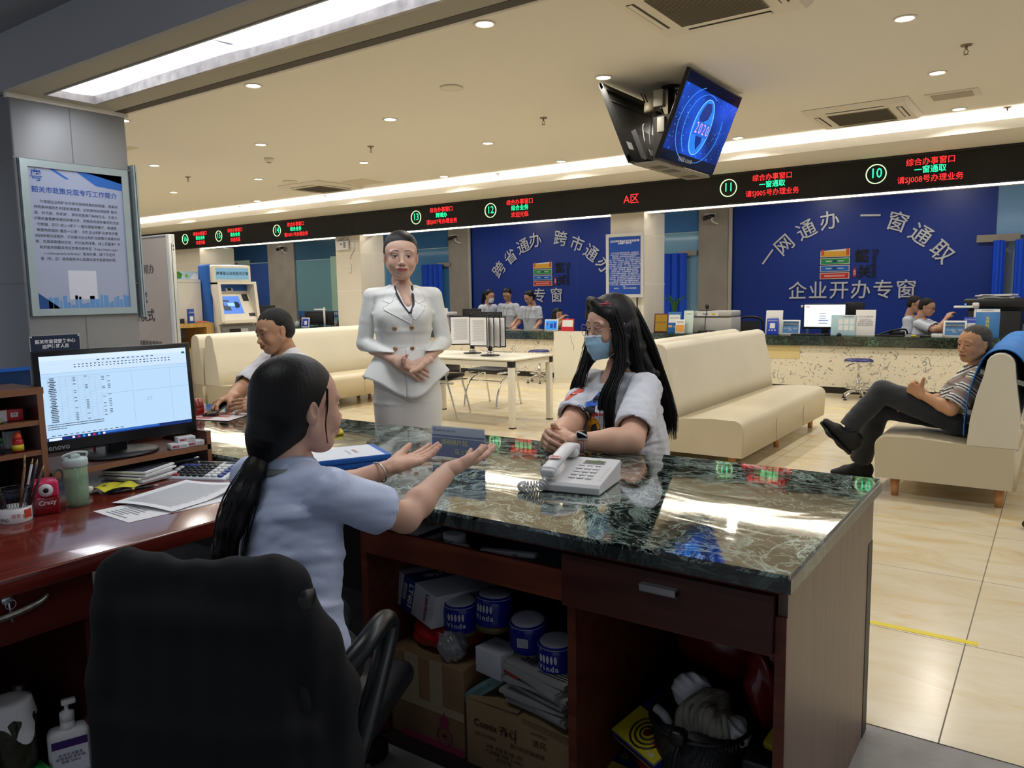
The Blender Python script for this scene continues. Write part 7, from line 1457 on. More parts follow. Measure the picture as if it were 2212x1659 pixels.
def shell_patch(bvh,poly,toP,d,off,n=18,th=0.003,name=None,m=None,parent=None):
 """thin cloth patch: polygon in 2D (list of (u, z)), filled, laid on the surface"""
 bm=bmesh.new();vs=[bm.verts.new((a,b,0))for a,b in poly];f=bm.faces.new(vs)
 xs=[a for a,b in poly];ys=[b for a,b in poly]
 bmesh.ops.triangulate(bm,faces=bm.faces[:])
 for axis,lo_,hi_ in((0,min(xs),max(xs)),(1,min(ys),max(ys))):
  for i in range(1,n):
   v=lo_+(hi_-lo_)*i/n;no=(1,0,0)if axis==0 else(0,1,0);co=(v,0,0)if axis==0 else(0,v,0)
   bmesh.ops.bisect_plane(bm,geom=bm.verts[:]+bm.edges[:]+bm.faces[:],plane_co=co,plane_no=no)
 bm.verts.ensure_lookup_table();bm.verts.index_update();dd=Vector(d);pts=[]
 for v in bm.verts:
  p=Vector(toP(v.co.x,v.co.y));h=bvh.ray_cast(p,dd);pts.append(h[0]-dd*off if h[0]is not None else None)
 good=[p for p in pts if p is not None];fb=sum(good,Vector())/max(1,len(good))
 fs=[[v.index for v in f.verts]for f in bm.faces if all(pts[v.index]is not None for v in f.verts)]
 q=MB().use(m);P_=[p if p is not None else fb for p in pts];q.add(P_,fs,True);q.add([p+dd*th for p in P_],[f[::-1]for f in fs],True)
 bnd=[e for e in bm.edges if len(e.link_faces)==1];o=len(P_)
 for e in bnd:
  a,b=e.verts[0].index,e.verts[1].index
  if pts[a]is not None and pts[b]is not None:q.f.append([a,b,o+b,o+a]);q.mi.append(q.cur);q.sm.append(False)
 bm.free();return q.build(name,parent)if name else q
# ================================================================ PEOPLE
def V3(*a):return np.array(a,float)
def fabric(name,c,rough=0.8,bump=None,vcol=False,sheen=0.2):return mat(name,c,rough=rough,bump=bump or(220,0.12),vcol=vcol,sheen=sheen)
def body_mesh(t,M,hk,J,hands,skin,arms=(0.044,0.037,0.026),torso=None,h=0.0075,far=False,legs=None,nail=None,hh=0.0022,extra=()):
 pts=np.array([v for v in J.values()]);lo=pts.min(0)-0.16;hi=pts.max(0)+0.14
 lo[2]=max(lo[2],0.0)
 s=SDF(lo,hi,h)
 side=J['shR']-J['shL'];side=side/np.linalg.norm(side)
 tr=torso or[(0.13,0.10),(0.11,0.085),(0.135,0.09),(0.12,0.06)]
 ch=(J['shL']+J['shR'])/2
 s.loft([J['pelvis'],J['belly'],J['chest'],ch],[a for a,b in tr],[b for a,b in tr],side)
 s.cap(J['neck'],ch,0.048,0.06,0.04)
 for c in'LR':
  s.cap(ch,J['sh'+c],0.042,min(0.040,arms[0]),0.02)
  a,b,w_=arms;el,wr,sh=J['el'+c],J['wr'+c],J['sh'+c]
  s.chain([sh,sh*.5+el*.5,el],[a,a*.95,b],0.015);m=el*.7+wr*.3;s.chain([el,m,wr],[b,b*1.02,w_],0.02)
  if legs:s.chain([J['hip'+c],J['knee'+c],J['ank'+c]],legs,0.02)
 for a,b,c,d in extra:s.cap(a,b,c,d,0.02)
 V,Q=s.mesh();V=smooth_mesh(V,Q,2,0.5);sk=np.tile(np.array(lin(skin)),(len(V),1))
 pieces=[(V,Q,0,sk),head_piece(M,skin=skin,h=hh,far=far,**hk)]
 for(M2,sd,cu,kw)in hands:pieces.append(hand_piece(M2,sd,cu,skin=skin,nail=nail,**kw))
 o=np_obj('body',pieces,[SKINM],t)
 if not far:eyes(M,t,wide=hk.get('wide',1.0))
 return o
def cloth(name,t,m,fn,lo,hi,h=0.006,wr=None,smooth=1,colfn=None,seed=0):
 s=SDF(lo,hi,h);fn(s)
 if wr:s.wrinkle(wr[0],wr[1],seed,*(wr[2:]if len(wr)>2 else()))
 V,Q=s.mesh();V=smooth_mesh(V,Q,smooth,0.5)
 c=colfn(V)if colfn is not None else None
 o=np_obj(name,[(V,Q,0,c)],[m],t);return o,V,Q
def sleeve_end(s,a,b,r,inner=None):
 """open a sleeve at point b (arm runs a -> b)"""
 d=(b-a)/np.linalg.norm(b-a);s.ell(b+d*(r*1.25),(r*1.3,)*3,0.0,True);s.cap(b-d*0.035,b+d*0.05,inner or r*.80,k=0.004,sub=True)
def collar(t,m,c,fwd,up,r=0.066,h1=0.026,h2=0.036,gap=22,drop=0.02,rx=1.0,ry=1.0,th=0.003,flare=0.012,name='collar'):
 y=Vector(fwd).normalized();z=Vector(up).normalized();x=y.cross(z).normalized();y=z.cross(x);c=Vector(c)
 def fn(u,v):
  a=R(gap)+(2*PI-2*R(gap))*u;f=math.cos(a);pt=abs(math.cos(a*0.5))**6
  if v<.4:w=v/.4;rr_=r*(1+0.10*(1-w));zz=h1*w*(1-.25*max(f,0))-drop*max(f,0)**2*1.2
  else:w=(v-.4)/.6;rr_=r*(1+0.02)+flare*w+0.010*math.sin(w*PI/2)+pt*w*0.008;zz=h1*(1-.25*max(f,0))-drop*max(f,0)**2*1.2-w*(h2+0.020*pt)
  return c+x*(math.sin(a)*rr_*rx)+y*(math.cos(a)*rr_*ry)+z*zz
 o=MB().use(m).grid(fn,60,10).build(name,t);q=o.modifiers.new('s','SOLIDIFY');q.thickness=th;q.offset=0;return o
def hair_piece(fn,M,h=0.0028,wr=None,sm=1,lo=(-0.13,-0.18,-0.25),hi=(0.13,0.16,0.17)):
 s=SDF(lo,hi,h);fn(s)
 if wr:s.wrinkle(*wr)
 V,Q=s.mesh();V=smooth_mesh(V,Q,sm,0.5);return(xf(V,M),Q,0,None)
def strands(t,M,guides,r=0.0012,name='hair_strands',m=None,n=5,jit=0.004,per=8,seed=1):
 rr=random.Random(seed);q=MB().use(m or HAIRM)
 for g in guides:
  for k in range(per):
   j=[Vector((rr.gauss(0,jit),rr.gauss(0,jit),rr.gauss(0,jit*.6)))for _ in range(2)];pts=smooth_path([Vector(p)+j[0]*(1-i/len(g))+j[1]*(i/len(g))for i,p in enumerate(g)],n)
   N=len(pts);q.tube([M@p for p in pts],[r*(1-.75*(i/N)**2)for i in range(N)],4)
 return q.build(name,t)
UP=(0,0,1)
F1=Vector((0.684,-0.73,0));S1=Vector((0.73,0.684,0));A1=Vector((-2.722,2.913,0))
def q1(u,z,d=0.0):return np.array(A1+S1*u+F1*d+Vector((0,0,z)))
t1=thing('person','standing woman in a white double-breasted suit with her hands clasped, behind the counter','person',(A1.x,A1.y,0))
M1=head_frame(q1(0,1.566),F1+S1*0.05-Vector((0,0,0.03)),S1*0.02+Vector(UP))
J1=dict(neck=q1(0.004,1.42,-0.035),shL=q1(0.160,1.365,-0.03),shR=q1(-0.155,1.365,-0.03),elL=q1(0.205,1.135,-0.045),elR=q1(-0.197,1.135,-0.045),wrL=q1(0.100,1.045,0.135),wrR=q1(-0.035,1.050,0.150),chest=q1(0,1.26),belly=q1(0.004,1.12),pelvis=q1(0.01,0.92),hipL=q1(0.09,0.88),hipR=q1(-0.07,0.88),kneeL=q1(0.08,0.48),kneeR=q1(-0.06,0.48),ankL=q1(0.06,0.09),ankR=q1(-0.04,0.09))
hR=hand_frame(q1(-0.030,1.052,0.150),S1*0.85-Vector((0,0,0.46))+F1*0.10,F1*0.9+Vector((0,0,0.45)))
hL=hand_frame(q1(0.098,1.047,0.140),S1*-0.92-Vector((0,0,0.30))+F1*0.12,-F1*0.35-Vector((0,0,0.9)))
body1=body_mesh(t1,M1,dict(lip='#a8434c',smile=.35,lid=1.05,wide=1.07),J1,[(hR,-1,[(8,14,8),(10,12,8),(12,12,8),(16,14,10)],dict(thumb=(16,6,10,6),spread=3,opp=.35,sc=.93)),(hL,1,[(50,45,25),(55,50,30),(58,52,30),(60,50,30)],dict(thumb=(50,10,15,10),spread=3,opp=-.1,sc=.93))],'#cda690',arms=(0.031,0.029,0.022),torso=[(0.13,0.10),(0.10,0.08),(0.125,0.085),(0.11,0.05)],legs=[0.08,0.055,0.036],nail='#e0d4d0',hh=0.0019,extra=[(q1(0.002,1.42,-0.01),q1(0.030,1.320,0.078),0.036,0.030)])
def f(s):
 s.ell((0,-0.020,0.044),(0.0800,0.0980,0.0890));s.ell((0,-0.03,0.0),(0.0780,0.082,0.075),0.02)
 s.ell((-0.006,0.118,-0.020),(0.060,0.074,0.098),0.004,True)
 s.cut((0,0.10,-1),(0,-0.02,-0.045))
 for x in(-1,1):s.ell((x*0.088,0.0,-0.022),(0.022,0.034,0.040),0.003,True)
 s.ell((0,-0.135,-0.01),(0.042,0.034,0.040),0.012)
 s.cap((-0.018,0.085,0.098),(-0.010,0.02,0.131),0.0022,0.0018,0.003,True)
np_obj('hair',[hair_piece(f,M1@Matrix.Diagonal((1.07,1,1,1)),0.0024)],[HAIRM],t1)
SUIT=fabric('suit_white','#e4e3dc',0.75,(12,0.18));BX=0.0
def jack(s):
 side=np.array(-S1)
 s.loft([q1(0.0,1.03),q1(0.003,1.115),q1(0.0,1.20),q1(0,1.28),q1(0,1.365,-0.02),q1(0.002,1.41,-0.03)],[0.137,0.130,0.142,0.150,0.135,0.075],[0.108,0.100,0.112,0.116,0.080,0.062],side,capr=0.03)
 for x in(-1,1):s.ell(q1(x*0.066,1.265,0.068),(0.060,0.060,0.058),0.045)
 for c in'LR':
  sh,el,wr=J1['sh'+c],J1['el'+c],J1['wr'+c];s.cap(q1(0,1.375,-0.03),sh+V3(0,0,0.008),0.050,0.040,0.02)
  s.chain([sh,sh*.5+el*.5,el],[0.041,0.042,0.041],0.006);e=el+(wr-el)*0.86;s.chain([el,e],[0.042,0.038],0.008);sleeve_end(s,el,e,0.038)
 s.cap(q1(0.004,1.44,-0.02),q1(0.004,1.50,-0.03),0.056,0.07,0.01,True)
 s.chain([q1(0.004,1.44,0.055),q1(0.016,1.37,0.11),q1(0.040,1.285,0.150)],[0.052,0.040,0.012],0.004,True)
 s.cut((0,0,-1),(0,0,1.095))
jo,jV,jQ=cloth('suit_jacket',t1,SUIT,jack,q1(0,1.0)-V3(.34,.34,0),q1(0,1.52)+V3(.34,.34,0),0.0055,(0.0010,(14,14,22),3,1.6),2,seed=103)
B1=bvh_of(jV,jQ)
toP1=lambda u,z:A1+S1*u+F1*0.6+Vector((0,0,z));D1=-F1
SUIT2=fabric('suit_lapel','#e8e7e1',0.7,(12,0.08))
def lap(poly,nm,m=SUIT2,off=0.005,th=0.003):return shell_patch(B1,poly,toP1,D1,off,16,th,nm,m,t1)
lap([(-0.045,1.425),(-0.075,1.405),(-0.098,1.350),(-0.062,1.335),(-0.050,1.345),(-0.030,1.395)],'collar');lap([(-0.052,1.340),(-0.096,1.318),(-0.090,1.305),(0.040,1.235),(0.052,1.262),(-0.012,1.33),(-0.034,1.385)],'lapel')
lap([(0.058,1.425),(0.088,1.405),(0.115,1.350),(0.078,1.333),(0.064,1.345),(0.045,1.395)],'collar');lap([(0.066,1.338),(0.112,1.318),(0.104,1.302),(0.062,1.255),(0.048,1.262),(0.042,1.30),(0.050,1.385)],'lapel')
lap([(0.050,1.262),(0.056,1.262),(0.058,1.10),(0.052,1.10)],'front_edge',SUIT2,0.002,0.003)
GB=mat('button_gold','#d0a27a',rough=0.25,metal=0.9)
for u,z in((-0.042,1.213),(0.042,1.216),(-0.042,1.112),(0.040,1.112)):
 h_,n_=project(B1,toP1(u,z),D1)
 if h_ is None:continue
 q=MB().use(GB);q.T=Matrix.Translation(h_)@n_.to_track_quat('Z','Y').to_matrix().to_4x4();q.lathe([(0.0115,0),(0.0115,0.003),(0.009,0.006),(0.006,0.005),(0.001,0.0055)],n=20);q.build('button',t1)
def pep(u,v):
 a=2*PI*u;c,s_=math.cos(a),math.sin(a)
 fr=max(c,0);hem=0.975-0.105*math.exp(-((a if a<PI else a-2*PI)-0.12)**2/0.5)+0.02*math.exp(-((a if a<PI else a-2*PI)-1.35)**2/0.1)-(0.02 if c<0 else 0)
 z=1.118+(hem-1.118)*v;fl=v**1.15;rx=0.130+0.085*fl+0.010*math.sin(a*5+1)*fl;ry=0.102+0.052*fl+0.012*math.sin(a*6)*fl
 p=A1+S1*(s_*rx+0.004)+F1*(c*ry);return(p.x,p.y,z)
o=MB().use(SUIT).grid(pep,96,16).build('peplum',t1);m_=o.modifiers.new('s','SOLIDIFY');m_.thickness=0.004;m_.offset=0
def skirt(s):s.loft([q1(0.012,0.44),q1(0.012,0.62),q1(0.012,0.84),q1(0.008,0.95),q1(0.0,1.10)],[0.152,0.166,0.176,0.165,0.125],[0.105,0.115,0.125,0.118,0.095],np.array(-S1),capr=0.01)
cloth('skirt',t1,SUIT,skirt,q1(0,0.42)-V3(.22,.22,0),q1(0,1.12)+V3(.22,.22,0),0.008,(0.0016,(8,8,3)),1)
SCF=mat('scarf_dark','#2a2430',rough=0.5,noise=(90,0.8));PAL=mat('scarf_pale','#b99a6a',rough=0.5,noise=(120,0.7))
mB=mw(t1);BB1=BVHTree.FromPolygons([tuple(v)for v in jV]+[tuple(mB@v.co)for v in body1.data.vertices],[tuple(q)for q in jQ]+[tuple(i+len(jV)for i in p.vertices)for p in body1.data.polygons])
for pts,w,m_ in(([(-0.036,1.42),(-0.027,1.385),(-0.003,1.335),(0.031,1.284)],0.0045,SCF),([(-0.029,1.42),(-0.019,1.385),(0.004,1.338),(0.033,1.292)],0.0025,SUIT2),([(0.050,1.42),(0.052,1.375),(0.052,1.325),(0.038,1.286)],0.0065,SCF),([(0.050,1.40),(0.051,1.365),(0.050,1.335)],0.0050,PAL)):
 P_=[]
 for u,z in pts:
  h_=BB1.ray_cast(toP1(u,z),D1)[0];P_.append(h_+F1*0.002 if h_ is not None else toP1(u,z)-F1*.5)
 pp=smooth_path(P_);MB().use(m_).tube(pp,w,8).build('scarf',t1)
for c in'LR':
 a=J1['ank'+c];x,y=a[0],a[1];M_=head_frame((x,y,0),F1)
 q=MB().use(mat('shoe_white','#cfcac2',rough=0.4));q.T=M_;q.rbox(-0.038,0.038,-0.02,0.16,0.002,0.055,r=0.024,n=4).rbox(-0.03,0.03,-0.07,0.0,0.03,0.10,r=0.02,n=3).cyl((0,-0.055,0),(0,-0.05,0.05),0.010,0.018,10);q.build('shoe',t1)
F2=Vector((0.12,0.99,0)).normalized();A2=Vector((-1.465,1.21,1.12))
t2=thing('person','seated clerk with a long low ponytail, pale blue shirt, reaching out both open palms','person',(-1.38,1.10,0.0))
M2=head_frame(A2+Vector((0.006,-0.012,-0.004)),F2+Vector((0.05,0,-0.03)))
J2=dict(neck=V3(-1.470,1.180,0.985),shL=V3(-1.635,1.185,0.925),shR=V3(-1.305,1.145,0.940),elL=V3(-1.600,1.385,0.845),elR=V3(-1.262,1.335,0.842),wrL=V3(-1.522,1.570,0.893),wrR=V3(-1.293,1.540,0.915),chest=V3(-1.452,1.155,0.83),belly=V3(-1.415,1.120,0.70),pelvis=V3(-1.39,1.08,0.565),kneeL=V3(-1.76,1.30,0.50),kneeR=V3(-1.60,1.37,0.50),ankL=V3(-1.78,1.34,0.08),ankR=V3(-1.62,1.41,0.08),hipL=V3(-1.47,1.10,0.55),hipR=V3(-1.33,1.09,0.55))
h2R=hand_frame(J2['wrR'],(0.05,0.97,0.10),(0.30,0.12,-0.94));h2L=hand_frame(J2['wrL'],(0.18,0.96,0.10),(-0.10,0.10,-0.98))
body_mesh(t2,M2,dict(smile=.8,lip='#a8545a'),J2,[(h2R,-1,[(4,10,6),(6,10,6),(9,12,8),(12,14,8)],dict(thumb=(30,4,8,4),spread=4,opp=.12,sc=.95)),(h2L,1,[(4,8,5),(6,10,6),(8,12,6),(12,14,8)],dict(thumb=(30,4,8,4),spread=5,opp=.1,sc=.95))],'#cfa28a',arms=(0.043,0.034,0.0235),torso=[(0.14,0.10),(0.115,0.08),(0.13,0.085),(0.11,0.05)],h=0.006)
def f(s):
 s.ell((0,-0.020,0.040),(0.0810,0.1000,0.086));s.ell((0,-0.045,-0.01),(0.074,0.068,0.080),0.03)
 s.ell((0.0,0.112,-0.018),(0.072,0.080,0.092),0.004,True)
 for x in(-1,1):s.ell((x*0.088,-0.004,-0.026),(0.024,0.030,0.036),0.003,True)
 s.chain([(0,-0.06,-0.03),(0,-0.085,-0.07),(-0.004,-0.098,-0.100)],[0.060,0.044,0.022],0.03)
 s.cut((0,0.35,-1),(0,-0.05,-0.12))
np_obj('hair',[hair_piece(f,M2,0.0026)],[HAIRM],t2)
def tailp(k,sp=1.0):
 g=[(0,-0.100,-0.095),(0.002,-0.125,-0.14),(0.004,-0.165,-0.20),(0.002,-0.195,-0.27),(-0.002,-0.205,-0.33),(-0.004,-0.195,-0.38)]
 return g
def f(s):
 s.chain([(0,-0.098,-0.090),(0.002,-0.120,-0.135),(0.006,-0.150,-0.19),(0.004,-0.178,-0.25),(-0.004,-0.192,-0.31),(-0.008,-0.190,-0.37),(-0.010,-0.182,-0.41)],[0.015,0.024,0.028,0.028,0.025,0.015,0.004],0.02)
o=np_obj('ponytail',[hair_piece(f,M2,0.003,(0.0007,(110,110,8),4),1,(-0.10,-0.27,-0.46),(0.10,-0.03,-0.05))],[HAIRM],t2)
rr=random.Random(2);G=[]
for k in range(34):
 a=rr.uniform(0,2*PI);r_=0.026*math.sqrt(rr.random())+.006;cx,cy=math.cos(a)*r_,math.sin(a)*r_;e=rr.uniform(.4,1.1)
 G.append([(cx*.4,-0.100+cy*.4,-0.095),(cx*1.3,-0.150+cy*1.3,-0.19),(cx*1.3+.004,-0.180+cy*1.3,-0.28),(cx*e,-0.190+cy*e,-0.39-.05*rr.random())])
strands(t2,M2,G,0.0011,'ponytail_strands',per=3,jit=.003)
strands(t2,M2,[[(0.070,0.030,0.045),(0.074,0.028,0.0),(0.070,0.026,-0.04),(0.060,0.036,-0.085)]],0.0009,'loose_hair',per=7,jit=.0018)
q=MB().use(mat('hair_tie','#4b3528',rough=0.6));q.T=M2
for k in range(3):q.tube([(0.019*math.cos(2*PI*i/20),-0.099-0.004*k+0.017*math.sin(2*PI*i/20)*0.8,-0.093-0.005*k+0.012*math.sin(2*PI*i/20))for i in range(20)],0.0035,6,True)
q.build('hair_tie',t2)
SH2=fabric('shirt_pale_blue','#bcc7e2',0.42,(13,0.45),sheen=0.1)
def shirt2(s):
 sd=J2['shR']-J2['shL'];sd/=np.linalg.norm(sd)
 s.loft([V3(-1.385,1.08,0.575),V3(-1.405,1.105,0.67),V3(-1.43,1.13,0.77),V3(-1.452,1.150,0.86),V3(-1.468,1.165,0.935),V3(-1.472,1.175,0.975)],[0.160,0.128,0.138,0.150,0.130,0.070],[0.120,0.098,0.105,0.100,0.075,0.060],sd,capr=0.03)
 for c in'LR':
  sh,el=J2['sh'+c],J2['el'+c];s.cap(V3(-1.47,1.165,0.945),sh+V3(0,0,0.004),0.050,0.050,0.02)
  e=sh+(el-sh)*0.62;s.chain([sh,e],[0.052,0.058],0.012);sleeve_end(s,sh,e,0.058)
 s.cap((-1.469,1.185,1.00),(-1.465,1.20,1.06),0.053,0.06,0.008,True)
 s.cap((-1.46,1.25,0.99),(-1.455,1.28,0.93),0.035,0.012,0.008,True)
sO,sV,sQ=cloth('shirt',t2,SH2,shirt2,V3(-1.75,0.92,0.50),V3(-1.12,1.48,1.05),0.005,(0.0022,(22,22,34),4,2.2),1,seed=108)
collar(t2,SH2,(-1.470,1.180,0.985),F2,Vector((0,0.12,1)),r=0.058,h1=0.020,h2=0.036,gap=26,drop=0.03)
B2=bvh_of(sV,sQ)
LY=mat('lanyard_grey','#7d807c',rough=0.6);pts=[]
for i in range(13):
 a=R(70+220*i/12);d=Vector((math.sin(a)*1.0,math.cos(a),0));d=Vector((d.x,d.y,0));pts.append(Vector((-1.470,1.176,0.992-0.0))+Vector((d.x*0.079,d.y*0.079,-0.014-0.030*max(0,math.cos(a))**1)))
q=MB().use(LY)
for s_ in(0.0,0.010):q.tube(pts,0.0022,5)if False else None
vs=[];
for p in pts:vs+=[p+Vector((0,0,0.007)),p+Vector((0,0,-0.007))*1.0+Vector(((p.x+1.47)*0.10,(p.y-1.176)*0.10,0))]
q.add(vs,[(2*i,2*i+1,2*i+3,2*i+2)for i in range(len(pts)-1)],True);o=q.build('lanyard',t2);m_=o.modifiers.new('s','SOLIDIFY');m_.thickness=0.002
q=MB().use(mat('bangle','#cfc9c0',rough=0.2,metal=0.9));w=Vector(J2['wrL'])-Vector((0.012,0.045,0.008));M_=hand_frame(w,(0.2,0.93,0.24),(0,0,1));q.T=M_@Matrix.Rotation(PI/2,4,'X');q.tube([(0.033*math.cos(2*PI*i/28),0.029*math.sin(2*PI*i/28)-.002,0)for i in range(28)],0.0024,8,True);q.build('bracelet',t2)
NAVY=fabric('navy_trousers','#07090f',0.85,sheen=0.0)
def trs(s):
 s.ell((-1.385,1.09,0.555),(0.175,0.14,0.085))
 for c in'LR':s.chain([J2['hip'+c],J2['knee'+c],J2['ank'+c]+V3(0,0,.03)],[0.078,0.060,0.048],0.03)
cloth('trousers',t2,NAVY,trs,V3(-1.86,.9,.03),V3(-1.12,1.62,.68),0.010)
for c in'LR':
 a=J2['ank'+c];q=MB().use(mat('shoe_black','#08080a',rough=0.35));q.T=head_frame((a[0],a[1],0),F2);q.rbox(-0.042,0.042,-0.07,0.16,0.0,0.075,r=0.03,n=4);q.build('shoe',t2)
ch=thing('office_chair','black office chair with looped armrests and a dark jacket hung over its back','chair',(-1.36,1.06,0))
cf=Vector((-0.40,0.90,0)).normalized();CM=head_frame((-1.365,1.02,0),cf)
q=MB().use(BLK);q.T=CM;q.rbox(-0.24,0.24,-0.22,0.25,0.43,0.495,r=0.035,n=4);q.build('seat',ch)
q=MB().use(BLK);q.T=CM;q.rbox(-0.22,0.22,-0.27,-0.22,0.52,0.86,r=0.02,n=3);q.build('backrest',ch)
q=MB().use(mat('gas_lift','#1a1a1c',rough=0.3,metal=0.6));q.T=CM;q.cyl((0,0,0.10),(0,0,0.43),0.028).rbox(-0.10,0.10,-0.12,0.10,0.40,0.44,r=0.01);q.build('gas_lift',ch)
for sx in(-1,1):
 pts=smooth_path([(sx*0.235,-0.16,0.455),(sx*0.245,-0.12,0.50),(sx*0.250,-0.05,0.57),(sx*0.252,0.02,0.640),(sx*0.252,0.035,0.675),(sx*0.250,0.0,0.690),(sx*0.240,-0.07,0.672),(sx*0.190,-0.14,0.610)],6)
 q=MB().use(mat('arm_plastic','#17181a',rough=0.35));q.T=CM;q.tube(pts,[0.022]*len(pts),12);q.build('armrest',ch)
for k in range(5):
 a=2*PI*k/5+0.5;q=MB().use(CHROME if k<9 else BLK);q.T=CM;q.tube(smooth_path([(0.02*math.cos(a),0.02*math.sin(a),0.115),(0.16*math.cos(a),0.16*math.sin(a),0.10),(0.30*math.cos(a),0.30*math.sin(a),0.075)],4),[0.022,0.022,0.021,0.020,0.019,0.018,0.017,0.016,0.015],10);l=q.build('leg',ch)
 q=MB().use(BLK);q.T=CM;x,y=0.30*math.cos(a),0.30*math.sin(a);q.cyl((x-0.022,y,0.028),(x+0.022,y,0.028),0.028,n=18).cyl((x,y,0.03),(x,y,0.08),0.008);q.build('caster',l)
q=MB().use(BLK);q.T=CM;q.rbox(0.20,0.245,-0.14,-0.06,0.30,0.415,r=0.012);q.use(WHITE);q.T=CM@frame((0.2455,-0.10,0.355),(0,1,0),(0,0,1));q.text('⇐LOCK\nFREE⇒\nUPORDOWN',0.012,Matrix.Identity(4),bold=0.01,line=1.1);
q.T=CM@frame((0.222,-0.1405,0.355),(1,0,0),(0,0,1));q.text('LOCK\nFREE\nUPORDOWN',0.010,Matrix.Identity(4),bold=0.02,line=1.1);q.build('tilt_lever',ch)
JK=fabric('dark_jacket','#06070b',0.9,(60,0.1),sheen=0.0)
tj=thing('jacket','dark navy jacket draped over the back of the office chair','jacket',(-1.33,0.80,0.9))
def f(s):
 L=lambda x,y,z:np.array(CM@Vector((x,y,z)))
 sd=np.array(CM.to_3x3()@Vector((1,0,0)))
 s.loft([L(0,-0.285,0.02),L(0,-0.275,0.30),L(0,-0.265,0.60),L(0,-0.255,0.80),L(0,-0.25,0.865)],[0.200,0.205,0.195,0.180,0.160],[0.045,0.050,0.052,0.045,0.026],sd,capr=0.03,p=3.0)
 s.cap(L(-0.155,-0.245,0.880),L(-0.10,-0.245,0.866),0.026,0.026,0.04);s.cap(L(0.150,-0.245,0.876),L(0.06,-0.245,0.862),0.034,0.028,0.04)
 s.chain([L(0.165,-0.24,0.84),L(0.200,-0.22,0.74),L(0.225,-0.19,0.64),L(0.225,-0.20,0.50),L(0.20,-0.22,0.30)],[0.036,0.040,0.040,0.045,0.03],0.04)
 s.chain([L(-0.165,-0.25,0.84),L(-0.20,-0.25,0.66),L(-0.21,-0.25,0.45)],[0.030,0.035,0.040],0.04)
 s.F[:]=np.maximum(s.F,-(s.F+0.012))if False else s.F
jlo=V3(-1.78,0.52,0.0);jhi=V3(-0.98,1.12,0.98)
cloth('jacket_body',tj,JK,f,jlo,jhi,0.008,(0.0075,(22,22,1.2),3,0.6),2,seed=5)
q=MB().use(mat('jacket_button','#1c1d22',rough=0.3));q.T=CM
for z in(0.10,0.06):q.lathe([(0.001,0),(0.01,0),(0.01,0.003),(0.001,0.004)],n=14)if False else q.cyl((0.10,-0.352,z),(0.10,-0.346,z),0.009,n=14)
q.build('button',tj)
t3=thing('person','seated woman with long black hair, round glasses and blue mask, hands clasped','person',(-1.45,2.80,0))
F3=Vector((-0.43,-0.90,0)).normalized();M3=head_frame((-1.470,2.772,1.238),F3+Vector((0,0,-0.12)),(0.0,0,1))
J3=dict(neck=V3(-1.450,2.800,1.075),shL=V3(-1.305,2.745,0.995),shR=V3(-1.600,2.850,0.985),elL=V3(-1.245,2.500,0.838),elR=V3(-1.560,2.600,0.845),wrL=V3(-1.410,2.372,0.840),wrR=V3(-1.520,2.425,0.842),chest=V3(-1.450,2.800,0.88),belly=V3(-1.440,2.800,0.72),pelvis=V3(-1.43,2.86,0.52),hipL=V3(-1.36,2.85,.5),hipR=V3(-1.52,2.85,.5),kneeL=V3(-1.30,3.22,.5),kneeR=V3(-1.60,3.22,.5),ankL=V3(-1.3,3.15,.08),ankR=V3(-1.6,3.15,.08))
h3L=hand_frame(J3['wrL'],(-0.90,-0.30,0.12),(0.15,-0.75,0.62));h3R=hand_frame(J3['wrR'],(0.10,-0.97,0.10),(-0.95,-0.05,0.40))
body_mesh(t3,M3,dict(smile=.5,lid=.62,fat=.6,skin='#b88a72')if False else dict(smile=.5,lid=.62,fat=.6),J3,[(h3L,1,[(52,40,20),(55,42,20),(58,44,22),(60,46,22)],dict(thumb=(40,5,25,15),spread=7,opp=.2,sc=.98)),(h3R,-1,[(52,42,22),(54,44,22),(56,46,22),(58,46,22)],dict(thumb=(35,0,15,10),spread=7,opp=.0,sc=.98))],'#c99c82',arms=(0.058,0.046,0.029),torso=[(0.17,0.14),(0.16,0.12),(0.16,0.11),(0.13,0.06)],legs=[.09,.07,.05])
def f(s):
 s.ell((0,-0.018,0.042),(0.084,0.102,0.088));s.ell((0,-0.03,-0.03),(0.086,0.085,0.11),0.03)
 s.ell((0.006,0.112,-0.045),(0.068,0.080,0.120),0.006,True)
 for x in(-1,1):s.cap((x*0.070,0.036,0.055),(x*0.080,0.028,-0.08),0.018,0.016,0.02)
 s.cap((0.030,0.060,0.108),(0.072,0.048,0.045),0.020,0.014,0.02);s.cap((0.0,0.068,0.104),(-0.068,0.050,0.050),0.018,0.014,0.02)
 s.loft([(0,-0.035,0.0),(0,-0.062,-0.10),(-0.015,-0.098,-0.22),(-0.03,-0.118,-0.31)],[0.088,0.105,0.125,0.07],[0.080,0.062,0.035,0.008],(1,0,0),0.03,capr=0.02)
 s.loft([(-0.080,0.015,-0.05),(-0.098,0.030,-0.14),(-0.094,0.085,-0.22)],[0.026,0.030,0.010],[0.022,0.015,0.004],(1,0.3,0),0.03,capr=0.01)
 s.loft([(0.080,0.020,-0.05),(0.090,0.045,-0.13),(0.094,0.090,-0.20)],[0.026,0.028,0.010],[0.022,0.015,0.004],(1,-0.3,0),0.03,capr=0.01)
np_obj('hair',[hair_piece(f,M3,0.0034,(0.0008,(110,110,7),2),1,(-0.22,-0.22,-0.50),(0.22,0.20,0.16))],[HAIRM],t3)
rr=random.Random(4);G=[]
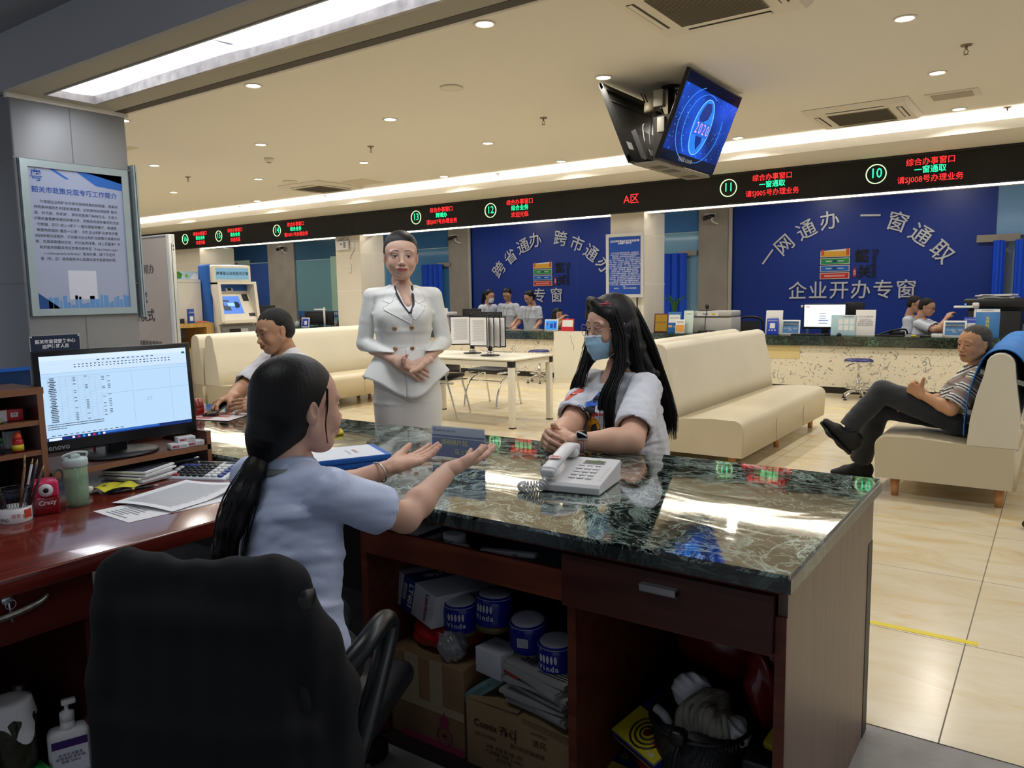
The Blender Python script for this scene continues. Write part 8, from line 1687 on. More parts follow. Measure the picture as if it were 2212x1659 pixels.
for k in range(60):
 x=rr.uniform(-.10,.09);G.append([(x*.5,-0.07-.02*rr.random(),0.06),(x*.95,-0.115,-0.06),(x*1.25-.01,-0.140,-0.22),(x*1.3-.03,-0.155,-0.36),(x*1.2-.04,-0.150,-0.44-.05*rr.random())])
for k in range(30):
 x=rr.uniform(-.034,.022);G.append([(-0.060+x*.4,0.035,0.075),(-0.096+x*.5,0.030,-0.04),(-0.105+x,0.070,-0.16),(-0.095+x*1.6,0.128,-0.26),(-0.080+x*1.6,0.140,-0.38-.04*rr.random())])
for k in range(24):
 x=rr.uniform(-.024,.022);G.append([(0.060+x*.4,0.035,0.075),(0.094+x*.5,0.035,-0.04),(0.098+x,0.080,-0.15),(0.098+x*1.6,0.128,-0.24),(0.104+x*1.6,0.138,-0.33-.04*rr.random())])
for k in range(12):
 x=rr.uniform(-.15,-.10);G.append([(-0.085,-0.04,0.0),(-0.115,-0.03,-0.12),(x-.02,-0.02,-0.22),(x-.04,-0.005,-0.30-.05*rr.random())])
strands(t3,M3,G,0.0016,'hair_strands',per=11,jit=.007)
q=MB().use(mat('clip_red','#a81f30',rough=0.35));q.T=M3
for a,b in(((-0.046,0.074,0.098),(-0.074,0.042,0.094)),((-0.052,0.070,0.086),(-0.066,0.046,0.108))):q.cyl(a,b,0.0026,n=8)
q.build('hair_clip',t3)
MASK=mat('mask_blue','#a9cfe4',rough=0.75,bump=(90,0.25));MASKW=mat('mask_white','#d5dade',rough=0.7)
def fn(u,v):
 a=(u-.5)*2;z=0.0-0.022-0.098*v;w=0.062-0.026*v**2.5;x=a*w;y=0.112-(0.060-0.022*v**2)*abs(a)**2.0-0.020*v*v+0.012*math.sin(PI*v)*(1-a*a)+(0.010*math.exp(-(a/.22)**2)*(1-v)**2)+0.0015*math.sin(v*PI*7)*(1-abs(a))
 return(x,y,z-0.006*(1-abs(a))*(v-.5)-0.004*math.exp(-(a/.25)**2)*(v>.9))
q=MB().use(MASK);q.T=M3;q.grid(fn,36,24);o=q.build('face_mask',t3);m_=o.modifiers.new('s','SOLIDIFY');m_.thickness=0.0016
q=MB().use(MASKW);q.T=M3;q.grid(lambda u,v:tuple(Vector(fn(u,v*.07))+Vector((0,0.0018,0))),30,2)
for x in(-1,1):
 u_=0 if x<0 else 1
 q.tube(smooth_path([fn(u_,0.04),(x*0.076,0.02,-0.006),(x*0.086,-0.02,-0.004)]),0.0016,5).tube(smooth_path([fn(u_,0.96),(x*0.072,0.02,-0.085),(x*0.086,-0.02,-0.03)]),0.0012,5)
q.build('mask_straps',t3)
def glasses(t,M,m,r=0.0235,rz=1.0,y=0.100,z=-0.002,lens=True):
 q=MB().use(m);q.T=M
 for x in(-1,1):
  q.tube([(x*0.032+r*math.cos(2*PI*i/32),y-0.006*abs(math.cos(2*PI*i/32)),z+r*rz*math.sin(2*PI*i/32))for i in range(32)],0.0011,6,True)
  q.tube(smooth_path([(x*0.0555,y-0.008,z+0.004),(x*0.072,0.055,z+0.002),(x*0.080,-0.005,z-0.002)]),0.0012,6)
 q.tube(smooth_path([(-0.0095,y+0.001,z+0.004),(0,y+0.005,z+0.007),(0.0095,y+0.001,z+0.004)]),0.0012,6);g=q.build('glasses',t)
glasses(t3,M3,mat('glasses_gold','#b58a78',rough=0.25,metal=0.9),y=0.108)
TEE=mat('tshirt_white','#c4c4c8',rough=0.85,bump=(15,0.5))
def shirt3(s):
 sd=J3['shR']-J3['shL'];sd/=np.linalg.norm(sd)
 s.loft([V3(-1.43,2.85,0.50),V3(-1.435,2.82,0.65),V3(-1.440,2.80,0.78),V3(-1.452,2.80,0.90),V3(-1.452,2.805,0.99),V3(-1.450,2.805,1.035)],[0.215,0.210,0.205,0.190,0.150,0.085],[0.17,0.165,0.160,0.150,0.100,0.070],sd,capr=0.03)
 for c in'LR':
  sh,el=J3['sh'+c],J3['el'+c];s.cap(V3(-1.452,2.80,0.99),sh,0.060,0.062,0.02);e=sh+(el-sh)*0.74+V3(0,0,.006);s.chain([sh,e],[0.062,0.072],0.015);sleeve_end(s,sh,e,0.072)
 s.cap((-1.450,2.800,1.075),(-1.450,2.80,1.14),0.066,0.08,0.008,True);s.cap((-1.475,2.75,1.05),(-1.49,2.70,1.04),0.045,0.03,0.01,True)
sO,sV,sQ=cloth('t_shirt',t3,TEE,shirt3,V3(-1.80,2.36,0.46),V3(-1.08,3.05,1.12),0.0055,(0.0048,(26,26,26),4,2.4),1,seed=112)
B3=bvh_of(sV,sQ);sd3=Vector((-0.94,0.34,0)).normalized();ff3=Vector((-0.34,-0.94,0)).normalized()
def toP3(u,z):return Vector((-1.45,2.80,z+0.028))+sd3*(u-0.036)+ff3*0.5
def pr3(poly,nm_m,off=0.0016):
 return shell_patch(B3,poly,toP3,-ff3,off,8,0.0008,'shirt_print',nm_m,t3)
def disc(cx,cz,rx,rz,n=14,a0=0):return[(cx+rx*math.cos(a0+2*PI*i/n),cz+rz*math.sin(a0+2*PI*i/n))for i in range(n)]
K_=mat('tee_black','#1a1a1c',rough=0.7);B_=mat('tee_blue','#2a62c4',rough=0.7);Y_=mat('tee_yellow','#d99a1c',rough=0.7);R_m=mat('tee_red','#b02a30',rough=0.7)
pr3([(0.00,0.93),(0.03,0.955),(0.055,0.905),(0.02,0.885)],B_);pr3([(0.015,0.90),(0.045,0.90),(0.085,0.875),(0.06,0.87),(0.075,0.845),(0.045,0.86),(0.03,0.835),(0.02,0.865),(-0.005,0.87)],K_);pr3(disc(0.03,0.925,0.012,0.014),K_,0.0024)
pr3(disc(0.015,0.812,0.038,0.045),Y_);pr3([(0.0,0.835),(0.025,0.825),(0.03,0.79),(0.008,0.785),(-0.012,0.805)],K_,0.0024);pr3(disc(-0.005,0.872,0.008,0.008),R_m);pr3(disc(0.012,0.866,0.008,0.008),R_m)
pr3(disc(0.115,0.94,0.018,0.022),mat('tee_coral','#c8503c',rough=0.7));pr3([(0.055,0.79),(0.10,0.80),(0.105,0.755),(0.06,0.75)],R_m)
def text3(s_,u,z,size,m):
 vs,fs=text_geo(s_,'CENTER',0.01,1,1);q=MB().use(m);P_=[]
 for a,b in vs:
  h_=B3.ray_cast(toP3(u-a*size,z+b*size),-ff3)[0];P_.append((h_ if h_ is not None else toP3(u-a*size,z+b*size))+ff3*0.0022)
 q.add(P_,fs,False);q.build('shirt_print',t3)
text3('SNIFF',0.075,0.845,0.028,K_);text3('lots',-0.035,0.875,0.026,R_m)
q=MB().use(mat('tee_black','#1a1a1c'))
LT=mat('watch_band','#b98f86',rough=0.6);wv=Vector(J3['wrL']);el=Vector(J3['elL']);dv=(el-wv).normalized();wc=wv+dv*0.028;MW2=hand_frame(wc,-dv,(0.15,-0.72,0.66))
tw=MB().use(LT);tw.T=MW2;tw.tube([(0.037*math.cos(2*PI*i/26),0,0.037*math.sin(2*PI*i/26))for i in range(26)],0.004,8,True);tw.tube([(0.037*math.cos(2*PI*i/26),0.008,0.037*math.sin(2*PI*i/26))for i in range(26)],0.004,8,True);tw.tube([(0.037*math.cos(2*PI*i/26),-0.008,0.037*math.sin(2*PI*i/26))for i in range(26)],0.004,8,True);wb=tw.build('watch_band',t3)
tw=MB().use(mat('watch_case','#d8cfc4',rough=0.25,metal=0.7));tw.T=MW2;tw.rbox(-0.018,0.018,-0.021,0.021,0.034,0.045,r=0.006,n=3).use(mat('watch_glass','#060708',rough=0.08)).rbox(-0.0155,0.0155,-0.0185,0.0185,0.042,0.0465,r=0.003,n=2);tw.build('watch_case',wb)
def trs(s):
 s.ell((-1.43,2.86,0.50),(0.20,0.17,0.09))
 for c in'LR':s.chain([J3['hip'+c],J3['knee'+c],J3['ank'+c]+V3(0,0,.03)],[0.10,0.08,0.06],0.03)
cloth('trousers',t3,fabric('dark_trousers3','#20242c'),trs,V3(-1.8,2.6,.03),V3(-1.1,3.35,.65),0.011)
for c in'LR':
 a=J3['ank'+c];q=MB().use(mat('shoe_black','#08080a'));q.rbox(a[0]-.045,a[0]+.045,a[1]-.16,a[1]+.07,0,.075,r=0.03,n=4);q.build('shoe',t3)
def seat_stool(lab,x,y,h=0.42):
 t=thing('visitor_stool',lab,'stool',(x,y,0));MB().use(MB_SEAT).rbox(-0.21,0.21,-0.20,0.20,h-0.05,h,r=0.02,n=3).build('seat',t,world=False)
 for sx in(-1,1):
  for sy in(-1,1):MB().use(CHROME).cyl((sx*0.18,sy*0.17,h-0.05),(sx*0.20,sy*0.20,0),0.012,n=10).build('leg',t,world=False)
seat_stool('low black stool hidden under the masked woman',-1.43,2.90,0.405)
t4=thing('person','smiling short-haired man in a white polo shirt holding a phone over a leaflet','person',(-3.53,2.80,0))
M4=head_frame((-3.545,2.760,1.190),Vector((-0.16,-1.0,0)).normalized()+Vector((0,0,-0.22)),Vector((-0.10,0.0,1)))
J4=dict(neck=V3(-3.520,2.805,1.055),shL=V3(-3.340,2.765,1.000),shR=V3(-3.690,2.830,1.000),elL=V3(-3.160,2.560,0.842),elR=V3(-3.640,2.600,0.880),wrL=V3(-3.215,2.415,0.842),wrR=V3(-3.470,2.410,0.868),chest=V3(-3.500,2.830,0.88),belly=V3(-3.480,2.850,0.70),pelvis=V3(-3.46,2.90,0.52),hipL=V3(-3.38,2.9,.5),hipR=V3(-3.56,2.9,.5),kneeL=V3(-3.3,3.3,.5),kneeR=V3(-3.7,3.3,.5),ankL=V3(-3.3,3.25,.08),ankR=V3(-3.7,3.25,.08))
h4R=hand_frame(J4['wrR'],(0.10,-0.90,-0.15),(-0.35,-0.15,0.9));h4L=hand_frame(J4['wrL'],(-0.80,-0.55,0.06),(0.35,-0.60,0.62))
body_mesh(t4,M4,dict(male=True,smile=1.0,lid=.55,lip='#8a5348',brow=1.3),J4,[(h4R,-1,[(25,40,30),(32,42,30),(38,44,30),(44,46,30)],dict(thumb=(30,10,20,15),spread=6,opp=.6,sc=1.06)),(h4L,1,[(12,18,10),(14,18,10),(16,20,12),(20,22,14)],dict(thumb=(28,0,10,10),spread=3,opp=.2,sc=1.06))],'#b58766',arms=(0.048,0.041,0.029),torso=[(0.15,0.12),(0.14,0.11),(0.15,0.10),(0.13,0.06)],legs=[.09,.07,.05])
HAIRS=mat('hair_short','#100e0d',rough=0.7,bump=(320,0.6))
def short_hair(s,top=1.0,front=0.0):
 s.ell((0,-0.020,0.040),(0.0815,0.100,0.084*top));s.ell((0,-0.05,-0.01),(0.0775,0.066,0.060),0.02)
 s.ell((0,0.122,-0.012+front),(0.070,0.082,0.080),0.008,True);s.wrinkle(0.0014,(140,140,140),3);s.cut((0,0.50,-1),(0,-0.02,-0.040))
 for x in(-1,1):s.ell((x*0.086,0.002,-0.030),(0.030,0.030,0.034),0.003,True)
np_obj('hair',[hair_piece(lambda s:short_hair(s,1.02),M4,0.0026)],[HAIRS],t4)
POLO=mat('polo_white','#cfcccb',rough=0.8,bump=(13,0.4))
def shirt4(s):
 sd=J4['shR']-J4['shL'];sd/=np.linalg.norm(sd)
 s.loft([V3(-3.46,2.90,0.50),V3(-3.47,2.87,0.66),V3(-3.49,2.84,0.82),V3(-3.505,2.825,0.95),V3(-3.515,2.815,1.03),V3(-3.52,2.81,1.055)],[0.185,0.180,0.190,0.180,0.14,0.085],[0.15,0.145,0.140,0.125,0.09,0.074],sd,capr=0.03)
 for c in'LR':
  sh,el=J4['sh'+c],J4['el'+c];s.cap(V3(-3.51,2.815,1.00),sh,0.060,0.062,0.02);e=sh+(el-sh)*0.78;s.chain([sh,e],[0.067,0.070],0.02);sleeve_end(s,sh,e,0.070)
 s.cap((-3.52,2.80,1.085),(-3.525,2.79,1.14),0.060,0.07,0.008,True);s.cap((-3.56,2.74,1.04),(-3.58,2.69,0.96),0.035,0.010,0.008,True)
cloth('polo_shirt',t4,POLO,shirt4,V3(-3.86,2.44,0.46),V3(-3.06,3.1,1.1),0.006,(0.0030,(22,22,26),4,2.0),1,seed=115)
collar(t4,POLO,(-3.520,2.800,1.068),(-0.05,-1,0),Vector((-0.08,-0.12,1)),r=0.070,h1=0.024,h2=0.040,gap=26,drop=0.035)
def trs(s):
 s.ell((-3.46,2.92,0.50),(0.19,0.16,0.09))
 for c in'LR':s.chain([J4['hip'+c],J4['knee'+c],J4['ank'+c]+V3(0,0,.03)],[0.10,0.08,0.06],0.03)
cloth('trousers',t4,fabric('dark_trousers3','#20242c'),trs,V3(-3.85,2.7,.03),V3(-3.1,3.45,.65),0.011)
for c in'LR':
 a=J4['ank'+c];q=MB().use(mat('shoe_black','#08080a'));q.rbox(a[0]-.045,a[0]+.045,a[1]-.16,a[1]+.07,0,.075,r=0.03,n=4);q.build('shoe',t4)
seat_stool('low black stool hidden under the smiling man',-3.46,2.95,0.405)
o=MB().use(DGREY);o.rbox(-0.038,0.038,-0.078,0.078,-0.004,0.004,r=0.003).use(mat('phone_glass','#05070a',rough=0.08)).box(-0.034,0.034,-0.074,0.074,0.0035,0.0045)
o=o.build('smartphone',None);o.location=(-3.43,2.30,0.826);o.rotation_euler=(R(14),R(-8),R(24));tag(o,'black smartphone held by the smiling man above the leaflet','phone')
t5=thing('person','grey-haired man in a striped polo shirt sitting cross-legged on the right sofa, thumb up','person',(-0.48,5.78,0.41))
M5=head_frame((-0.455,5.835,1.000),Vector((-0.62,-0.78,0)).normalized()+Vector((0,0,-0.06)),(0.06,0,1))
J5=dict(neck=V3(-0.425,5.880,0.865),shL=V3(-0.400,5.710,0.795),shR=V3(-0.470,6.030,0.790),elL=V3(-0.545,5.600,0.595),elR=V3(-0.620,6.02,0.60),wrL=V3(-0.715,5.640,0.675),wrR=V3(-0.760,5.84,0.62),chest=V3(-0.445,5.865,0.73),belly=V3(-0.49,5.85,0.62),pelvis=V3(-0.50,5.84,0.52),hipL=V3(-0.53,5.76,0.515),hipR=V3(-0.53,5.92,0.505),kneeL=V3(-0.965,5.70,0.675),kneeR=V3(-1.0,5.83,0.55),ankL=V3(-1.16,5.62,0.40),ankR=V3(-1.125,5.93,0.12))
h5L=hand_frame(J5['wrL'],(-0.60,0.05,0.38),(-0.20,-0.93,-0.05));h5R=hand_frame(J5['wrR'],(-0.7,-0.55,-0.15),(0,0.3,0.9))
body_mesh(t5,M5,dict(male=True,smile=.1,lid=.75,lip='#8f5a4c',age=1,brow=.8),J5,[(h5L,1,[(78,80,50),(80,82,50),(82,82,50),(84,82,50)],dict(thumb=(50,-30,-8,-6),spread=0,opp=-.05,sc=1.05)),(h5R,-1,[(20,25,15)]*4,dict(sc=1.0))],'#b88964',arms=(0.048,0.039,0.029),torso=[(0.14,0.11),(0.13,0.11),(0.15,0.10),(0.13,0.06)])
HAIRG=mat('hair_grey','#4a4744',rough=0.8,bump=(320,0.5),noise=(40,0.45))
np_obj('hair',[hair_piece(lambda s:short_hair(s,0.985,0.012),M5,0.003)],[HAIRG],t5)
STR=mat('striped_shirt','#7d7873',rough=0.85,vcol=True,bump=(120,0.1))
cols={k:np.array(lin(v))for k,v in dict(g='#7f7972',w='#cfccc6',n='#1d2236',r='#9a3038').items()}
def stripes(V):
 sh=J5['shL'];el=J5['elL'];ax_=(el-sh)/np.linalg.norm(el-sh)
 onarm=(V[:,1]<5.735)&(V[:,2]>0.56)&(V[:,2]<0.86)
 t_arm=(V-sh)@ax_;spine=V3(-0.30,0,0.95);t_b=(V-J5['pelvis'])@(spine/np.linalg.norm(spine))-0.25*(V[:,0]+0.5)
 t_=np.where(onarm,t_arm,t_b);ph=np.mod(t_/0.092,1.0);c=np.tile(cols['g'],(len(V),1))
 for a,b,k in((.05,.15,'w'),(.15,.25,'n'),(.25,.35,'w'),(.35,.45,'n'),(.45,.53,'w'),(.76,.80,'r')):m=(ph>=a)&(ph<b);c[m]=cols[k]
 return c
def shirt5(s):
 sd=J5['shR']-J5['shL'];sd/=np.linalg.norm(sd)
 s.loft([V3(-0.50,5.84,0.49),V3(-0.50,5.85,0.60),V3(-0.465,5.86,0.70),V3(-0.440,5.87,0.78),V3(-0.43,5.875,0.835)],[0.175,0.175,0.18,0.15,0.085],[0.145,0.145,0.135,0.10,0.075],sd,capr=0.03)
 for c in'LR':
  sh,el=J5['sh'+c],J5['el'+c];s.cap(V3(-0.435,5.87,0.80),sh,0.06,0.065,0.02);e=sh+(el-sh)*0.80;s.chain([sh,e],[0.066,0.072],0.02);sleeve_end(s,sh,e,0.072)
 s.cap((-0.43,5.88,0.88),(-0.43,5.88,0.94),0.060,0.07,0.008,True);s.cap((-0.49,5.85,0.86),(-0.54,5.83,0.80),0.03,0.010,0.008,True)
cloth('striped_polo',t5,STR,shirt5,V3(-0.80,5.45,0.42),V3(-0.20,6.25,0.95),0.0045,(0.0026,(20,20,24),4,1.8),1,stripes,106)
collar(t5,mat('collar_grey','#6e6a66',rough=0.85),(-0.430,5.878,0.850),(-0.93,-0.3,0),Vector((-0.25,0,1)),r=0.068,h1=0.022,h2=0.036,gap=28,drop=0.03)
def trs(s):
 s.ell((-0.50,5.84,0.505),(0.13,0.175,0.105))
 s.chain([J5['hipL'],J5['kneeL']],[0.098,0.074],0.03);s.chain([J5['kneeL'],J5['ankL']+V3(0.015,.01,.035)],[0.074,0.066],0.015)
 s.chain([J5['hipR'],J5['kneeR']],[0.098,0.078],0.03);s.chain([J5['kneeR'],J5['ankR']+V3(0,0,.045)],[0.078,0.074],0.02)
 sleeve_end(s,J5['kneeR'],J5['ankR']+V3(0,0,.045),0.070,0.058);sleeve_end(s,J5['kneeL'],J5['ankL']+V3(0.015,.01,.035),0.062,0.05)
cloth('trousers',t5,fabric('charcoal_trousers','#1d2127',0.8),trs,V3(-1.30,5.50,.03),V3(-0.33,6.12,.80),0.007,(0.0035,(14,14,14),4,2.0),2,seed=121)
SHB=mat('sneaker_black','#0b0b0c',rough=0.7,bump=(200,0.3));SOLE=mat('sneaker_sole','#070707',rough=0.6)
for M_,nm in((head_frame((-1.175,5.60,0.335),(-0.62,-0.05,0.62),(0.65,0,0.6)),'L'),(head_frame((-1.135,5.93,0.045),(-0.95,-0.35,0.0)),'R')):
 a=J5['ank'+nm]
 def f(s):s.loft([(0,-0.065,0.022),(0,0.0,0.030),(0,0.09,0.018),(0,0.165,0.006)],[0.035,0.040,0.047,0.036],[0.052,0.056,0.036,0.020],(1,0,0),capr=0.03);s.cap((0,-0.03,0.05),(0,-0.03,0.085),0.040,0.040,0.02);s.cap((0,-0.03,0.09),(0,-0.03,0.14),0.032,0.034,0.0,True);s.cut((0,0,-1),(0,0,-0.022))
 s=SDF((-0.07,-0.14,-0.05),(0.07,0.23,0.13),0.0035);f(s);V,Q=s.mesh();sh=np_obj('sneaker',[(xf(smooth_mesh(V,Q,1),M_),Q,0,None)],[SHB],t5)
 def f(s):s.loft([(0,-0.075,-0.030),(0,0.0,-0.032),(0,0.10,-0.030),(0,0.175,-0.022)],[0.038,0.040,0.049,0.036],[0.013,0.012,0.012,0.011],(1,0,0),capr=0.02,p=3)
 s=SDF((-0.07,-0.14,-0.06),(0.07,0.23,0.02),0.0035);f(s);V,Q=s.mesh();np_obj('sole',[(xf(V,M_),Q,0,None)],[SOLE],sh)
 q=MB().use(SHB);q.T=M_
 for k in range(4):q.tube(smooth_path([(-0.026,0.03+0.022*k,0.058-0.008*k),(0,0.03+0.022*k,0.068-0.011*k),(0.026,0.03+0.022*k,0.058-0.008*k)]),0.0025,5)
 q.build('laces',sh)
 q=MB().use(fabric('sock_navy','#14182a'));w=Vector(a);q.cyl(w+(M_.translation-w)*0.7,w+Vector((0.02,0,0.14))if nm=='R'else w+Vector((0.07,.02,0.11)),0.040,0.042,16);q.build('sock',t5)
# ================================================================ PEOPLE FAR BEHIND
SHW_=mat('uniform_white','#c2c9d6',rough=0.75,bump=(60,0.1))
def far_person(label,c,f,seated_z,hair,mask=False,gl=False,skin='#bd9078',male=False,arms=None,pitch=-0.25,lanyard=True,zf=0.0,shirt=SHW_,body_f=None):
 """c = head centre, f = facing; shoulders hang 0.23 below"""
 c=np.array(c,float);fv=Vector((*f,0)).normalized();bf=Vector((*(body_f or f),0)).normalized();rt=np.array(bf.cross(Vector(UP)));fw=np.array(bf)
 t=thing('person',label,'person',(c[0],c[1],zf))
 M=head_frame(c,fv+Vector((0,0,pitch)));n=c-fw*0.05+V3(0,0,-0.17);s0=n+V3(0,0,-0.055)
 J=dict(neck=n,shR=s0+rt*0.17,shL=s0-rt*0.17,chest=s0-V3(0,0,.16)-fw*.01,belly=s0-V3(0,0,.32)-fw*.02,pelvis=s0-V3(0,0,.46)-fw*.03)
 ar=arms or{}
 for k,s_ in(('R',1),('L',-1)):
  J['el'+k]=ar.get('el'+k,J['sh'+k]+V3(0,0,-.24)+rt*0.05*s_+fw*.03);J['wr'+k]=ar.get('wr'+k,J['el'+k]+fw*.18+V3(0,0,-.08))
 hands=[(hand_frame(J['wr'+k],Vector(J['wr'+k]-J['el'+k]),(0,0,1)if not ar.get('up'+k)else tuple(rt)),s_,[(25,25,20)]*4,dict(h=0.005))for k,s_ in(('R',-1),('L',1))]
 body_mesh(t,M,dict(male=male,smile=.1),J,hands,skin,far=True,h=0.012,hh=0.0042)
 if hair=='short':np_obj('hair',[hair_piece(lambda s:short_hair(s,1.0),M,0.005)],[HAIRS],t)
 elif hair=='tail':
  def g(s):
   s.ell((0,-0.02,0.04),(0.082,0.10,0.086));s.ell((0,-0.045,-0.01),(0.075,0.07,0.075),0.02);s.ell((0,0.118,-0.03),(0.072,0.078,0.092),0.004,True)
   s.chain([(0,-0.10,0.06),(0,-0.16,0.0),(0,-0.175,-0.12),(0,-0.16,-0.24)],[0.03,0.038,0.034,0.012],0.02)
  np_obj('hair',[hair_piece(g,M,0.005,None,1,(-0.12,-0.23,-0.28),(0.12,0.14,0.16))],[HAIRM],t)
 elif hair=='bob':
  def g(s):
   s.ell((0,-0.02,0.04),(0.083,0.10,0.087));s.ell((0,-0.05,-0.01),(0.078,0.07,0.085),0.02);s.ell((0,0.115,-0.035),(0.070,0.078,0.10),0.004,True);s.ell((0,-0.11,-0.02),(0.035,0.03,0.035),0.01)
  np_obj('hair',[hair_piece(g,M,0.005)],[HAIRM],t)
 elif hair=='long':
  def g(s):
   s.ell((0,-0.02,0.04),(0.086,0.103,0.089));s.ell((0,0.115,-0.035),(0.068,0.078,0.105),0.004,True)
   s.loft([(0,-0.04,0.0),(0,-0.07,-0.12),(0,-0.09,-0.26),(0,-0.08,-0.38)],[0.086,0.11,0.125,0.09],[0.08,0.06,0.04,0.02],(1,0,0),0.02,capr=.02)
   for x in(-1,1):s.chain([(x*.08,.02,.0),(x*.095,.04,-.14),(x*.09,.09,-.27)],[.022,.03,.012],.02)
  np_obj('hair',[hair_piece(g,M,0.005,(0.002,(60,60,6),3),1,(-.2,-.2,-.42),(.2,.16,.16))],[HAIRM],t)
 elif hair=='bun':
  def g(s):
   s.ell((0,-0.02,0.04),(0.088,0.106,0.09));s.ell((0,-0.05,-0.01),(0.08,0.075,0.085),0.02);s.ell((0,0.118,-0.03),(0.072,0.078,0.092),0.004,True)
   s.ell((0,-0.12,0.03),(0.055,0.04,0.055),0.015);s.chain([(0,-.12,.08),(.02,-.13,.13),(.05,-.14,.15)],[.02,.01,.003],.01)
  np_obj('hair',[hair_piece(g,M,0.005,None,1,(-.13,-.2,-.25),(.13,.16,.19))],[mat('hair_brown','#2a1a14',rough=0.5)],t)
  q=MB().use(mat('claw_clip','#c9c9cc',rough=0.3));q.T=M;q.tube(smooth_path([(-.05,-.15,.05),(-.02,-.165,.02),(.0,-.16,-.03),(.02,-.165,.02),(.05,-.15,.05)]),0.005,6);q.build('hair_clip',t)
 if mask:
  q=MB().use(MASKW);q.T=M;q.grid(fn_mask if mask is True else(lambda u,v:tuple(Vector(fn_mask(u,v))+Vector((0,0,-0.03)))),14,10);o=q.build('face_mask',t);m_=o.modifiers.new('s','SOLIDIFY');m_.thickness=0.002
 if gl:glasses(t,M,mat('glasses_dark','#2a2422',rough=0.3))
 def sh(s):
  s.loft([J['pelvis'],J['belly'],J['chest'],s0-V3(0,0,.02),n-V3(0,0,.02)],[.16,.15,.17,.14,.075],[.12,.11,.12,.085,.065],rt,capr=.03)
  for k in'LR':
   a,b=J['sh'+k],J['el'+k];s.cap(s0,a,.055,.058,.02);e=a+(b-a)*.72;s.cap(a,e,.06,.064,.02);sleeve_end(s,a,e,.064)
  s.cap(n+V3(0,0,.02),n+V3(0,0,.08),.056,.065,.008,True)
 P_=np.array(list(J.values()));cloth('shirt',t,shirt,sh,P_.min(0)-.12,P_.max(0)+.12,0.010,(0.003,(20,20,24)),1)
 collar(t,shirt,n-V3(0,0,.005),bf,UP,r=0.062,h1=0.02,h2=0.034,gap=24,drop=0.03)
 if lanyard:
  q=MB().use(LY);q.tube(smooth_path([tuple(n+rt*.06-V3(0,0,.01)),tuple(s0+rt*.045+fw*.13-V3(0,0,.05)),tuple(s0+fw*.14-V3(0,0,.24)),tuple(s0-rt*.045+fw*.13-V3(0,0,.05)),tuple(n-rt*.06-V3(0,0,.01))]),0.004,5);q.build('lanyard',t)
 def tr(s):s.ell(J['pelvis']-V3(0,0,.02),(.16,.16,.12));[s.chain([J['pelvis']+rt*.08*s_-V3(0,0,.05),J['pelvis']+rt*.09*s_+(fw*.38 if seated_z else V3(0,0,-.40)),np.append((J['pelvis']+rt*.09*s_+(fw*.36 if seated_z else 0))[:2],.06)],[.09,.07,.05],.03)for s_ in(-1,1)]
 pv=J['pelvis'];cloth('trousers',t,NAVY,tr,np.array([pv[0]-.55,pv[1]-.55,0.0]),pv+V3(.55,.55,.12),0.018)
 return t
fn_mask=fn_mask_src=lambda u,v:((u-.5)*2*(0.062-0.004*v),0.112-0.062*abs((u-.5)*2)**2.0-0.015*v*v+0.008*math.sin(PI*v),-0.022-0.098*v)
def off(c,*v):return V3(*c)+V3(*v)
far_person('clerk with a ponytail and white mask, leftmost of three standing at the left counter',(-9.10,12.2,1.345),(0.85,-0.15),False,'tail',mask=True,pitch=-.25,arms=dict(elR=V3(-9.22,11.95,.93),wrR=V3(-9.1,11.75,.80),elL=V3(-9.2,12.3,.93),wrL=V3(-9.0,12.2,.85)))
far_person('clerk with glasses looking down, middle of the three standing at the left counter',(-8.72,12.25,1.365),(0.35,-0.9),False,'bob',gl=True,pitch=-.55,body_f=(0.1,-1))
far_person('clerk with glasses and dark hair, rightmost of the three standing at the left counter',(-8.18,12.2,1.31),(-0.35,-0.9),False,'bob',gl=True,pitch=-.45,body_f=(0.1,-1))
far_person('seated long-haired clerk with her mask pulled down and a hand at her mouth',(-7.40,11.95,0.985),(0.85,-0.35),True,'long',mask='chin',pitch=0.0,lanyard=False,arms=dict(elL=V3(-7.25,11.70,.80),wrL=V3(-7.18,11.72,.86),elR=V3(-7.3,11.6,.80),wrR=V3(-7.22,11.76,.93)))
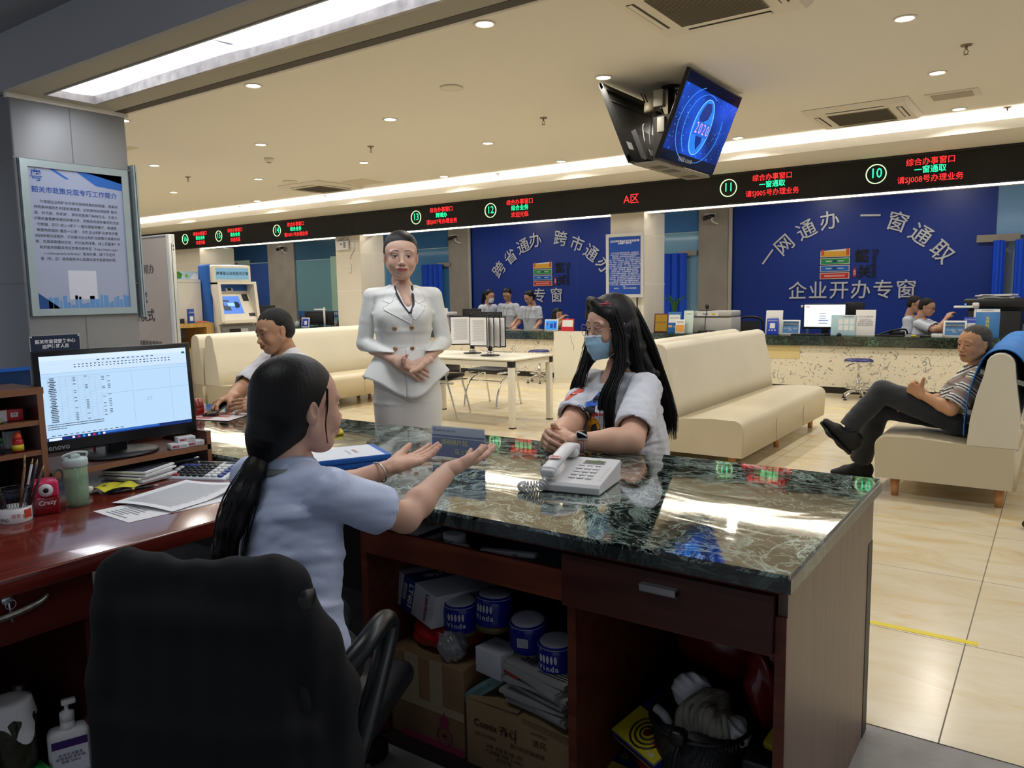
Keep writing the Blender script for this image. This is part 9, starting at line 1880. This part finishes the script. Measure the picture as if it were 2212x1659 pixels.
far_person('dark-haired male clerk with glasses, farther of the two men behind the right counter',(-1.70,12.35,1.13),(0.95,-0.15),True,'short',gl=True,male=True,pitch=-.25,lanyard=False)
far_person('male clerk with a hand at his mouth, nearer man behind the right counter',(-1.50,11.95,1.10),(0.95,-0.2),True,'short',gl=True,male=True,pitch=-.3,lanyard=False,arms=dict(elL=V3(-1.32,11.7,.82),wrL=V3(-1.25,11.85,.96),elR=V3(-1.38,11.72,.80),wrR=V3(-1.18,11.75,.80)))
far_person('person with brown pinned-up hair and a silver claw clip behind the smiling man',(-14.3,11.95,0.80),(-0.2,1.0),True,'bun',pitch=-.2,lanyard=False,shirt=mat('brown_top','#33241f',rough=0.8))
far_person('long-haired clerk in white at the farthest counter, half hidden by the column',(-12.95,11.95,0.985),(0.2,-0.95),True,'long',pitch=-.1,lanyard=False,arms=dict(elR=V3(-13.15,11.7,.82),wrR=V3(-12.95,11.62,.80)))
for n_,x,y in(('first',-7.45,12.0),('second',-1.72,12.4),('third',-1.52,12.0),('fourth',-14.3,12.0),('fifth',-12.95,12.0)):
 o=MB().use(BLK).rbox(x-.22,x+.22,y-.22,y+.22,0.28,0.345,r=0.03,n=3).cyl((x,y,0.02),(x,y,0.3),0.03).lathe([(0.25,0),(0.24,0.02),(0.03,0.06)],c=(x,y,0),n=20).build('clerk_stool',None)
 tag(o,'black swivel stool under %s'%{'first':'the seated long-haired clerk','second':'the farther male clerk','third':'the nearer male clerk','fourth':'the person with the claw clip','fifth':'the half hidden clerk by the column'}[n_],'stool')
s=SDF((-0.07,-0.12,-0.01),(0.07,0.2,0.12),0.004)
s.loft([(0,-0.06,0.04),(0,0.03,0.045),(0,0.15,0.03)],[0.036,0.043,0.04],[0.045,0.04,0.026],(1,0,0),capr=0.04);s.cut((0,0,-1),(0,0,0.002));V,Q=s.mesh()
o=np_obj('black_shoe',[(V,Q,0,None)],[SHB]);o.location=(0.065,5.16,0);o.rotation_euler=(0,0,R(86));tag(o,'tip of a black shoe at the right edge of the photo','shoe')
